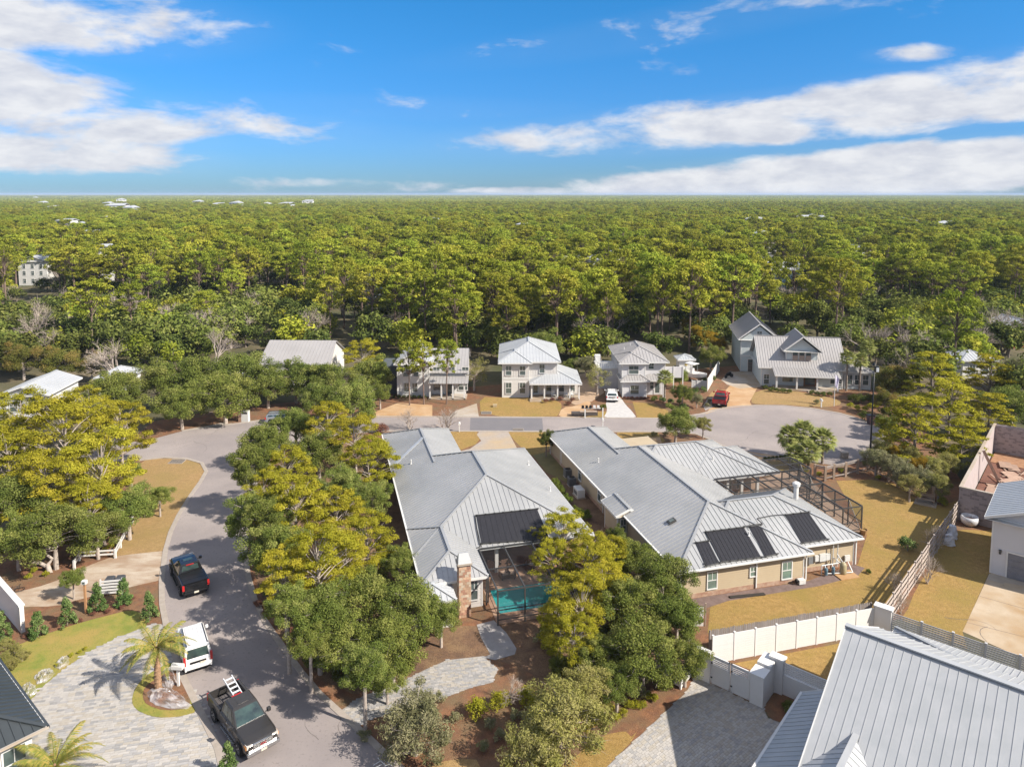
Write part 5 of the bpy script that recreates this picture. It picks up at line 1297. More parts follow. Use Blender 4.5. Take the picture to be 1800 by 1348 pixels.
crumple('wrapped_shrub', 'lower white cloth bundle leaning by the slatted fence', 'garden bag', P(1669, 957), .5, 1.0, m_bag, 8)
# block walls of the house under construction
m_block = [M('concrete_block', (.34, .28, .26), (.30, .245, .23), 3, .95, rnd=.1), M('concrete_block_dark', (.25, .205, .195), None, 3, .95, rnd=.1)]
m_blockp = M('parged_block', (.40, .34, .33), (.36, .30, .29), 1, .9)
NB = thing('block_shell', 'roofless concrete block walls of a house under construction at the right', 'building site', ABS_C.wor(80.6, 10.2), TC)
def block_wall(x0, y0, x1, y1, h, th=.2, inner=True):
    d = Vector((x1-x0, y1-y0, 0)); L_ = d.length; d.normalize(); n = Vector((d.y, -d.x, 0))
    mb = MB(); mb.beam((x0, y0, h/2), (x1, y1, h/2), th-.02, h); mb.build('wall', m_blockp, NB)
    mb = MB(); r = 0; rr = random.Random(int(L_*10))
    while r*.2 < h-.05:
        k = -.2 if r % 2 else 0
        while k < L_-.1:
            a0 = max(k, 0)+.008; a1 = min(k+.4, L_)-.008; k += .4
            if a1-a0 < .05: continue
            pr = th/2+rr.uniform(.0, .014)+(.03 if rr.random() < .03 else 0)
            A = Vector((x0, y0, 0))+d*a0; B = Vector((x0, y0, 0))+d*a1; z0 = r*.2+.008; z1 = (r+1)*.2-.008
            mb.cur = 1 if rr.random() < .3 else 0
            mb.add([A+n*pr+Vector((0, 0, z0)), B+n*pr+Vector((0, 0, z0)), B+n*pr+Vector((0, 0, z1)), A+n*pr+Vector((0, 0, z1)),
                    A+n*(pr-.03)+Vector((0, 0, z0)), B+n*(pr-.03)+Vector((0, 0, z0)), B+n*(pr-.03)+Vector((0, 0, z1)), A+n*(pr-.03)+Vector((0, 0, z1))],
                   [(0, 1, 2, 3), (0, 4, 5, 1), (3, 2, 6, 7), (1, 5, 6, 2), (0, 3, 7, 4)])
        r += 1
    mb.build('block_courses', m_block, NB, kind='stuff', fix=False)
block_wall(0, 0, 0, -8, 3.3)                     # near wall, faces the camera
block_wall(25.5, -8, 25.5, 0, 3.3)
mbx = MB()
block_wall(25.5, 0, 0, 0, 3.3)                   # long left wall: outer face
block_wall(25.3, -1.4, 25.3, -9, 3.3)
block_wall(22.6, -9, 25.3, -9, 3.3)
MB().box(-.14, 25.6, -.14, .14, 3.3, 3.42).build('bond_beam', m_conc, NB); MB().box(-.14, .14, -8, -.14, 3.3, 3.42).build('bond_beam', m_conc, NB)
# far cross wall facing the camera
block_wall(24.6, 0, 24.6, -9, 3.3)
MB().box(.2, 24.4, -9, -.2, .0, .08).build('slab', M('site_dirt', (.18, .08, .05), (.13, .06, .045), .8, .95, speck=.5), NB)
MB().box(20, 24.3, -9, -.3, .08, .14).build('sand_fill', M('orange_sand', (.33, .18, .10), (.25, .13, .07), 2, .95), NB)
rl = random.Random(4); m_lum = M('lumber', (.40, .27, .20), (.3, .2, .15), 2, .85, rnd=.2)
for k in range(60):
    x = rl.uniform(3, 20); y = rl.uniform(-8, -1.6); p = NB.matrix_world  # loose boards and plywood on the slab
    w0 = ABS_C.wor(80.6+x, 10.2+y, .12+.03*rl.randint(0, 6)); sheetb = rl.random() < .4
    o = MB().box(-1.1 if sheetb else -1.5, 1.1 if sheetb else 1.5, -.6 if sheetb else -.08, .6 if sheetb else .08, 0, .03).build('plywood_sheet' if sheetb else 'lumber_board', m_lum, loc=w0, rot=(rl.uniform(-.04, .04), 0, TC+rl.uniform(-.8, .8)))
    tag(o, 'loose plywood sheet lying on the slab inside the block walls' if sheetb else 'loose timber board lying on the slab inside the block walls', 'plywood' if sheetb else 'board', 'plywood sheets on the building site slab' if sheetb else 'boards on the building site slab')
t = thing('timber_brace', 'tall dark timber brace leaning on the inside of the long block wall', 'brace', ABS_C.wor(80.6+12, 10.2-.3), TC)
MB().beam((0, 0, 3.7), (.6, -2.0, .1), .5, .06).build('plank', m_lum, t); MB().beam((.9, 0, 3.5), (1.3, -1.6, .1), .12, .3).build('plank', m_lum, t)
# low white wall stub at the left edge
w0 = ABS_C.wor(14.9, 59.55); t = thing('garden_wall', 'white rendered garden wall end at the left edge by the round bushes', 'wall', w0, TC)
MB().box(-.14, .14, 0, 6, 0, 2.05).build('wall', m_vinyl, t); MB().box(-.2, .2, -.06, 6, 2.05, 2.15).build('cap', m_vinyl, t)
# white two-rail fence at the corner lot
pts = [(131, 1001), (140, 985), (203, 981), (212, 963), (220, 947), (228, 932), (233, 920)]
w = [P(*q) for q in pts]; t = thing('rail_fence', 'low white two rail fence bending round the corner lot under the pines', 'fence', w[0]); o0 = w[0]
for i, q in enumerate(w):
    MB(o0).box(q.x-.08, q.x+.08, q.y-.08, q.y+.08, 0, .85).build('post', m_white, t)
    if i:
        a = w[i-1]
        for z in (.75, .42): MB(o0).beam((a.x, a.y, z), (q.x, q.y, z), .06, .13).build('rail', m_white, t)
# dark glossy picket strip far left
# louvred bin enclosure with two dark bins
e0 = P(197, 1046); t = thing('bin_enclosure', 'white slatted enclosure between two conical bushes in the mulch bed', 'enclosure', e0, R(10))
for k in range(5): MB().box(-.75, .75, -.04, .0, .18+k*.24, .32+k*.24).build('slat', m_white, t)
for x in (-.8, .8): MB().box(x-.05, x+.05, -.05, .05, 0, 1.4).build('post', m_white, t)
for i, x in enumerate((-.38, .38)):
    q = e0+Vector((math.cos(R(10))*x, math.sin(R(10))*x+.5, 0)); b = thing('wheeled_bin', ('dark wheeled bin at the left inside the white slatted enclosure', 'dark wheeled bin at the right inside the white slatted enclosure')[i], 'bin', q, R(10))
    MB().loft([[(-.26, -.28, .06), (.26, -.28, .06), (.26, .28, .06), (-.26, .28, .06)], [(-.33, -.36, 1.12), (.33, -.36, 1.12), (.33, .36, 1.12), (-.33, .36, 1.12)]]).build('body', M('bin_black', (.03, .03, .035), None, 3, .5), b)
    MB().loft([[(-.35, -.38, 1.13), (.35, -.38, 1.13), (.35, .38, 1.13), (-.35, .38, 1.13)], [(-.25, -.25, 1.27), (.25, -.25, 1.27), (.25, .28, 1.27), (-.25, .28, 1.27)]]).build('lid', M('bin_lid', (.06, .062, .07), None, 3, .45), b)
    for sx in (-1, 1): MB().tube((sx*.3, .33, .12), (sx*.36, .33, .12), .12, n=10).build('wheel', m_pipe, b)
# wooden post with a white lamp box
p0 = P(151.5, 1077); t = thing('garden_post', 'slim wooden post with a small white lamp box on top in the mulch bed', 'post', p0)
MB().box(-.07, .07, -.07, .07, 0, 2.35).build('post', M('cedar', (.45, .24, .12), (.36, .19, .09), 2, .8), t)
MB().box(-.17, .17, -.14, .14, 2.35, 2.62).build('lamp_box', m_white, t); MB().box(-.1, .1, -.15, -.14, 2.4, 2.55).build('lens', m_glass, t)
# dark clutter at the driveway's left edge: bicycle lying
p0 = P(22, 1040); t = thing('bicycle', 'dark bicycle lying on the sandy drive at the left edge', 'bicycle', p0, R(20))
for x in (-.5, .5):
    mb = MB(); ring = [(x+.33*math.cos(a*math.pi/9), .33*math.sin(a*math.pi/9), .12+.03*math.sin(a)) for a in range(19)]; mb.path(ring, [.025]*19, 5); mb.build('wheel', m_pipe, t)
mb = MB(); mb.tube((-.5, 0, .15), (-.1, .45, .2), .02); mb.tube((-.1, .45, .2), (.4, .4, .2), .02); mb.tube((.5, 0, .15), (.38, .5, .22), .02); mb.tube((-.1, .0, .17), (.4, .4, .2), .02); mb.tube((-.1, 0, .17), (-.14, .55, .22), .02); mb.tube((-.5, 0, .15), (-.1, 0, .17), .02); mb.tube((.3, .58, .22), (.48, .5, .3), .02); mb.build('frame', m_pipe, t)
# mailbox by the palm island
p0 = P(314, 1205, .03); t = thing('mailbox', 'white mailbox with post beside the palm island and white van', 'mailbox', p0, R(-6))
MB().box(-.07, .07, -.07, .07, 0, 1.15).build('post', m_white, t); MB().box(-.3, .3, -.12, .12, 1.15, 1.22).build('arm', m_white, t)
mb = MB(); n = 9; prof = [(-.34, -.17)]+[(0, 0)]*0
rg = [[(x, -.17, 1.22), (x, .17, 1.22), (x, .17, 1.42), (x, .12, 1.52), (x, 0, 1.56), (x, -.12, 1.52), (x, -.17, 1.42)] for x in (-.38, .38)]
mb.loft(rg).build('box', m_white, t)
# lamp standard on the cul-de-sac
p0 = Vector((42.45, 82.4, 0)); t = thing('street_lamp', 'tall black street lamp pole with lantern beside the cul-de-sac', 'street lamp', p0)
m_blk = M('black_metal', (.015, .015, .017), None, 3, .4, metal=.4)
MB().lathe([(.22, 0), (.2, .5), (.12, .7), (.09, 6), (.065, 11.6)], n=10).build('pole', m_blk, t, smooth=True)
MB().beam((0, 0, 11.6), (0, -.55, 11.75), .06, .06).build('arm', m_blk, t)
MB().box(-.2, .2, -.75, -.35, 11.45, 12.1).build('lantern', m_blk, t); MB().box(-.16, .16, -.77, -.75, 11.5, 12.0).build('lens', M('lamp_lens', (.5, .52, .55), None, 3, .2), t)
MB().lathe([(.26, 12.1), (.03, 12.4)], n=10).build('cap', m_blk, t)
# flag pole
p0 = P(1466, 714); t = thing('flagpole', 'thin white flagpole with furled flag in front of the blue grey house', 'flagpole', p0)
MB().lathe([(.06, 0), (.04, 5.2), (.08, 5.25), (.02, 5.35)], n=8).build('pole', m_white, t)
mb = MB(); mb.loft([[(.03, 0, 4.9), (.05, .02, 4.9), (.05, -.02, 3.2), (.03, 0, 3.2)], [(.35, .1, 4.6), (.37, .12, 4.6), (.28, -.04, 2.9), (.26, -.06, 2.9)], [(.55, -.08, 4.3), (.57, -.06, 4.3), (.45, .06, 2.6), (.43, .04, 2.6)]])
mb.build('flag', M('flag_cloth', (.55, .52, .6), (.25, .22, .4), 1.5, .9), t)
# mailboxes, posts and bollards on the cross street
def kerb_mailbox(px, py, label, h=1.2):
    p = P(px, py); t = thing('mailbox', label, 'mailbox', p); MB().box(-.07, .07, -.07, .07, 0, h-.2).build('post', m_white, t)
    MB().loft([[(-.13, y, h-.2), (.13, y, h-.2), (.13, y, h), (.07, y, h+.1), (-.07, y, h+.1), (-.13, y, h)] for y in (-.3, .3)]).build('box', m_white, t)
kerb_mailbox(807.5, 759, 'white mailbox in front of the grey roof with two bare trees')
kerb_mailbox(1059.5, 752, 'white mailbox at the kerb behind the beige house roof')
kerb_mailbox(1443.5, 716, 'small white marker post in the orange bed below the flagpole')
kerb_mailbox(183, 758, 'white mailbox half under the yellow pines at the left') if False else None
p0 = P(1043, 735.0); t = thing('cluster_mailboxes', 'row of five small mailboxes on a rail in the mulch island', 'mailboxes', p0)
for k in range(5):
    MB().box(-1.7+k*.55, -1.35+k*.55, -.15, .15, 1.5, 1.85).build('box', m_white if k > 2 else m_blk, t)
for x in (-1.2, 1.35): MB().box(x-.08, x+.08, -.08, .08, 0, 1.5).build('post', m_white, t)
MB().box(-1.75, 1.0, -.1, .1, 1.42, 1.5).build('rail', m_white, t)
p0 = P(1031, 730); t = thing('timber_planter', 'low dark timber box under the mailbox row', 'planter box', p0)
MB().box(-2.2, 1.6, -.3, .3, 0, .55).build('box', M('dark_timber', (.10, .085, .08), None, 2, .9), t); MB().box(-1.0, 1.5, -.35, .35, .55, .62).build('lid', m_wood, t)
p0 = P(432, 741); t = thing('utility_cabinet', 'white utility cabinet with black window at the kerb below the oaks', 'cabinet', p0, R(-6))
MB().box(-.5, .5, -.3, .3, 0, 1.6).build('cabinet', m_white, t); MB().box(-.4, .4, -.32, -.3, 1.2, 1.45).build('window', m_dark, t); MB().box(-.95, -.5, -.3, .3, 0, 1.5).build('side', m_brickw, t)
# dark sign block and chair at the cul-de-sac edge
p0 = P(1530, 746); t = thing('wheeled_bin', 'dark wheeled bin standing behind the street lamp pole', 'bin', p0, R(10))
MB().loft([[(-.3, -.3, .05), (.3, -.3, .05), (.3, .3, .05), (-.3, .3, .05)], [(-.45, -.4, 1.3), (.45, -.4, 1.3), (.45, .4, 1.3), (-.45, .4, 1.3)]]).build('body', M('bin_maroon', (.06, .035, .04), None, 3, .5), t); MB().box(-.47, .47, -.42, .42, 1.3, 1.4).build('lid', m_blk, t)
p0 = P(1541, 744); t = thing('plastic_chair', 'white slatted chair beside the dark bin at the cul-de-sac', 'chair', p0, R(-20))
MB().box(-.3, .3, -.3, .3, .4, .45).build('seat', m_white, t)
for k in range(4): MB().box(-.3, .3, .28, .32, .5+k*.15, .6+k*.15).build('back_slat', m_white, t)
for sx in (-1, 1):
    for sy in (-1, 1): MB().box(sx*.27-.03, sx*.27+.03, sy*.27-.03, sy*.27+.03, 0, .4).build('leg', m_white, t)
p0 = P(1484, 805); t = thing('stone_stack', 'stack of pale flat stones at the lane end beside the palm clump', 'stones', p0)
for k in range(5): MB().box(-.4+.05*(k % 2), .4, -.3, .3+.04*(k % 3), k*.16, k*.16+.13).build('stone', m_conc, t)
# AC units and generator between the two long houses
m_ac = M('ac_grey', (.22, .23, .24), None, 3, .5, metal=.3)
def acu(px, py, label):
    p = P(px, py); t = thing('air_conditioner', label, 'air conditioner', p, TB)
    MB().box(-.45, .45, -.45, .45, 0, .08).build('pad', m_conc, t); MB().box(-.4, .4, -.4, .4, .08, .95).build('cabinet', m_ac, t)
    for k in range(8): MB().box(-.41, .41, -.41, .41, .15+k*.1, .17+k*.1).build('louvre', m_blk, t)
    MB().lathe([(.3, .95), (.3, .99), (.05, 1.0)], n=14).build('fan_grille', m_blk, t)
acu(1005, 853, 'grey air conditioner beside the beige wall, nearer the camera'); acu(998, 838, 'grey air conditioner beside the beige wall, farther one')
p = P(1018, 872); t = thing('generator', 'white standby generator box between the two long houses', 'generator', p, TB)
bevel(MB().box(-.42, .42, -.7, .7, .08, .95).build('cabinet', m_white, t), .05); MB().box(-.5, .5, -.8, .8, 0, .08).build('pad', m_conc, t); MB().box(-.43, -.42, -.5, .5, .3, .7).build('vent_grille', m_ac, t)
# pool pump group by the beige house
m_pvc = M('white_pvc', (.62, .62, .60), None, 4, .4); gx = FB.g(1478, 1003)
w0 = FB.wor(14.6, 1.3); t = thing('pool_equipment', 'cluster of pool pumps, filter tank and white pipes by the beige wall', 'pool equipment', w0, TB)
MB().lathe([(.25, 0), (.28, .1), (.28, .75), (.18, .95), (.06, 1.0)], (1.0, -.9, .1), 14).build('filter_tank', M('tan_tank', (.35, .30, .18), None, 3, .5), t, smooth=True)
for x in (-.6, 0.1): MB().lathe([(.12, 0), (.14, .4), (.16, .42), (.1, .6)], (x, -.8, .15), 10).build('pump', M('blue_grey_pump', (.10, .17, .22), None, 3, .5), t)
mb = MB()
for a, b in (((-.9, -.6, .9), (1.4, -.6, .9)), ((-.6, -.8, .6), (-.6, -.6, .9)), ((.1, -.8, .6), (.1, -.6, .9)), ((1.0, -.9, 1.0), (.9, -.2, 1.5)), ((.6, -.1, .3), (.6, -.1, 2.35)), ((1.05, -.1, .3), (1.05, -.1, 2.35)), ((.6, -.1, 1.2), (1.4, -.7, .5)), ((-.6, -.7, .2), (1.8, -1.1, .2)), ((-.9, -.6, .9), (-.9, -.6, .1)), ((1.8, -1.1, .2), (1.8, -.5, .8)), ((.3, -.5, .1), (1.1, -.2, 1.4))): mb.tube(a, b, .045, n=6)
mb.build('pipe', m_pvc, t)
for x, z, w_, h_ in ((-1.5, 1.1, .45, .6), (-.9, 1.2, .35, .5), (-.3, 1.2, .6, .65), (.25, 1.2, .45, .55), (2.2, .8, .5, .5)): MB().box(x-w_/2, x+w_/2, .0, .16, z-h_/2, z+h_/2).build('control_box', m_ac if x < -1 else m_pvc, t)
MB().box(.2, 2.0, -1.7, -.5, .0, .1).build('pad', m_conc_tan, t)
p = FB.wor(11.2, .1); t = thing('hose_reel', 'small white hose reel at the beige house corner', 'hose reel', p, TB); MB().box(-.3, .3, -.3, .1, .1, .45).build('box', m_pvc, t); MB().tube((-.35, -.1, .35), (-.5, -.1, .35), .18, n=10).build('reel', m_blk, t)
for a in (((6.2, -.35), 'dark drain grate strip in the grey mulch below the beige wall'),):
    p = FB.wor(*a[0]); t = thing('drain_cover', a[1], 'drain', p, TB-.1); MB().box(-1.8, 1.2, -.25, .05, 0.02, .1).build('cover', m_iron, t)
# boat and small things near the tower
p = P(1216, 668); t = thing('motor_boat', 'white motor boat with tall top parked between the white tower and fence', 'boat', p, R(-50))
rg = []
for x, w_, zb, zt in ((-2.8, .95, .5, 1.3), (-1, 1.1, .4, 1.35), (1, 1.05, .45, 1.45), (2.2, .65, .7, 1.6), (3.0, .08, 1.2, 1.75)):
    rg.append([(x, -w_, zt), (x, -w_*.8, zb+.25), (x, 0, zb), (x, w_*.8, zb+.25), (x, w_, zt), (x, w_*.8, zt-.06), (x, 0, zt-.2 if x < 1.5 else zt-.02), (x, -w_*.8, zt-.06)])
MB().loft(rg).build('hull', m_vinyl, t)
mb = MB()
for x in (-.8, .6):
    for y in (-.8, .8): mb.tube((x, y, 1.4), (x, y*.8, 2.9), .04)
mb.build('top_frame', m_ac, t); MB().box(-1.0, .9, -.8, .8, 2.9, 2.98).build('canopy', m_vinyl, t); MB().box(-.3, .3, -.25, .25, 1.3, 2.1).build('console', m_vinyl, t); MB().box(-3.1, -2.8, -.2, .2, .8, 1.9).build('outboard_motor', m_blk, t)
mb = MB(); mb.box(-2.5, 2, -.8, -.7, .3, .4).box(-2.5, 2, .7, .8, .3, .4)
for y in (-.9, .9): mb.tube((-1, y-.08, .3), (-1, y+.08, .3), .3, n=10)
mb.build('trailer', m_blk, t)
# white screen fence running away beside the driveway of the blue-grey house
a, b = P(1243, 688), P(1264, 652); 
slat_fence('screen_fence', 'white solid fence beside the red pickup receding to the back yard', a, b, 6, [.15+.3*i for i in range(7)], .12, m_white, sh=.29)
a, b = P(1216, 681), P(1243, 682)
slat_fence('garden_fence', 'low white fence in front of the boat', a, b, 3, [.1+.25*i for i in range(5)], .12, m_white, sh=.24)
p = P(1281, 664); t = thing('motorcycle', 'dark motorcycle parked by the blue grey garage', 'motorcycle', p, R(30))
for x in (-.7, .7): MB().tube((x, -.07, .33), (x, .07, .33), .33, n=12).build('wheel', m_pipe, t)
bevel(MB().loft([[(-.6, -.14, .4), (-.6, .14, .4), (-.6, .1, .85), (-.6, -.1, .85)], [(.1, -.2, .35), (.1, .2, .35), (.1, .16, 1.0), (.1, -.16, 1.0)], [(.6, -.08, .6), (.6, .08, .6), (.55, .06, 1.0), (.55, -.06, 1.0)]]).build('body', m_blk, t), .04)
MB().tube((.5, -.38, 1.1), (.5, .38, 1.1), .025).tube((.5, 0, 1.1), (.7, 0, .33), .04).build('handlebar', m_ac, t)
# gray post cluster by brush
# ================================================================ VEHICLES
m_tyre = M('tyre_rubber', (.02, .02, .02), None, 8, .85); m_rim = M('alloy_rim', (.45, .45, .46), None, 3, .3, metal=.8)
m_red = M('tail_light_red', (.45, .02, .02), None, 3, .25); m_lamp = M('head_lamp', (.55, .5, .45), None, 3, .1, spec=.9); m_amber = M('amber_lens', (.6, .25, .06), None, 3, .2)
m_chrome = M('chrome_trim', (.6, .6, .6), None, 3, .15, metal=.95); m_plate = M('number_plate', (.6, .58, .5), (.5, .4, .3), 6, .5)
m_cglass = M('car_glass', (.02, .03, .032), (.05, .08, .07), 1.5, .04, spec=1.0)
def wheel(t, x, y, r=.4, w=.26):
    wl = MB().tube((x, y-w/2, r), (x, y+w/2, r), r, n=20).build('wheel', m_tyre, t)
    s_ = 1 if y > 0 else -1
    mb = MB(); yo = y+s_*(w/2+.004)
    mb.tube((x, yo-s_*.02, r), (x, yo, r), r*.62, n=16); rim = mb.build('rim', m_rim, wl)
    mb = MB()
    for k in range(5):
        a = k*2*math.pi/5+.3; mb.beam((x+.1*math.cos(a), yo+s_*.012, r+.1*math.sin(a)), (x+r*.56*math.cos(a), yo+s_*.012, r+r*.56*math.sin(a)), .035, .03, (0, 1, 0))
    mb.build('spokes', m_blk, wl)
def ring8(x, w, zb, zt, tw=.9, ch=.12):
    return [(x, -w*.94, zb), (x, -w, zb+.12), (x, -w, zt-ch), (x, -w*tw, zt), (x, w*tw, zt), (x, w, zt-ch), (x, w, zb+.12), (x, w*.94, zb)]
def glassquad(t, name, pts, lift, mat=None):
    p = [Vector(q) for q in pts]; n = (p[1]-p[0]).cross(p[3]-p[0]).normalized()
    c = sum(p, Vector())/4
    if n.dot(c-Vector((c.x*0, 0, .9))) < 0: n = -n
    mb = MB(); mb.prism([q+n*lift for q in p], -n*.02); return mb.build(name, mat or m_cglass, t)
def lerp3(a, b, t): return tuple(a[i]+(b[i]-a[i])*t for i in range(3))
def pickup(name, label, p, rz, paint, cover=True, chrome=False, ladder=False):
    t = thing(name, label, 'pickup truck', p, rz)
    body = MB().loft([ring8(2.86, .86, .55, 1.0), ring8(2.72, .95, .45, 1.10), ring8(2.2, .99, .42, 1.16), ring8(1.25, 1.0, .42, 1.22), ring8(.2, 1.0, .42, 1.24), ring8(-.92, 1.0, .42, 1.24)]).build('body', paint, t)
    bevel(body, .05)
    # bed
    mb = MB(); mb.box(-2.86, -.93, -1.0, -.84, .5, 1.26); mb.box(-2.86, -.93, .84, 1.0, .5, 1.26); mb.box(-1.0, -.93, -.84, .84, .5, 1.25); bed = mb.build('bed_side', paint, t); bevel(bed, .03)
    MB().box(-2.8, -1.0, -.84, .84, .66, .74).build('bed_floor', M('bed_liner', (.10, .09, .09), None, 3, .8), t)
    mb = MB()
    for k in range(9): mb.box(-2.8, -1.0, -.8+k*.19, -.74+k*.19, .74, .765)
    mb.build('bed_rib', M('bed_liner', (.10, .09, .09)), t)
    tg = MB().box(-2.92, -2.86, -.86, .86, .6, 1.24).build('tailgate', paint, t); MB().box(-2.95, -2.92, -.18, .18, 1.0, 1.08).build('handle', m_blk, tg)
    if cover:
        for k in range(3): MB().box(-2.84+k*.63, -2.24+k*.63, -.9, .9, 1.265, 1.30).build('tonneau_panel', m_blk, t)
    # cab greenhouse
    lo = [(1.28, -.92, 1.21), (-.90, -.92, 1.22), (-.90, .92, 1.22), (1.28, .92, 1.21)]; hi = [(.48, -.73, 1.80), (-.72, -.74, 1.82), (-.72, .74, 1.82), (.48, .73, 1.80)]
    top = [(.35, -.64, 1.88), (-.62, -.64, 1.90), (-.62, .64, 1.90), (.35, .64, 1.88)]
    cab = MB().loft([lo, hi, top]).build('cab', paint, t); bevel(cab, .03)
    L = lambda a, b, u: lerp3(a, b, u)
    def face(a, b, c, d, i0=.07, i1=.93, j0=.1, j1=.94):
        f = lambda u, v: L(L(a, b, u), L(d, c, u), v); return [f(i0, j0), f(i1, j0), f(i1, j1), f(i0, j1)]
    glassquad(t, 'windshield', face(lo[3], lo[0], hi[0], hi[3], .05, .95, .06, .95), .012)
    glassquad(t, 'rear_window', face(lo[1], lo[2], hi[2], hi[1], .12, .88, .3, .92), .012)
    for a, b, c, d in ((lo[0], lo[1], hi[1], hi[0]), (lo[2], lo[3], hi[3], hi[2])):
        for i0, i1 in ((.22, .52), (.55, .86)) if a is lo[0] else ((.14, .45), (.48, .78)): glassquad(t, 'side_window', face(a, b, c, d, i0, i1, .12, .9), .012)
    MB().box(-.8, -.74, -.3, .3, 1.80, 1.85).build('brake_light', m_red, t)
    for sx in (1, -1):
        MB().box(.0, .02, sx*1.0, sx*1.006, .6, 1.2).build('door_line', m_blk, t); MB().box(1.02, 1.04, sx*1.0, sx*1.006, .6, 1.2).build('door_line', m_blk, t)
        MB().box(.1, .3, sx*1.0, sx*1.03, 1.02, 1.08).build('door_handle', m_chrome if chrome else m_blk, t)
        mb = MB(); mb.box(.98, 1.18, sx*1.06, sx*1.28, 1.22, 1.44); mb.box(1.05, 1.12, sx*.95, sx*1.08, 1.24, 1.3); bevel(mb.build('side_mirror', paint, t), .03)
        MB().box(2.55, 2.84, sx*.62, sx*.93, .86, 1.06).build('headlight', m_lamp, t); MB().box(2.5, 2.80, sx*.9, sx*.975, .84, 1.0).build('turn_signal', m_amber, t)
        MB().box(-2.94, -2.8, sx*.85, sx*1.01, .8, 1.22).build('taillight', m_red, t)
        for x in (1.85, -1.85):
            MB().tube((x, sx*.985, .52), (x, sx*1.012, .52), .50, n=20).build('wheel_arch', m_blk, t)
            wheel(t, x, sx*.93, .41, .28)
        MB().box(-.8, 1.3, sx*.98, sx*1.12, .36, .42).build('running_board', m_chrome if chrome else m_blk, t)
    g = MB().box(2.80, 2.90, -.58, .58, .72, 1.04).build('grille', m_chrome if chrome else m_blk, t)
    for k in range(4): MB().box(2.90, 2.92, -.52, .52, .76+k*.07, .785+k*.07).build('grille_bar', m_blk if chrome else m_ac, g)
    bevel(MB().box(2.82, 3.0, -.95, .95, .46, .68).build('front_bumper', m_chrome if chrome else paint, t), .04); bevel(MB().box(-3.04, -2.9, -.92, .92, .45, .62).build('rear_bumper', m_chrome if chrome else m_blk, t), .03)
    MB().box(-3.055, -3.04, -.17, .17, .48, .62).build('number_plate', m_plate, t); MB().box(3.0, 3.012, -.17, .17, .5, .64).build('number_plate', m_plate, t)
    MB().box(-2.9, 2.8, -.8, .8, .3, .45).build('chassis', m_blk, t)
    if not cover: MB().box(-.35, .25, -.3, .3, 1.895, 1.90).build('roof_panel_line', paint, t)
    else: MB().box(-.1, .3, -.35, .35, 1.885, 1.905).build('sunroof', m_cglass, t)
    if chrome:
        cu = bpy.data.curves.new('emblem', 'FONT'); cu.body = 'GMC'; cu.size = .17; cu.extrude = .006; cu.align_x = 'CENTER'; cu.align_y = 'CENTER'
        o = bpy.data.objects.new('emblem_tmp', cu); COL.objects.link(o); dg = bpy.context.evaluated_depsgraph_get(); me = bpy.data.meshes.new_from_object(o.evaluated_get(dg)); bpy.data.objects.remove(o)
        me.materials.clear(); me.materials.append(m_red)
        obj('emblem', me, g, loc=(2.93, 0, .88), rot=(R(90), 0, R(90)))
    return t
m_black_p = M('black_paint', (.012, .012, .013), None, 2, .12, spec=.8); m_grey_p = M('dark_grey_paint', (.055, .05, .048), (.048, .045, .043), 2, .2, metal=.4, spec=.8); m_red_p = M('red_paint', (.35, .015, .02), None, 2, .2, spec=.7)
m_white_p = M('white_car_paint', (.74, .73, .72), None, 2, .18, spec=.6); m_silver = M('silver_paint', (.38, .40, .42), None, 2, .25, metal=.6)
def heading(p, q): d = q-p; return math.atan2(d.y, d.x)
a, b = P(345, 1040), P(308, 985)
c_ = P(332, 1022); pickup('pickup_truck', 'glossy black crew cab pickup driving up the street, seen from behind', Vector((c_.x, c_.y, .022)), heading(P(345, 1045), P(316, 985)), m_black_p)
c_ = P(427, 1282); TRK = Vector((c_.x, c_.y, .022)); HDT = heading(P(383, 1240), P(448, 1327)); pickup('pickup_truck', 'dark grey pickup with open bed and ladder parked beside the paver drive', TRK, HDT, m_grey_p, cover=False, chrome=True)
c_ = P(1267, 708); pickup('pickup_truck', 'red pickup parked beside the tan driveway near the cul-de-sac', Vector((c_.x, c_.y, .023)), heading(P(1265, 709), P(1271, 692)), m_red_p)
# ladder standing in the bed
lp = TRK+Vector((math.cos(HDT)*-1.55-math.sin(HDT)*.25, math.sin(HDT)*-1.55+math.cos(HDT)*.25, .76)); t = thing('step_ladder', 'white folding step ladder lying across the open bed of the grey pickup', 'ladder', lp, HDT)
m_lad = M('white_ladder', (.66, .67, .7), None, 3, .4)
A0, A1 = Vector((-1.0, -.35, .85)), Vector((.6, .35, 1.05))
for s_ in (-1, 1): MB().beam((-1.25, s_*.26, 1.0), (.62, s_*.24, .62), .05, .1).build('rail', m_lad, t)
for k in range(5):
    f = (k+.5)/5; MB().box(-1.25+1.87*f-.06, -1.25+1.87*f+.06, -.24, .24, 1.0-.38*f-.015, 1.0-.38*f+.02).build('rung', m_lad, t)
for s_ in (-1, 1): MB().beam((.6, s_*.2, .6), (-.3, s_*.2, .02), .04, .05).build('back_leg', m_blk, t)
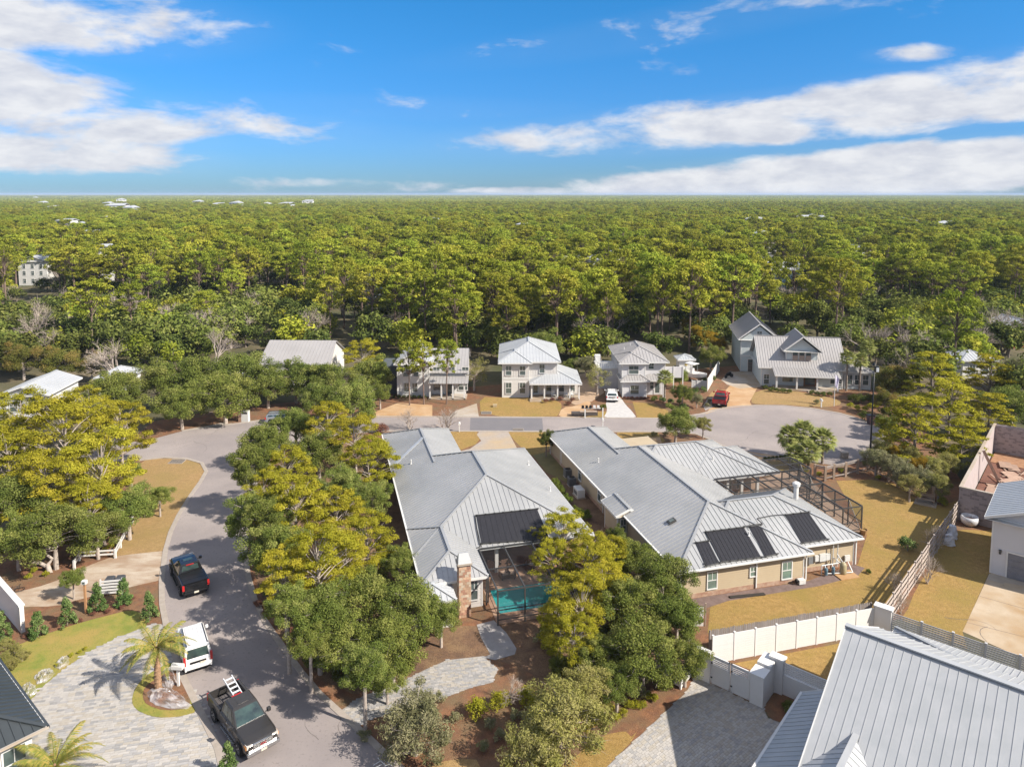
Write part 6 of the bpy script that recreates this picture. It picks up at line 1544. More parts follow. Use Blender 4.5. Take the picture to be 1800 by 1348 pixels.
def van(name, label, p, rz, paint, L_=4.6, Wd=.92, H_=1.82, cat='van', roofrail=False, hatch=True):
    t = thing(name, label, cat, p, rz); h = L_/2; bl = 1.02
    body = MB().loft([ring8(h, Wd*.86, .42, .78), ring8(h-.18, Wd*.95, .32, .88), ring8(h-.8, Wd, .28, 1.0), ring8(h-1.2, Wd, .28, bl+.03), ring8(-h+.25, Wd, .28, bl+.08), ring8(-h+.02, Wd*.95, .35, bl+.02)]).build('body', paint, t); bevel(body, .05)
    lo = [(h-1.0, -Wd*.95, bl-.02), (-h+.06, -Wd*.95, bl), (-h+.06, Wd*.95, bl), (h-1.0, Wd*.95, bl-.02)]; hi = [(h-1.75, -Wd*.8, H_-.1), (-h+.25, -Wd*.82, H_-.08), (-h+.25, Wd*.82, H_-.08), (h-1.75, Wd*.8, H_-.1)]
    tp = [(h-1.9, -Wd*.7, H_-.02), (-h+.4, -Wd*.72, H_), (-h+.4, Wd*.72, H_), (h-1.9, Wd*.7, H_-.02)]
    bevel(MB().loft([lo, hi, tp]).build('cabin', paint, t), .04)
    def face(a, b, c, d, i0, i1, j0, j1):
        f = lambda u, v: lerp3(lerp3(a, b, u), lerp3(d, c, u), v); return [f(i0, j0), f(i1, j0), f(i1, j1), f(i0, j1)]
    glassquad(t, 'windshield', face(lo[3], lo[0], hi[0], hi[3], .05, .95, .08, .94), .012)
    glassquad(t, 'rear_window', face(lo[1], lo[2], hi[2], hi[1], .1, .9, .12, .85), .014)
    for a, b, c, d, r_ in ((lo[0], lo[1], hi[1], hi[0], 0), (lo[2], lo[3], hi[3], hi[2], 1)):
        for i0, i1 in ((.16, .40), (.43, .66), (.69, .92)):
            if r_: i0, i1 = 1-i1, 1-i0
            glassquad(t, 'side_window', face(a, b, c, d, i0, i1, .14, .86), .012)
    for k in range(5): MB().box(-h+.55, h-2.0, -.5+k*.25-.015, -.5+k*.25+.015, H_-.005, H_+.012).build('roof_groove', paint, t)
    for sx in (1, -1):
        MB().box(-h-.01, -h+.16, sx*Wd*.82, sx*Wd*.985, .72, 1.28 if hatch else 1.0).build('taillight', m_red, t)
        MB().box(h-.35, h-.02, sx*Wd*.6, sx*Wd*.93, .66, .84).build('headlight', m_lamp, t)
        bevel(MB().box(h-1.35, h-1.15, sx*Wd*1.02, sx*(Wd+.2), 1.02, 1.2).build('side_mirror', paint, t), .03)
        MB().box(-h+.3, h-2.0, sx*Wd*.7-.02, sx*Wd*.7+.02, H_, H_+.05).build('roof_rail', m_blk if not roofrail else m_chrome, t)
        for x in (h-.85, -h+.8):
            MB().tube((x, sx*Wd*.985, .4), (x, sx*Wd*1.008, .4), .40, n=18).build('wheel_arch', m_blk, t); wheel(t, x, sx*(Wd-.09), .33, .22)
    MB().box(-h-.035, -h, -.5, .5, .78, .9).build('tailgate_trim', m_blk, t); MB().box(-h-.045, -h-.02, -.45, -.12, .68, .8).build('number_plate', m_plate, t)
    bevel(MB().box(-h-.06, -h+.12, -Wd*.92, Wd*.92, .34, .6).build('rear_bumper', paint, t), .03); MB().box(-h-.065, -h-.05, -Wd*.8, Wd*.8, .36, .42).build('bumper_strip', m_blk, t)
    MB().box(-h+.1, h-.1, -Wd*.85, Wd*.85, .2, .34).build('chassis', m_blk, t); MB().box(h-.02, h+.03, -.45, .45, .5, .7).build('grille', m_blk, t)
    return t
c_ = P(341, 1149); van('white_van', 'white compact van parked beside the palm island, seen from behind', Vector((c_.x, c_.y, .022)), heading(P(350, 1171), P(337, 1120)), m_white_p, H_=1.85, L_=4.75)
c_ = P(1075, 701); van('parked_car', 'white hatchback parked on the pale paver drive of the cool grey house', Vector((c_.x, c_.y, .023)), heading(P(1075, 705), P(1073, 690)), m_white_p, L_=4.4, H_=1.55, cat='car', roofrail=True, hatch=False)
c_ = P(497, 742); van('parked_car', 'silver car half hidden under the oaks by the carport', Vector((c_.x, c_.y, .023)), R(8), m_silver, L_=4.5, H_=1.45, cat='car', hatch=False)
# clear plastic covers over the planting
pm_ = bpy.data.materials.new('clear_plastic_film'); pm_.use_nodes = True; nt = pm_.node_tree; b = nt.nodes['Principled BSDF']; b.inputs['Base Color'].default_value = (.62, .60, .62, 1); b.inputs['Roughness'].default_value = .12; b.inputs['Specular IOR Level'].default_value = 1.0
nz = nt.nodes.new('ShaderNodeTexNoise'); nz.inputs['Scale'].default_value = 3; nz.inputs['Detail'].default_value = 4; mr = nt.nodes.new('ShaderNodeMapRange'); nt.links.new(nz.outputs[0], mr.inputs[0]); mr.inputs[1].default_value = .4; mr.inputs[2].default_value = .62; mr.inputs[3].default_value = .12; mr.inputs[4].default_value = .55
nt.links.new(mr.outputs[0], b.inputs['Alpha']); bp = nt.nodes.new('ShaderNodeBump'); bp.inputs['Strength'].default_value = .8; nz2 = nt.nodes.new('ShaderNodeTexNoise'); nz2.inputs['Scale'].default_value = 9; nz2.inputs['Distortion'].default_value = 1.5; nt.links.new(nz2.outputs[0], bp.inputs['Height']); nt.links.new(bp.outputs[0], b.inputs['Normal'])
def film(label, outline, z, h, seed):
    w = [P(*q) for q in outline]; c = sum(w, Vector())/len(w); rr = random.Random(seed)
    t = thing('plastic_sheet', label, 'plastic sheet', (c.x, c.y, z)); N_ = 26; vs = []; fs = []
    pts = []
    for k in range(N_):
        u = k/N_*len(w); i = int(u); pts.append(w[i % len(w)].lerp(w[(i+1) % len(w)], u-i)-c)
    rows = 9
    for r_ in range(rows):
        f = r_/(rows-1)
        for k in range(N_):
            q = pts[k]*(1-f); hh = h*(1-(1-f)**2.2)*.8+rr.uniform(-.09, .09)*(1 if 0 < r_ else 0)+.02
            vs.append((q.x+rr.uniform(-.04, .04), q.y+rr.uniform(-.04, .04), max(.01, hh)))
    for r_ in range(rows-1):
        for k in range(N_):
            a = r_*N_+k; b_ = r_*N_+(k+1) % N_; fs += [(a, b_, b_+N_), (a, b_+N_, a+N_)]
    MB().add(vs, fs).build('film', pm_, t, fix=False)
film('clear plastic sheet over the planting at the foot of the island palm', [(258, 1218), (272, 1211), (285, 1214), (300, 1212), (318, 1222), (337, 1241), (330, 1248), (300, 1248), (275, 1241), (262, 1232)], .05, .55, 3)
film('clear plastic sheet between the island palm and the mailbox', [(284, 1186), (292, 1178), (305, 1180), (311, 1200), (300, 1212), (286, 1208)], .05, .75, 5)
film('crumpled plastic sheet along the lawn edge, lower one', [(38, 1208), (50, 1200), (62, 1206), (66, 1216), (56, 1226), (46, 1224)], .03, .35, 7)
film('crumpled plastic sheet along the lawn edge, middle one', [(60, 1190), (76, 1180), (92, 1176), (98, 1184), (84, 1198), (66, 1204)], .03, .4, 9)
film('crumpled plastic sheet along the lawn edge, upper one', [(95, 1172), (108, 1158), (120, 1154), (122, 1166), (106, 1178)], .03, .35, 11)
# ================================================================ VEGETATION
lm_pineY = leafmat('sand_pine_needles', (.19, .18, .017), (.335, .305, .028), (.46, .385, .05), .30, .10)
lm_pineG = leafmat('pine_needles', (.14, .17, .02), (.29, .31, .036), (.46, .43, .065), .30, .28)
lm_oak = leafmat('live_oak_leaves', (.09, .12, .03), (.18, .21, .045), (.33, .325, .10), .25, .14)
lm_oakd = leafmat('dark_broad_leaves', (.05, .065, .02), (.11, .13, .03), (.24, .24, .07), .22, .2)
lm_mag = leafmat('magnolia_leaves', (.07, .085, .02), (.17, .17, .04), (.32, .20, .07), .2, .1)
lm_holly = leafmat('glossy_bush_leaves', (.045, .085, .025), (.12, .18, .05), (.30, .34, .14), .2, .1)
lm_yel = leafmat('yellow_shrub_leaves', (.20, .21, .02), (.32, .31, .03), (.44, .39, .05), .3, .1)
lm_gold = leafmat('golden_leaves', (.26, .17, .02), (.36, .25, .03), (.42, .22, .03), .3, .15)
lm_grey = leafmat('grey_green_leaves', (.15, .155, .07), (.25, .24, .12), (.38, .34, .21), .25, .12)
lm_feath = leafmat('feathery_leaves', (.18, .185, .045), (.29, .27, .08), (.40, .35, .16), .3, .1)
lm_palm = leafmat('palm_fronds', (.14, .17, .035), (.25, .25, .055), (.44, .32, .09), .25, .08)
lm_sabal = leafmat('sabal_fans', (.13, .17, .05), (.26, .28, .08), (.42, .40, .16), .25, .08)
lm_rust = leafmat('rusty_leaves', (.16, .07, .05), (.22, .10, .07), (.26, .14, .10), .25, .1)
m_bark = M('grey_bark', (.24, .20, .17), (.15, .12, .10), 3, .95, bump=.5, rnd=.12)
m_barkp = M('pine_bark', (.20, .14, .11), (.12, .085, .07), 3, .95, bump=.5, rnd=.15, stretch=(1, 1, .35))
m_barkl = M('pale_bark', (.42, .36, .31), (.30, .25, .215), 3, .95, rnd=.1)
m_twig = M('pale_twigs', (.40, .33, .28), (.30, .25, .21), 3, .95, rnd=.1)

def foliage(name, clumps, n, leaf, mat, seed, bias=.5, jitter=.7, shell=.35, tintz=0.0):
    """leaf-sized faces spread through clumps. clumps: (x,y,z,rx,ry,rz); leaf: (length,width)"""
    r = np.random.default_rng(seed); C = np.array(clumps, float); K = len(C)
    idx = np.repeat(np.arange(K), n); m = len(idx)
    d = r.normal(size=(m, 3)); d /= np.linalg.norm(d, axis=1)[:, None]
    rad = r.random(m)**shell
    pos = C[idx, :3]+d*rad[:, None]*C[idx, 3:6]
    nrm = d*.8+np.array([0, 0, bias])+r.normal(size=(m, 3))*jitter; nrm /= np.linalg.norm(nrm, axis=1)[:, None]
    t = r.normal(size=(m, 3)); t -= nrm*(t*nrm).sum(1)[:, None]; t /= np.linalg.norm(t, axis=1)[:, None]
    b = np.cross(nrm, t); s = (.7+.6*r.random(m))[:, None]
    t *= leaf[0]/2*s; b *= leaf[1]/2*s
    v = np.stack([pos-t, pos+b*1.0-t*.1, pos+t, pos-b*1.0-t*.1], 1).reshape(-1, 3)
    me = bpy.data.meshes.new(name); me.vertices.add(4*m); me.vertices.foreach_set('co', v.ravel())
    me.loops.add(4*m); me.loops.foreach_set('vertex_index', np.arange(4*m, dtype=np.int32)); me.polygons.add(m)
    me.polygons.foreach_set('loop_start', np.arange(0, 4*m, 4, dtype=np.int32)); me.polygons.foreach_set('loop_total', np.full(m, 4, dtype=np.int32))
    me.materials.append(mat)
    ct = r.random(K); tint = np.clip(ct[idx]*.55+r.random(m)*.45, 0, 1)
    a = me.attributes.new('tint', 'FLOAT', 'FACE'); a.data.foreach_set('value', tint.astype(np.float32))
    me.update(calc_edges=True); me.validate(); return me
def limbs(name, trunk_h, r0, targets, mat, seed, lean=0.0, start=.35, n=6, twigs=0):
    rr = random.Random(seed); mb = MB(); k = 7
    ax = rr.uniform(-1, 1)*lean; ay = rr.uniform(-1, 1)*lean
    tr = [(ax*(i/k)**1.5+rr.uniform(-.05, .05)*lean, ay*(i/k)**1.5, trunk_h*i/k) for i in range(k+1)]
    mb.path([(0, 0, -7)]+tr, [r0*1.15]+[r0*(1-.75*(i/k)) for i in range(k+1)], 8)
    for (x, y, z) in targets:
        f = min(.95, max(start, z/trunk_h*.72+rr.uniform(-.08, .05))); i = f*k; a = tr[int(i)]; b = tr[min(k, int(i)+1)]
        p0 = Vector(a).lerp(Vector(b), i-int(i)); q = Vector((x, y, z)); mid = p0.lerp(q, .5)+Vector((rr.uniform(-.2, .2), rr.uniform(-.2, .2), rr.uniform(-.1, .35)))
        rb = r0*.42*(1-f*.6)
        mb.path([p0, p0.lerp(mid, .6)+Vector((0, 0, .08)), mid, q], [rb, rb*.75, rb*.55, rb*.2], n)
        for _ in range(twigs):
            e = q+Vector((rr.gauss(0, 1), rr.gauss(0, 1), rr.gauss(0, .6)))*.55; mb.path([mid.lerp(q, .5), e], [rb*.3, rb*.08], 4)
    return mb.mesh(name, mat)
def dome_clumps(seed, K, R_, zc, rz, cr, flat=.8, lower=-.35, inner=.75):
    r = random.Random(seed); out = []
    while len(out) < K:
        d = Vector((r.gauss(0, 1), r.gauss(0, 1), r.gauss(0, 1))).normalized()
        if d.z < lower: continue
        q = r.uniform(inner, 1.0)*(.85+.3*math.sin(d.x*3+seed)*math.cos(d.y*4+seed*2)); c = cr*r.uniform(.65, 1.25)
        out.append((d.x*R_*q, d.y*R_*q, zc+d.z*rz*q, c, c, c*flat))
    return out
PROTO = {}
def proto(kind, v):
    key = (kind, v)
    if key in PROTO: return PROTO[key]
    sd = hash(kind) % 97 if False else sum(ord(c) for c in kind)+v*13
    r = random.Random(sd)
    if kind == 'fpine':      # tall forest pine: rounded open crown on a bare trunk
        R_, H_ = 4.6, 17; cl = []
        for i in range(76):
            a = r.uniform(0, 2*math.pi); f = r.random(); z = 7.8+8.6*f**.62; rad = R_*(1-((z-11.2)/6.2)**2*.9 if z > 11.2 else .5+.5*(z-7.8)/3.4)
            rr_ = max(.2, rad)*math.sqrt(r.uniform(.15, 1)); c = r.uniform(.55, 1.15); cl.append((rr_*math.cos(a), rr_*math.sin(a), z, c, c, c*.55))
        cm = foliage('crown', cl, 46, (.58, .22), lm_pineG, sd, .8, .55, .4)
        tm = limbs('trunk', 15.5, .24, [c[:3] for c in cl[::2]], m_barkp, sd, .5, .5, 5); res = (cm, tm, 4.6, 12.4)
    elif kind == 'npine':    # spreading sand pine seen close
        R_ = 4.0; cl = []
        for i in range(78):
            a = r.uniform(0, 2*math.pi); f = r.random(); z = 3.2+5.6*f; rad = R_*(1-.55*((z-4.8)/4)**2 if z > 4.8 else .75+.25*(z-3.2)/1.6)
            q = max(.2, rad)*math.sqrt(r.uniform(.12, 1)); c = r.uniform(.5, .95); cl.append((q*math.cos(a), q*math.sin(a), z+r.uniform(-.2, .2), c, c, c*.42))
        cm = foliage('crown', cl, 210, (.27, .075), lm_pineY, sd, .8, .55, .45); tm = limbs('trunk', 8, .19, [c[:3] for c in cl[::2]], m_barkl, sd, .6, .3, 5, 1); res = (cm, tm, 4.1, 5.8)
    elif kind == 'flat':     # flat-topped layered pine
        R_ = 4.2; cl = []
        for i in range(84):
            a = r.uniform(0, 2*math.pi); lay = r.randint(0, 6); z = 2.2+lay*.95; rad = R_*(1.05-(lay/7)**2*.85); q = rad*math.sqrt(r.uniform(.1, 1)); c = r.uniform(.6, 1.05)
            cl.append((q*math.cos(a), q*math.sin(a), z+r.uniform(-.15, .15), c, c, c*.26))
        cm = foliage('crown', cl, 90, (.40, .13), lm_pineY, sd, 1.2, .45, .5); tm = limbs('trunk', 8, .2, [c[:3] for c in cl[::3]], m_bark, sd, .4, .2, 5, 1); res = (cm, tm, 4.2, 5.0)
    elif kind in ('oak', 'dark', 'mag', 'gold', 'greyoak', 'feather', 'rust', 'vase'):
        mat = dict(oak=lm_oak, dark=lm_oakd, mag=lm_mag, gold=lm_gold, greyoak=lm_grey, feather=lm_feath, rust=lm_rust, vase=lm_feath)[kind]
        cl = dome_clumps(sd, 62, 3.7, 3.7, 3.0, .85, .8, -.75, .6)+dome_clumps(sd+5, 14, 2.2, 3.8, 1.8, 1.1)
        nn, lf = (400, (.18, .095)) if kind not in ('feather', 'greyoak', 'vase') else (200, (.30, .08))
        if kind == 'vase': cl = cl[:40]; nn = 90
        cm = foliage('crown', cl, nn, lf, mat, sd, .45, .7, .4); tm = limbs('trunk', 4.8, .26, [c[:3] for c in cl[:40:1]], m_barkl if kind != 'dark' else m_bark, sd, .5, .22, 5, 3); res = (cm, tm, 4.3, 3.9)
    elif kind in ('under', 'underd', 'underg'):   # forest understorey, small in view
        mat = dict(under=lm_oak, underd=lm_oakd, underg=lm_pineG)[kind]
        cl = dome_clumps(sd, 30, 3.2, 3.6, 3.0, 1.2, .8, -.8, .5)
        cm = foliage('crown', cl, 50, (.55, .34), mat, sd, .5, .65); tm = limbs('trunk', 5, .2, [c[:3] for c in cl[:10]], m_bark, sd, .5, .3, 4); res = (cm, tm, 3.9, 3.8)
    elif kind in ('bush', 'bushy', 'bushg', 'bushd', 'bushr'):
        mat = dict(bush=lm_holly, bushy=lm_yel, bushg=lm_grey, bushd=lm_oakd, bushr=lm_rust)[kind]
        cl = dome_clumps(sd, 16, .75, .65, .5, .33, .85, -.5, .5)+[(0, 0, .5, .6, .6, .4)]
        cm = foliage('crown', cl, 90, (.13, .06), mat, sd, .5, .7, .4); tm = limbs('trunk', .7, .05, [c[:3] for c in cl[:8]], m_bark, sd, .1, .1, 4); res = (cm, tm, 1.05, .65)
    elif kind == 'cone':     # conical clipped holly/magnolia
        cl = []
        for i in range(44):
            z = 2.3*r.random()**1.25; a = r.uniform(0, 2*math.pi); rad = (.78*(1-z/2.55))*r.uniform(.75, 1); cl.append((rad*math.cos(a), rad*math.sin(a), z+.22, .2, .2, .22))
        cl += [(0, 0, z, .55*(1-z/2.6), .55*(1-z/2.6), .3) for z in (.3, .7, 1.1, 1.5, 1.9)]
        cm = foliage('crown', cl, 70, (.13, .075), lm_holly, sd, .4, .6, .35); tm = limbs('trunk', 1.9, .05, [], m_bark, sd, 0, .1, 4); res = (cm, tm, .95, 1.2)
    elif kind == 'ball':
        cl = dome_clumps(sd, 34, .62, .6, .48, .22, 1, -.8, .85)+[(0, 0, .6, .5, .5, .42)]
        cm = foliage('crown', cl, 80, (.10, .055), leafmat('clipped_leaves', (.07, .10, .02), (.13, .16, .03), (.20, .21, .05)) if 'clipped_leaves' not in MATS else MATS['clipped_leaves'], sd, .4, .5, .3); tm = limbs('trunk', .5, .05, [], m_bark, sd, 0, .1, 4); res = (cm, tm, .8, .6)
    elif kind in ('bare', 'crape'):
        mb = MB(); tw = MB(); rr = random.Random(sd)
        def grow(p, d, L_, rad, lev):
            q = p+d*L_; mid = p+d*L_*.5+Vector((rr.gauss(0, .04), rr.gauss(0, .04), 0))*L_
            (mb if lev < 3 else tw).path([p, mid, q], [rad, rad*.82, rad*.62], 6 if lev < 2 else 3)
            if lev >= 5: return
            for _ in range(3 if lev < 4 else 2):
                nd = (d+Vector((rr.gauss(0, .42), rr.gauss(0, .42), rr.gauss(.05, .28)))).normalized(); grow(p.lerp(q, rr.uniform(.55, 1)), nd, L_*rr.uniform(.62, .85), rad*.58, lev+1)
        if kind == 'bare':
            for _ in range(3): grow(Vector((rr.uniform(-.2, .2), rr.uniform(-.2, .2), 0)), Vector((rr.gauss(0, .25), rr.gauss(0, .25), 1)).normalized(), 2.2, .16, 0)
        else:
            for _ in range(7): grow(Vector((rr.uniform(-.15, .15), rr.uniform(-.15, .15), 0)), Vector((rr.gauss(0, .42), rr.gauss(0, .42), 1)).normalized(), 1.1, .05, 1)
        cm = tw.mesh('twigs', m_twig, fix=False); tm = mb.mesh('trunk', m_barkl, fix=False); res = (cm, tm, 3.0 if kind == 'bare' else 1.9, 5.0 if kind == 'bare' else 2.2)
    PROTO[key] = res; return res
NV = {'fpine': 5, 'npine': 4, 'flat': 3, 'oak': 4, 'dark': 2, 'under': 3, 'underd': 2, 'underg': 2, 'bare': 3, 'crape': 2, 'bush': 2, 'bushy': 2, 'bushg': 2, 'bushd': 2, 'bushr': 2, 'cone': 3}
NAMES = {'fpine': ('pine_tree', 'pine tree'), 'npine': ('pine_tree', 'pine tree'), 'flat': ('pine_tree', 'pine tree'), 'bare': ('bare_tree', 'bare tree'), 'crape': ('bare_tree', 'bare tree'), 'oak': ('oak_tree', 'oak tree'), 'dark': ('evergreen_tree', 'tree'),
         'mag': ('magnolia_tree', 'magnolia'), 'gold': ('golden_tree', 'tree'), 'greyoak': ('grey_shrub', 'shrub'), 'feather': ('feathery_shrub', 'shrub'), 'rust': ('rusty_shrub', 'shrub'), 'vase': ('small_tree', 'tree'), 'under': ('broadleaf_tree', 'tree'), 'underd': ('broadleaf_tree', 'tree'), 'underg': ('broadleaf_tree', 'tree'),
         'bush': ('bush', 'bush'), 'bushy': ('bush', 'bush'), 'bushg': ('bush', 'bush'), 'bushd': ('bush', 'bush'), 'bushr': ('bush', 'bush'), 'cone': ('conical_bush', 'bush'), 'ball': ('clipped_bush', 'bush')}
cnt = 0
def put(kind, w, sxy, sz, label, group=None, rot=None, v=None, lift=0.0):
    global cnt; cnt += 1
    v = cnt % NV.get(kind, 1) if v is None else v; cm, tm, R_, Z_ = proto(kind, v); nm, cat = NAMES[kind]
    rot = random.uniform(0, 6.28) if rot is None else rot
    t = thing(nm, label, cat, (w[0], w[1], 0), rot, group); t.scale = (sxy, sxy, sz)
    obj('twigs' if kind in ('bare', 'crape') else 'crown', cm, t, loc=(0, 0, lift)); obj('trunk', tm, t, loc=(0, 0, lift))
    return t
def tr(kind, px, py, rpx, zc, label, group=None, v=None, hi=False):
    w = P(px, py, zc); cm, tm, R_, Z_ = proto(kind, 0); F = w.y*math.cos(PITCH)+(HC-zc)*math.sin(PITCH)
    r_ = rpx*F/FPX
    k = r_/R_
    if kind.startswith('bush'): zc = min(zc, .62*k); w = P(px, py, zc)
    if kind in ('oak', 'dark', 'mag', 'gold', 'greyoak', 'feather', 'vase', 'npine', 'flat'):
        k *= 1.3 if kind in ('oak', 'npine', 'feather') and rpx > 30 and zc < 8.4 else 1.0
        if not hi: zc = min(zc, (.9+3.2*k) if kind not in ('npine', 'flat') else (1.4+3.5*k)); w = P(px, py, zc)
    if kind in ('bare', 'crape', 'cone', 'ball', 'fpine'): return put(kind, w, k, zc/Z_ if kind not in ('cone', 'ball') else k, label, group, v=v)
    return put(kind, w, k, k, label, group, v=v, lift=(zc-Z_*k)/k)
# ---- left: yellow sand pines and oaks by the corner lot
tr('npine', 40, 738, 50, 5.0, 'yellow green pine nearest the pale cottage at the left edge')
tr('npine', 150, 722, 42, 6.0, 'topmost crown of the yellow pines at the left, below the cottages')
tr('npine', 212, 752, 50, 6.5, 'yellow pine reaching right over the cross street bend')
tr('npine', 105, 770, 72, 6.0, 'broad yellow pine in the middle of the left pine group')
tr('npine', 16, 806, 56, 6.0, 'yellow pine at the left edge beside the broad one')
tr('npine', 175, 820, 66, 6.0, 'yellow pine at the edge of the corner lawn')
tr('npine', 85, 850, 60, 5.5, 'lower yellow pine above the leaning trunk')
tr('npine', 160, 890, 46, 5.5, 'low hanging yellow pine over the leaning trunk by the rail fence')
tr('oak', 30, 880, 58, 4.5, 'green oak at the left edge under the yellow pines')
tr('oak', 95, 930, 58, 4.3, 'olive oak above the twisted pale trunk near the rail fence')
tr('oak', 30, 940, 50, 4.2, 'grey green oak at the left edge above the sandy drive')
tr('oak', 225, 890, 46, 3.6, 'low olive oak leaning over the tan corner lawn')
tr('oak', 280, 872, 30, 3.0, 'small olive oak crown out on the tan corner lawn')
tr('oak', 170, 930, 40, 4.0, 'oak crown behind the white two rail fence')
tr('oak', 230, 825, 26, 3.5, 'small green crown at the top of the corner lawn')
tr('oak', 128, 1015, 27, 1.9, 'young round oak beside the sandy drive and lamp post')
# ---- oak row beyond the cross street
g_o = None
for i, (x, y, r_, lb) in enumerate([(204, 686, 44, 'dark oak at the left end of the oak row beyond the street'), (275, 668, 46, 'second oak of the oak row beyond the street'), (318, 705, 42, 'front oak of the row above the orange verge'), (345, 662, 50, 'tall oak of the row behind the street bend'),
        (395, 690, 46, 'oak above the paved drive opening'), (425, 655, 48, 'oak left of the carport house roof'), (470, 672, 40, 'oak covering the left of the grey carport house'), (520, 662, 42, 'oak in front of the centre of the carport house'), (568, 668, 42, 'oak in front of the right of the carport house'),
        (620, 700, 44, 'oak right of the carport house by the street'), (655, 655, 40, 'olive oak left of the white gabled house'), (668, 690, 28, 'small oak beside the hedge of the white gabled house')]):
    tr('oak', x, y, r_, 4.8 if y > 680 else 6, lb)
tr('oak', 560, 700, 36, 4, 'oak before the carport, right part')
tr('npine', 638, 625, 44, 8.5, 'bright green pine standing tall between carport house and white house')
tr('npine', 590, 705, 26, 5.5, 'yellow pine crown before the carport')
tr('mag', 40, 628, 46, 6, 'rusty green magnolia at the left edge above the cottage'); tr('mag', 105, 634, 44, 6, 'brownish magnolia right of the one at the left edge')
tr('mag', 160, 640, 32, 5.5, 'dark magnolia beside the big bare tree')
tr('bare', 212, 612, 44, 6.5, 'large pale bare tree above the oak row at the left')
for i, (x, y, r_, z) in enumerate([(155, 520, 24, 6), (110, 560, 30, 6), (60, 560, 26, 5.5), (30, 560, 22, 5), (20, 580, 26, 5), (95, 585, 24, 5), (360, 555, 34, 7), (300, 535, 22, 6), (375, 590, 26, 6), (400, 560, 20, 6), (130, 540, 20, 5)]):
    tr('bare', x, y, r_, z, 'pale bare grey tree in the scrub at the left', 'bare grey trees in the scrub at the left')
# ---- centre left mass between street and grey house
L_ = [('oak', 470, 770, 44, 5.5, 'olive oak overhanging the street corner at the top of the centre clump'), ('oak', 520, 745, 40, 6, 'oak at the top of the centre clump nearest the hidden car'), ('npine', 575, 745, 40, 7, 'yellow pine at the top of the centre clump'), ('npine', 625, 768, 44, 7, 'yellow pine nearest the far corner of the grey roof'),
      ('oak', 560, 790, 46, 6, 'grey limbed oak in the middle top of the centre clump'), ('npine', 650, 812, 44, 6, 'yellow pine touching the left eave of the grey roof'), ('npine', 500, 830, 44, 5.5, 'yellow pine right of the street shadow'), ('oak', 600, 850, 42, 5, 'dark oak in a gap of the centre clump'),
      ('npine', 520, 890, 54, 5.5, 'broad yellow pine in the middle of the centre clump'), ('oak', 440, 905, 44, 4.5, 'dark green oak reaching left over the street'), ('npine', 590, 910, 50, 5.5, 'yellow pine with grey limbs at the centre of the clump'), ('oak', 655, 872, 34, 4.5, 'soft green oak beside the grey roof eave'),
      ('npine', 645, 945, 46, 5, 'yellow pine before the low end of the grey roof'), ('npine', 560, 985, 58, 5.5, 'bright yellow pine low in the centre clump'), ('oak', 480, 960, 50, 4.5, 'oak edge over the street beside the black pickup'), ('npine', 500, 1010, 46, 4.8, 'yellow pine over the kerb opposite the white van'),
      ('oak', 700, 985, 34, 4, 'oak crown beside the chimney'), ('oak', 560, 1070, 56, 4.6, 'large live oak above the kerb in the lower centre clump'), ('oak', 640, 1050, 60, 5, 'broad live oak left of the chimney house wall'), ('oak', 725, 1065, 58, 4.4, 'live oak covering the foot of the chimney'),
      ('oak', 610, 1125, 56, 4.4, 'live oak over the dappled pavement'), ('oak', 690, 1130, 58, 4.0, 'live oak at the edge of the grey paver drive'), ('oak', 775, 1085, 36, 3.6, 'small oak crown right of the live oaks by the walk'), ('oak', 680, 1185, 34, 3.2, 'low oak branch over the paver drive'), ('oak', 545, 1120, 36, 3.8, 'lowest oak crown at the kerb')]
for a in L_: tr(*a, hi=(a[1] < 570 and a[2] > 880))
tr('oak', 768, 1078, 30, 3.4, 'oak crown just left of the chimney foot'); tr('oak', 470, 900, 40, 5.5, 'tall oak leaning over the street opposite the tan island', hi=True); tr('npine', 465, 860, 34, 5, 'yellow pine at the kerb beside the street shadow'); tr('oak', 505, 1060, 40, 5.6, 'tall oak over the dappled street beside the white van', hi=True)
tr('oak', 440, 815, 40, 5.5, 'oak at the street corner throwing shade on the bend', hi=True); tr('npine', 610, 985, 48, 6.5, 'tall yellow pine above the live oaks'); tr('oak', 640, 1165, 40, 4.2, 'oak above the end of the grey paver drive', hi=True)
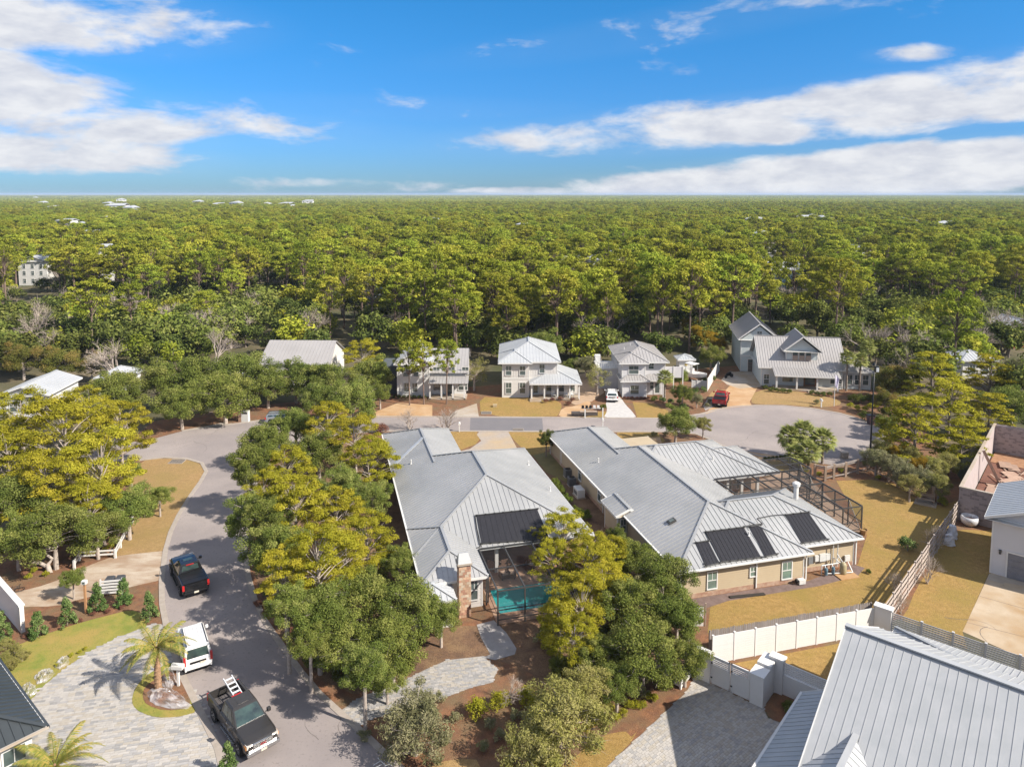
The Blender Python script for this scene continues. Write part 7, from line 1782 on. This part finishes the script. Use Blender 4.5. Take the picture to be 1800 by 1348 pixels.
# ---- centre right clump before the beige house
L_ = [('npine', 990, 935, 46, 8, 'tall yellow pine crossing the black solar mat of the grey roof'), ('npine', 1040, 985, 50, 7, 'tall yellow pine between the two long houses'), ('npine', 972, 990, 38, 7, 'yellow pine leaning over the pool screen'), ('npine', 1020, 1060, 56, 6, 'yellow pine with open limbs right of the pool'),
      ('npine', 985, 1090, 38, 5, 'low yellow pine before the teal pool'), ('oak', 1105, 975, 44, 5, 'oak against the left wall of the beige house'), ('dark', 1085, 940, 26, 4.6, 'dark green rounded tree beside the beige house wall'), ('oak', 1165, 1010, 50, 5, 'oak over the front left corner of the beige house'),
      ('oak', 1110, 1060, 60, 5, 'large oak in the middle of the clump left of the golden lawn'), ('oak', 1190, 1075, 50, 4.6, 'oak at the left end of the picket fence'), ('oak', 1130, 1140, 64, 4.6, 'broad oak above the side gate'), ('oak', 1205, 1150, 40, 4, 'oak crown hanging over the white gate wall'), ('oak', 1060, 1150, 46, 4, 'dark oak above the bottom shrubs'),
      ('greyoak', 1150, 940, 30, 5, 'silvery sparse shrub against the beige house roof'), ('npine', 1010, 1120, 40, 4.5, 'lowest yellow pine above the walk'),
      ('npine', 1065, 1030, 44, 6, 'yellow pine merging into the oaks right of the pool'), ('npine', 940, 945, 28, 7, 'slim yellow pine at the left edge of the clump by the solar mat'), ('npine', 1075, 975, 36, 7, 'yellow pine close to the left wall of the beige house'),
      ('dark', 1040, 1165, 34, 2.6, 'dark shrubby tree under the yellow pines'), ('dark', 985, 1165, 26, 2.0, 'dark shrub in deep shade right of the walk'), ('oak', 1085, 1195, 40, 2.8, 'low oak above the strappy plants')]
for a in L_: tr(*a)
rg_ = random.Random(77); UG = [(455, 1030), (440, 940), (470, 850), (520, 800), (620, 790), (690, 830), (700, 950), (720, 1040), (760, 1110), (740, 1150), (660, 1190), (610, 1230), (560, 1180), (500, 1110)]
UG2 = [(960, 1010), (1040, 960), (1110, 960), (1180, 1030), (1235, 1120), (1190, 1190), (1080, 1220), (960, 1180), (940, 1110), (980, 1060)]
for poly_, lb_, gp_, n_ in ((UG, 'low dark shrub growing under the trees between street and grey roof', 'undergrowth between street and grey roof', 46), (UG2, 'low dark shrub under the trees between pool and golden lawn', 'undergrowth between pool and golden lawn', 40)):
    k_ = 0
    while k_ < n_:
        x_, y_ = rg_.uniform(430, 1240), rg_.uniform(790, 1240)
        if pip(x_, y_, poly_): tr(rg_.choice(('bushd', 'bushg', 'bushd', 'bushy')), x_, y_, rg_.uniform(14, 24), .9, lb_, gp_); k_ += 1
# ---- bottom shrubs
L_ = [('greyoak', 730, 1272, 84, 1.9, 'grey mottled shrub at the street edge, bottom centre'), ('bushy', 838, 1243, 30, 1.0, 'left bright yellow green bush of the three below the paver drive'), ('bushy', 880, 1228, 26, 1.0, 'middle bright yellow green bush of the three below the paver drive'), ('bushy', 926, 1222, 28, 1.1, 'right bright yellow green bush of the three below the paver drive'),
      ('feather', 985, 1262, 72, 2.6, 'tall feathery olive shrub at the bottom centre'), ('feather', 1030, 1215, 50, 2.4, 'feathery shrub behind the tall one, nearer the oaks'), ('feather', 935, 1310, 52, 1.8, 'lowest feathery shrub at the bottom edge'), ('bushg', 880, 1290, 18, .8, 'small grey green plant in the shaded pine straw')]
for a in L_: tr(*a)
tr('bare', 895, 1195, 26, 1.4, 'bare white twigged shrub by the paver drive')
for i in range(16):
    x = 1030+i*11; y = 1290-i*5.2+random.uniform(-8, 8)-((i > 8)*(i-8)*3)
    tr('bushy', x, y-random.uniform(4, 20), 12, .45, 'low strappy plant along the edge of the entry court', 'strappy plants along the entry court')
# ---- street trees and yards
tr('oak', 1188, 738, 32, 3.6, 'round green street tree before the cul-de-sac'); tr('feather', 1236, 745, 20, 2.8, 'slender pale green tree right of the round street tree')
tr('vase', 1050, 662, 32, 4.0, 'grey green sprawling tree between the two storey houses'); tr('vase', 833, 652, 36, 4.4, 'fine branched yellowish tree left of the pale two storey house')
tr('oak', 1008, 640, 20, 3, 'shrubby tree behind the corner of the pale two storey house'); tr('greyoak', 1030, 640, 24, 2.6, 'brownish shrub behind the porch of the pale house')
t = tr('dark', 960, 777, 19, 3.0, 'young magnolia between the two long roofs'); t.scale = (t.scale[0], t.scale[1], t.scale[2]*1.25)
tr('dark', 975, 600, 26, 5, 'dark evergreen behind the pale two storey house'); tr('oak', 960, 604, 34, 5, 'round topped oak behind the pale two storey house roof')
tr('oak', 1200, 690, 24, 2.6, 'dark shrub tree by the white tower'); tr('greyoak', 1225, 700, 16, 1.5, 'grey shrub near the red pickup'); tr('oak', 1195, 660, 20, 3, 'green crown left of the white tower')
tr('oak', 1250, 622, 30, 4.5, 'round olive tree behind the white tower'); tr('gold', 1235, 590, 32, 6, 'golden leaved tree behind the white tower'); tr('gold', 1262, 606, 24, 5, 'golden tree beside the blue grey garage'); tr('gold', 1215, 575, 26, 7, 'yellow tree at the forest edge behind the grey house')
for i, (x, h) in enumerate([(720, 655), (745, 648), (785, 642)]):
    w = P(x, 712-i*1, 0); put('fpine', w, .50, .60, ('left of the three thin pines before the white gabled house', 'middle thin pine before the white gabled house', 'right thin pine before the white gabled house')[i])
tr('crape', 720, 725, 24, 2.4, 'left bare vase shaped tree at the far corner of the grey roof'); tr('crape', 786, 723, 32, 2.6, 'right bare vase shaped tree at the far corner of the grey roof')
tr('bushr', 668, 752, 17, 1.0, 'dark red rounded shrub at the kerb beside the grey roof')
# hedge and small planting (each a countable bush)
def row(kind, pts, r_, z, label, group):
    for x, y in pts: tr(kind, x, y, r_, z, label, group)
row('bushd', [(683+i*9, 697) for i in range(8)], 6, .8, 'clipped dark hedge bush before the white gabled house', 'hedge bushes before the white gabled house')
row('bushr', [(1098+i*7, 699) for i in range(7)], 5, .5, 'low reddish hedge bush below the cool grey house window', 'hedge bushes below the cool grey house window')
row('bushd', [(1346, 680), (1356, 684), (1366, 685), (1376, 686), (1388, 687), (1427, 689), (1437, 691), (1447, 692), (1458, 692)], 8, .7, 'dark green foundation bush along the blue grey porch', 'foundation bushes along the blue grey porch')
row('bushy', [(1495, 712), (1507, 716), (1520, 718), (1531, 713), (1540, 712)], 9, .8, 'yellow green bush in the bed beside the street lamp', 'yellow green bushes beside the street lamp')
row('bushg', [(1436, 706), (1248, 704), (1243, 712), (1150, 762), (1170, 762)], 8, .5, 'pale ornamental grass clump by the street', 'ornamental grass clumps')
row('bushd', [(1345+i*7, 806-i*.8) for i in range(8)], 6, .6, 'dark clipped hedge bush behind the screen enclosure', 'dark hedge behind the screen enclosure')
row('bush', [(1180, 705), (1165, 702), (1210, 688), (1222, 686), (1236, 684), (1200, 712)], 10, .8, 'green shrub in the bed between grey house and boat', 'shrubs between grey house and boat')
row('bushr', [(1005, 702), (985, 700), (972, 702), (1000, 708), (960, 704)], 7, .4, 'low brown plant in the bed before the columned porch', 'low plants before the columned porch')
row('bushy', [(913, 694), (981, 697)], 6, .8, 'small palm like plant before the pale two storey house', 'palm like plants before the pale two storey house')
row('greyoak', [(1540, 806), (1565, 815), (1590, 828), (1620, 838)], 30, 2.0, 'silvery scrub bush between street lamp and rail fence', 'silvery scrub beside the rail fence')
row('gold', [(1612, 818), (1580, 795)], 24, 2.2, 'orange tinged scrub bush above the rail fence', 'orange tinged scrub above the rail fence')
row('feather', [(1640, 820), (1665, 812), (1600, 800), (1550, 790), (1650, 850), (1600, 850)], 28, 2.0, 'olive scrub bush between rail fence and block walls', 'olive scrub between rail fence and block walls')
L_ = [('flat', 1610, 745, 66, 6, 'wide flat layered pine right of the street lamp'), ('flat', 1670, 710, 60, 6.5, 'layered pine behind the wide flat one'), ('flat', 1690, 770, 46, 5, 'layered pine left of the block walls'), ('flat', 1740, 720, 42, 6, 'layered pine beyond the block walls'), ('flat', 1640, 660, 56, 7, 'layered pine above the wide flat one'),
      ('flat', 1740, 660, 50, 6, 'layered pine under the little pyramid roof'), ('mag', 1572, 665, 46, 6, 'dark glossy magnolia behind the street lamp'), ('mag', 1556, 700, 28, 3.5, 'lower magnolia crown behind the street lamp'), ('rust', 1605, 605, 0.1, 5, 'x'), ('greyoak', 1790, 650, 40, 6, 'grey oak at the right edge'), ('oak', 1780, 710, 40, 5, 'dark oak at the right edge beyond the block walls'), ('oak', 1560, 745, 24, 2.5, 'shadowed oak under the flat layered pines')]
for a in L_:
    if a[0] != 'rust': tr(*a)
tr('bare', 1592, 625, 30, 6, 'pinkish bare tree behind the magnolia'); tr('bare', 1612, 610, 26, 6, 'bare tree right of the pinkish one'); tr('bare', 1765, 545, 40, 9, 'dark bare tree at the right edge above the red house'); tr('bare', 1710, 575, 26, 6, 'fallen pale branches in the right woods')
# clipped and conical bushes
for x, y, lb in [(3, 1096, 'conical bush cut by the left edge before the white wall'), (65, 1092, 'conical bush right of the white wall end'), (117, 1073, 'tall conical bush left of the lamp post'), (170, 1048, 'conical bush right of the lamp post'), (217, 1036, 'conical bush beside the bin enclosure'), (262, 1063, 'conical bush at the end of the green lawn near the kerb')]:
    tr('cone', x, y, 19, 1.2, lb)
tr('cone', 400, 1328, 24, 1.3, 'conical bush at the bottom edge before the grey pickup'); tr('bush', 18, 1060, 16, .8, 'small green bush behind the white wall end')
for i in range(9): tr('bushr', [85, 60, 140, 190, 215, 232, 250, 45, 165][i], [1106, 1112, 1090, 1073, 1066, 1050, 1085, 1118, 1078][i], 7, .3, 'small dark seedling shrub in the pine straw bed', 'seedling shrubs in the pine straw bed')
for x, y, lb in [(976, 846, 'farthest clipped round bush between the long houses'), (984, 858, 'second clipped bush between the long houses'), (997, 873, 'third clipped bush between the long houses'), (1012, 893, 'clipped bush nearest the beige wall'), (1030, 900, 'low clipped bush by the yellow pine')]: tr('ball', x, y, 13, .8, lb)
row('feather', [(10, 1130), (25, 1140), (8, 1155), (38, 1150), (20, 1165)], 15, .5, 'golden yellow shrub at the left edge of the green lawn', 'golden shrubs at the left edge of the green lawn')
row('bushy', [(125, 1150), (112, 1160), (100, 1168), (140, 1145), (88, 1180), (72, 1190), (150, 1139)], 6, .3, 'yellow leaved plant along the curved lawn edge', 'yellow plants along the curved lawn edge')
row('bushy', [(1622, 905), (1597, 960)], 1, .1, 'x', 'x') if False else None
tr('bush', 1596, 955, 24, 1.5, 'bright green shrub on the golden lawn before the slatted fence').children[0].data.materials
tr('bushy', 1657, 880, 13, 1.2, 'broad leaved plant beside the garden bench')
tr('bushy', 1518, 934, 8, .9, 'fern in the tan pot by the screen enclosure'); tr('bushd', 1527, 1004, 8, .4, 'low dark bush at the mulch corner of the beige house')
tr('crape', 1648, 930, 24, 2.2, 'rusty bare shrub at the far end of the slatted fence'); tr('crape', 1632, 985, 26, 2.0, 'rusty bare shrub in the middle of the slatted fence'); tr('crape', 1577, 1010, 20, 1.6, 'bare shrub on the lawn side of the slatted fence')
tr('crape', 1585, 1048, 14, 1.4, 'small bare sapling at the near end of the slatted fence')
tr('bushd', 1385, 1240, 18, .8, 'dark spiky plant in the shaded bed by the gate wall'); tr('bushr', 1402, 1228, 8, .7, 'small pink purple shrub beside the gate wall')
row('bushy', [(60, 1000), (80, 1008), (50, 1012), (185, 965), (195, 958)], 9, .6, 'yellow green fern in the orange bed under the oaks', 'ferns under the oaks at the left')
row('bushy', [(1440, 832), (1478, 826), (1545, 838), (1416, 826)], 7, .5, 'young yellow green shrub near the rail fence', 'young shrubs near the rail fence')
row('bushd', [(1512, 700), (1530, 700), (1548, 702), (1520, 730), (1556, 722), (1500, 700), (1545, 735), (1572, 728), (1590, 745), (1600, 760), (1575, 765)], 15, 1.1, 'dark shrub in the shaded bed right of the blue grey house', 'shrubs in the shaded bed right of the blue grey house')
row('bushg', [(640, 1290), (690, 1320), (770, 1225), (800, 1260), (780, 1300), (860, 1270), (905, 1255), (930, 1260), (1080, 1200), (1130, 1215), (1100, 1190), (850, 1310), (1050, 1180)], 17, .8, 'grey green low shrub in the pine straw at the bottom centre', 'low shrubs in the pine straw at the bottom centre')
row('bushd', [(1195, 705), (1150, 700), (1240, 668), (1252, 664), (1230, 700) , (1060, 715)], 10, .8, 'small dark shrub in the planting beds by the cross street', 'small dark shrubs by the cross street')
row('bushr', [(470, 1075), (490, 1090), (455, 1060), (505, 1108)], 12, .4, 'dry orange undergrowth at the kerb under the oaks', 'dry undergrowth at the kerb under the oaks')

# ---- palms
def frond_mesh(L_, lift, droop, seed, mat, pairs=34, ll=.46):
    rr = random.Random(seed); vs = []; fs = []; tints = []
    def pt(t): return Vector((L_*t*(1-.12*t), 0, lift*L_*t-droop*L_*t*t))
    mb = MB(); n = 8
    mb.path([pt(i/n) for i in range(n+1)], [.03*(1-.8*i/n)+.004 for i in range(n+1)], 4)
    vs = list(mb.v); fs = list(mb.f)
    for i in range(pairs):
        t = .12+.88*i/(pairs-1); p = pt(t); q = pt(min(1, t+.02)); d = (q-p).normalized() if (q-p).length > 1e-6 else Vector((1, 0, -1)).normalized()
        l = ll*math.sin(math.pi*min(.97, .18+.8*t))**.7*rr.uniform(.85, 1.1)
        for s_ in (-1, 1):
            tip = p+Vector((d.x*.6*l, s_*l*.7, -.35*l+rr.uniform(-.1, .12)*l)); m_ = p.lerp(tip, .5)+Vector((0, 0, .07*l)); w = d*.019
            k = len(vs); vs += [tuple(p-w), tuple(m_-w*1.3), tuple(tip), tuple(m_+w*1.3), tuple(p+w)]; fs += [(k, k+1, k+3, k+4), (k+1, k+2, k+3)]
    me = bpy.data.meshes.new('frond'); me.from_pydata(vs, [], fs); me.materials.append(mat)
    a = me.attributes.new('tint', 'FLOAT', 'FACE'); a.data.foreach_set('value', [rr.random() for _ in fs]); me.update(); return me
def date_palm(label, w, th, L_, nf, seed):
    rr = random.Random(seed); t = thing('date_palm', label, 'palm', (w[0], w[1], w[2]), rr.uniform(0, 6))
    prof = []; k = int(th/.12)
    for i in range(k): prof += [(.17+.03*(i % 2)+.05*(1-i/k), i*th/k), (.13+.05*(1-i/k), (i+.9)*th/k)]
    prof.append((.22, th)); prof.append((.05, th+.25)); MB().lathe(prof, n=11).build('trunk', m_palmbark, t)
    ms = [frond_mesh(L_*.85, 1.15, .75, seed+1, lm_palm), frond_mesh(L_, .75, .80, seed+2, lm_palm), frond_mesh(L_, .35, .72, seed+3, lm_palm)]
    for i in range(nf):
        f = i/nf; lay = 0 if f < .3 else 1 if f < .68 else 2
        obj('frond', ms[lay], t, loc=(0, 0, th+.1), rot=(rr.uniform(-.25, .25), rr.uniform(-.18, .12), i*2.399+rr.uniform(-.2, .2)), scale=rr.uniform(.85, 1.1))
    return t
m_palmbark = M('palm_trunk', (.33, .20, .12), (.20, .12, .07), 7, .95, bump=.6)
w = P(278.4, 1211.7, .05); w.z = .05; date_palm('date palm standing on the grass island of the paver drive', w, 2.75, 2.5, 26, 4)
w = P(96, 1345, 1.5); date_palm('date palm fronds rising at the bottom left corner beside the dark roof', (w.x, w.y, 0), 1.35, 2.7, 30, 9)
def fan_mesh(seed, mat, Lp=.9, Rf=.75):
    rr = random.Random(seed); mb = MB(); mb.path([(0, 0, 0), (Lp*.5, 0, .12), (Lp, 0, .05)], [.02, .016, .012], 4); vs = list(mb.v); fs = list(mb.f)
    for i in range(17):
        a = -1.9+3.8*i/16; R_ = Rf*rr.uniform(.85, 1.1)*(1-.12*abs(a)); c = Vector((Lp, 0, .05)); d = Vector((math.cos(a), math.sin(a), 0)); n = Vector((-d.y, d.x, 0))
        m_ = c+d*R_*.55+Vector((0, 0, .04)); tip = c+d*R_+Vector((0, 0, -.32*R_*rr.uniform(.6, 1.3))); k = len(vs)
        vs += [tuple(c), tuple(m_-n*.05), tuple(tip), tuple(m_+n*.05)]; fs += [(k, k+1, k+2, k+3)]
    me = bpy.data.meshes.new('fan_leaf'); me.from_pydata(vs, [], fs); me.materials.append(mat); a = me.attributes.new('tint', 'FLOAT', 'FACE'); b = rr.random()*.4
    a.data.foreach_set('value', [b+rr.random()*.6 for _ in fs]); me.update(); return me
FANS = [fan_mesh(i, lm_sabal) for i in range(3)]
def sabal(label, px, py, th, s_, nf=44, group=None):
    """px,py = crown centre in the photograph"""
    w = P(px, py, th); rr = random.Random(px); t = thing('cabbage_palm', label, 'palm', (w.x, w.y, 0), rr.uniform(0, 6), group)
    prof = [(.2, 0)]+[(.15+.02*(i % 2), th*(i+1)/14) for i in range(14)]; MB().lathe(prof, n=9).build('trunk', m_palmtr2, t)
    for i in range(nf):
        f = (i+.5)/nf; el = math.radians(80-125*f); obj('fan_leaf', FANS[i % 3], t, loc=(0, 0, th), rot=(rr.uniform(-.3, .3), -el, i*2.399), scale=s_*rr.uniform(.85, 1.1))
    return t
m_palmtr2 = M('palm_trunk_grey', (.28, .23, .19), (.17, .14, .12), 6, .95, bump=.5)
sabal('cabbage palm at the left of the clump by the cul-de-sac', 1388, 768, 3.0, 1.05); sabal('tallest cabbage palm in the middle of the clump by the cul-de-sac', 1412, 762, 3.3, 1.15); sabal('cabbage palm at the right of the clump by the cul-de-sac', 1447, 775, 2.8, 1.15); sabal('lower cabbage palm in front of the clump', 1422, 795, 2.0, 1.0); sabal('small cabbage palm low at the left front of the clump', 1398, 800, 1.6, .9)
sabal('cabbage palm in front of the cool grey house door', 1169, 664, 3.8, .95); sabal('left cabbage palm at the right wing of the blue grey house', 1490, 630, 5.4, .95); sabal('right cabbage palm at the right wing of the blue grey house', 1513, 634, 5.0, 1.0)
sabal('cabbage palm behind the magnolia near the lamp top', 1525, 612, 6, .95)
# leaning and twisted trunks of the left group
def trunk_thing(label, pts, r0, mat, cat='tree trunk'):
    w = [P(x, y, z) for x, y, z in pts]; t = thing('tree_trunk', label, cat, (w[0].x, w[0].y, 0)); o = (w[0].x, w[0].y, 0)
    MB(o).path(w, [r0*(1-.6*i/(len(w)-1)) for i in range(len(w))], 8).build('trunk', mat, t)
    return t
trunk_thing('long leaning pine trunk above the white two rail fence', [(184, 960, 0), (176, 930, 1.2), (166, 900, 2.6), (158, 880, 3.6)], .2, m_bark)
trunk_thing('twisted pale oak trunk lying over the orange bed at the left', [(88, 1008, 0), (84, 992, .6), (92, 982, 1.0), (76, 970, 1.6)], .22, m_barkl)
trunk_thing('pale crooked limb left of the twisted oak trunk', [(84, 996, .4), (70, 989, .8), (56, 988, 1.1), (62, 975, 1.8)], .16, m_barkl)
trunk_thing('curved grey trunk beside the rail fence of the corner lot', [(206, 958, 0), (206, 944, .8), (214, 930, 1.6), (228, 918, 2.4)], .15, m_bark)
# ================================================================ THE FOREST
def project(x, y, z):
    F = y*math.cos(PITCH)+(HC-z)*math.sin(PITCH); U = y*math.sin(PITCH)-(HC-z)*math.cos(PITCH)
    return 900+FPX*x/F, PPY-FPX*U/F, F
WINS = [(38, 446, 72, 505, 9), (612, 480, 662, 512, 9), (1362, 462, 1412, 492, 9), (1500, 430, 1532, 468, 9), (298, 440, 316, 456, 8), (1712, 616, 1746, 634, 5), (1332, 428, 1350, 440, 8), (1785, 560, 1800, 600, 5)]
HOUSES = [(o.location.x, o.location.y) for o in COL.objects if o.get('category') == 'house' and o.location.y > 100]
def limit(px):
    """photograph row above which a trunk may stand"""
    tab = [(-200, 690), (0, 672), (120, 650), (300, 640), (480, 628), (620, 640), (700, 634), (1040, 638), (1180, 640), (1270, 628), (1300, 606), (1345, 614), (1520, 620), (1540, 670), (1620, 700), (1700, 735), (1780, 742), (2100, 760)]
    for (a, b), (c, d) in zip(tab[:-1], tab[1:]):
        if a <= px <= c: return b+(d-b)*(px-a)/(c-a)
    return 640
rf = random.Random(21)
pines = []; under = []
sp = 7.1; y = 92.0
while y < 1500:
    s_ = sp*(1 if y < 500 else 1.12); X = .745*y+22; x = -X
    while x < X:
        xx = x+rf.uniform(-.42, .42)*s_; yy = y+rf.uniform(-.42, .42)*s_; x += s_
        px, py, F = project(xx, yy, 0)
        lim = limit(px)
        if py > lim: continue
        if px < -60 or px > 1860: continue
        scrub = (px < 560 and 548 < py) or (px > 1480 and py > 560)
        if any((xx-hx)**2+(yy-hy)**2 < 64 for hx, hy in HOUSES): continue
        near_edge = py > lim-14
        kindp = rf.random() < (.10 if scrub else .35 if near_edge else .74)
        h = rf.uniform(.72, 1.16)*(0.9 if scrub else 1)
        if not kindp: h = rf.uniform(.75, 1.35)
        # gaps through which the far houses show
        skip = False
        for (x0, y0, x1, y1, zt) in WINS:
            tx, ty, F2 = project(xx, yy, (12.4 if kindp else 4.6)*h); rr_ = 4.2*FPX/F2; top = ty-5.0*FPX/F2; bot = ty+4.5*FPX/F2
            if tx+rr_ > x0 and tx-rr_ < x1 and bot > y0 and top < y1 and py > y1-4:
                if F2 < FPX*(HC-0)/max(20, y1-342) and (F2 > .62*FPX*(HC-zt)/max(10, y0-342)) and rf.random() < .45: skip = True
                if x0 == 38 and rf.random() < .85: skip = True
        if skip: continue
        (pines if kindp else under).append((yy, xx, h, px, py))
        if rf.random() < .6 and yy < 800:
            under.append((yy+rf.uniform(-3, 3), xx+rf.uniform(-3, 3), rf.uniform(.6, 1.1), px, py))
    y += s_
pines.sort(); under.sort()
BANDS = [(130, 'at the far left edge'), (260, 'above the big bare tree at the left'), (400, 'above the oak row at the left'), (500, 'left of the carport house'), (600, 'behind the carport house'), (700, 'left of the white gabled house'), (790, 'behind the white gabled house'), (880, 'left of the pale two storey house'),
         (990, 'behind the pale two storey house'), (1080, 'between the two storey houses'), (1180, 'behind the cool grey house'), (1290, 'behind the white tower'), (1400, 'behind the blue grey garage'), (1500, 'behind the blue grey house'), (1600, 'behind the dark magnolia'), (1700, 'above the flat layered pines'), (9999, 'at the far right edge')]
def lab_band(px, yy, kind, h):
    where = [w_ for lim_, w_ in BANDS if px < lim_][0]
    rank = 'front' if yy < 165 else 'second' if yy < 190 else 'third'
    size = 'short' if h < .9 else 'tall' if h > 1.02 else 'middling'
    if kind == 'p': return '%s pine, %s rank of the forest %s' % (size, rank, where), '%s %s rank forest pines %s' % (size, rank, where)
    return '%s bushy tree, %s rank of woods %s' % (size, rank, where), '%s %s rank low woodland trees %s' % (size, rank, where)
used_p = []; rest_p = []; used_u = []; rest_u = []
nbare = 0
for i, (yy, xx, h, px, py) in enumerate(pines):
    if len(used_p) < 275 and -20 < px < 1820:
        lb, g = lab_band(px, yy, 'p', h); used_p.append(put('fpine', (xx, yy), h*rf.uniform(.8, 1.35), h, lb, g, v=i % 5))
    else: rest_p.append((xx, yy, h))
for i, (yy, xx, h, px, py) in enumerate(under):
    k = ('under', 'underd', 'under', 'underg', 'underd')[i % 5]
    if i % 14 == 3 and nbare < 60 and -20 < px < 1820:
        nbare += 1
        lb, g = lab_band(px, yy, 'u', h); put('bare', (xx, yy), 1.25, 1.35*h, lb.replace('bushy tree', 'pale bare tree'), g.replace('low woodland trees', 'bare woodland trees'))
        continue
    if len(used_u) < 230 and -20 < px < 1820:
        lb, g = lab_band(px, yy, 'u', h); used_u.append(put(k, (xx, yy), h*rf.uniform(.9, 1.2), h, lb, g))
    else: rest_u.append((xx, yy, h))
# tall named trunks that stand out behind the houses
def gn_scatter(name, pts, pairs, mats=()):
    """one object: instances of the given (crown, trunk) meshes on scattered points"""
    me = bpy.data.meshes.new(name); me.from_pydata([(x, y, 0) for x, y, h in pts], [], [])
    o = obj(name, me, kind='stuff')
    n = len(pts); r = np.random.default_rng(len(pts))
    a = me.attributes.new('idx', 'INT', 'POINT'); a.data.foreach_set('value', r.integers(0, len(pairs), n).astype(np.int32))
    a = me.attributes.new('rotz', 'FLOAT', 'POINT'); a.data.foreach_set('value', (r.random(n)*6.28).astype(np.float32))
    hs = np.array([p[2] for p in pts], np.float32); w = hs*(.85+.5*r.random(n)).astype(np.float32)
    a = me.attributes.new('scl', 'FLOAT_VECTOR', 'POINT'); a.data.foreach_set('vector', np.stack([w, w, hs], 1).ravel().astype(np.float32))
    ng = bpy.data.node_groups.new(name+'_nodes', 'GeometryNodeTree'); ng.interface.new_socket('Geometry', in_out='INPUT', socket_type='NodeSocketGeometry'); ng.interface.new_socket('Geometry', in_out='OUTPUT', socket_type='NodeSocketGeometry')
    N = ng.nodes; L = ng.links; gi = N.new('NodeGroupInput'); go = N.new('NodeGroupOutput')
    iop = N.new('GeometryNodeInstanceOnPoints'); iop.inputs['Pick Instance'].default_value = True; jn = N.new('GeometryNodeJoinGeometry')
    for parts in pairs:
        j = N.new('GeometryNodeJoinGeometry')
        for ob in parts:
            oi = N.new('GeometryNodeObjectInfo'); oi.inputs['Object'].default_value = ob; oi.transform_space = 'ORIGINAL'; L.new(oi.outputs['Geometry'], j.inputs[0])
        g2 = N.new('GeometryNodeGeometryToInstance'); L.new(j.outputs[0], g2.inputs[0]); L.new(g2.outputs[0], jn.inputs[0])
    def attr(nm, ty):
        q = N.new('GeometryNodeInputNamedAttribute'); q.data_type = ty; q.inputs['Name'].default_value = nm; return q.outputs['Attribute']
    L.new(gi.outputs[0], iop.inputs['Points']); L.new(jn.outputs[0], iop.inputs['Instance']); L.new(attr('idx', 'INT'), iop.inputs['Instance Index'])
    cx = N.new('ShaderNodeCombineXYZ'); L.new(attr('rotz', 'FLOAT'), cx.inputs[2]); er = N.new('FunctionNodeEulerToRotation'); L.new(cx.outputs[0], er.inputs[0]); L.new(er.outputs[0], iop.inputs['Rotation'])
    L.new(attr('scl', 'FLOAT_VECTOR'), iop.inputs['Scale']); L.new(iop.outputs[0], go.inputs[0])
    md = o.modifiers.new('scatter', 'NODES'); md.node_group = ng
    return o
gn_scatter('pine_forest', rest_p, [[c for c in used_p[i].children] for i in range(5)])
bares = [o for o in COL.objects if o.get('category') == 'bare tree'][-3:]
gn_scatter('forest_understorey', rest_u, [[c for c in t.children] for t in used_u[:9]]+[[c for c in bares[0].children]])
# the far forest: patches of crowns out to the horizon
def patch_mesh(seed, side=64):
    r = random.Random(seed); cl = []
    n = 9
    for i in range(n):
        for j in range(n):
            x = (i+.5)/n*side-side/2+r.uniform(-2.4, 2.4); y = (j+.5)/n*side-side/2+r.uniform(-2.4, 2.4); z = r.uniform(9.5, 14.5); c = r.uniform(3.6, 5.0)
            cl.append((x, y, z, c, c, c*.75)); cl.append((x+r.uniform(-3, 3), y+r.uniform(-3, 3), z-5, c, c, 3))
    return foliage('far_crowns', cl, 26, (2.0, 1.5), lm_pineG, seed, .7, .6, .3)
fp = []; y = 1520
while y < 15000:
    s_ = 60 if y < 4000 else 62*1.5 if y < 8000 else 62*2.6; X = .75*y+60; x = -X
    while x < X:
        fp.append((x+rf.uniform(-6, 6), y+rf.uniform(-6, 6), 1.0 if y < 4000 else 1.25 if y < 8000 else 1.5)); x += s_
    y += s_
rf.shuffle(fp)
pm = [patch_mesh(i) for i in (1, 2, 3)]
heads = []
for i, m_ in enumerate(pm):
    x, y, h = fp.pop(); heads.append(obj('distant_forest', m_, kind='stuff', loc=(x, y, 0)))
gn_scatter('distant_forest', fp, [[h] for h in heads])
# ================================================================ AIR
hz = bpy.data.materials.new('haze'); hz.use_nodes = True; nt = hz.node_tree; nt.nodes.clear()
ho = nt.nodes.new('ShaderNodeOutputMaterial'); pv = nt.nodes.new('ShaderNodeVolumePrincipled')
pv.inputs['Color'].default_value = (.62, .76, 1.0, 1); pv.inputs['Density'].default_value = 0.00009; pv.inputs['Anisotropy'].default_value = 0.0
nt.links.new(pv.outputs[0], ho.inputs['Volume'])
MB().box(-16000, 16000, -300, 17000, -1, 44).build('haze', hz, kind='stuff')
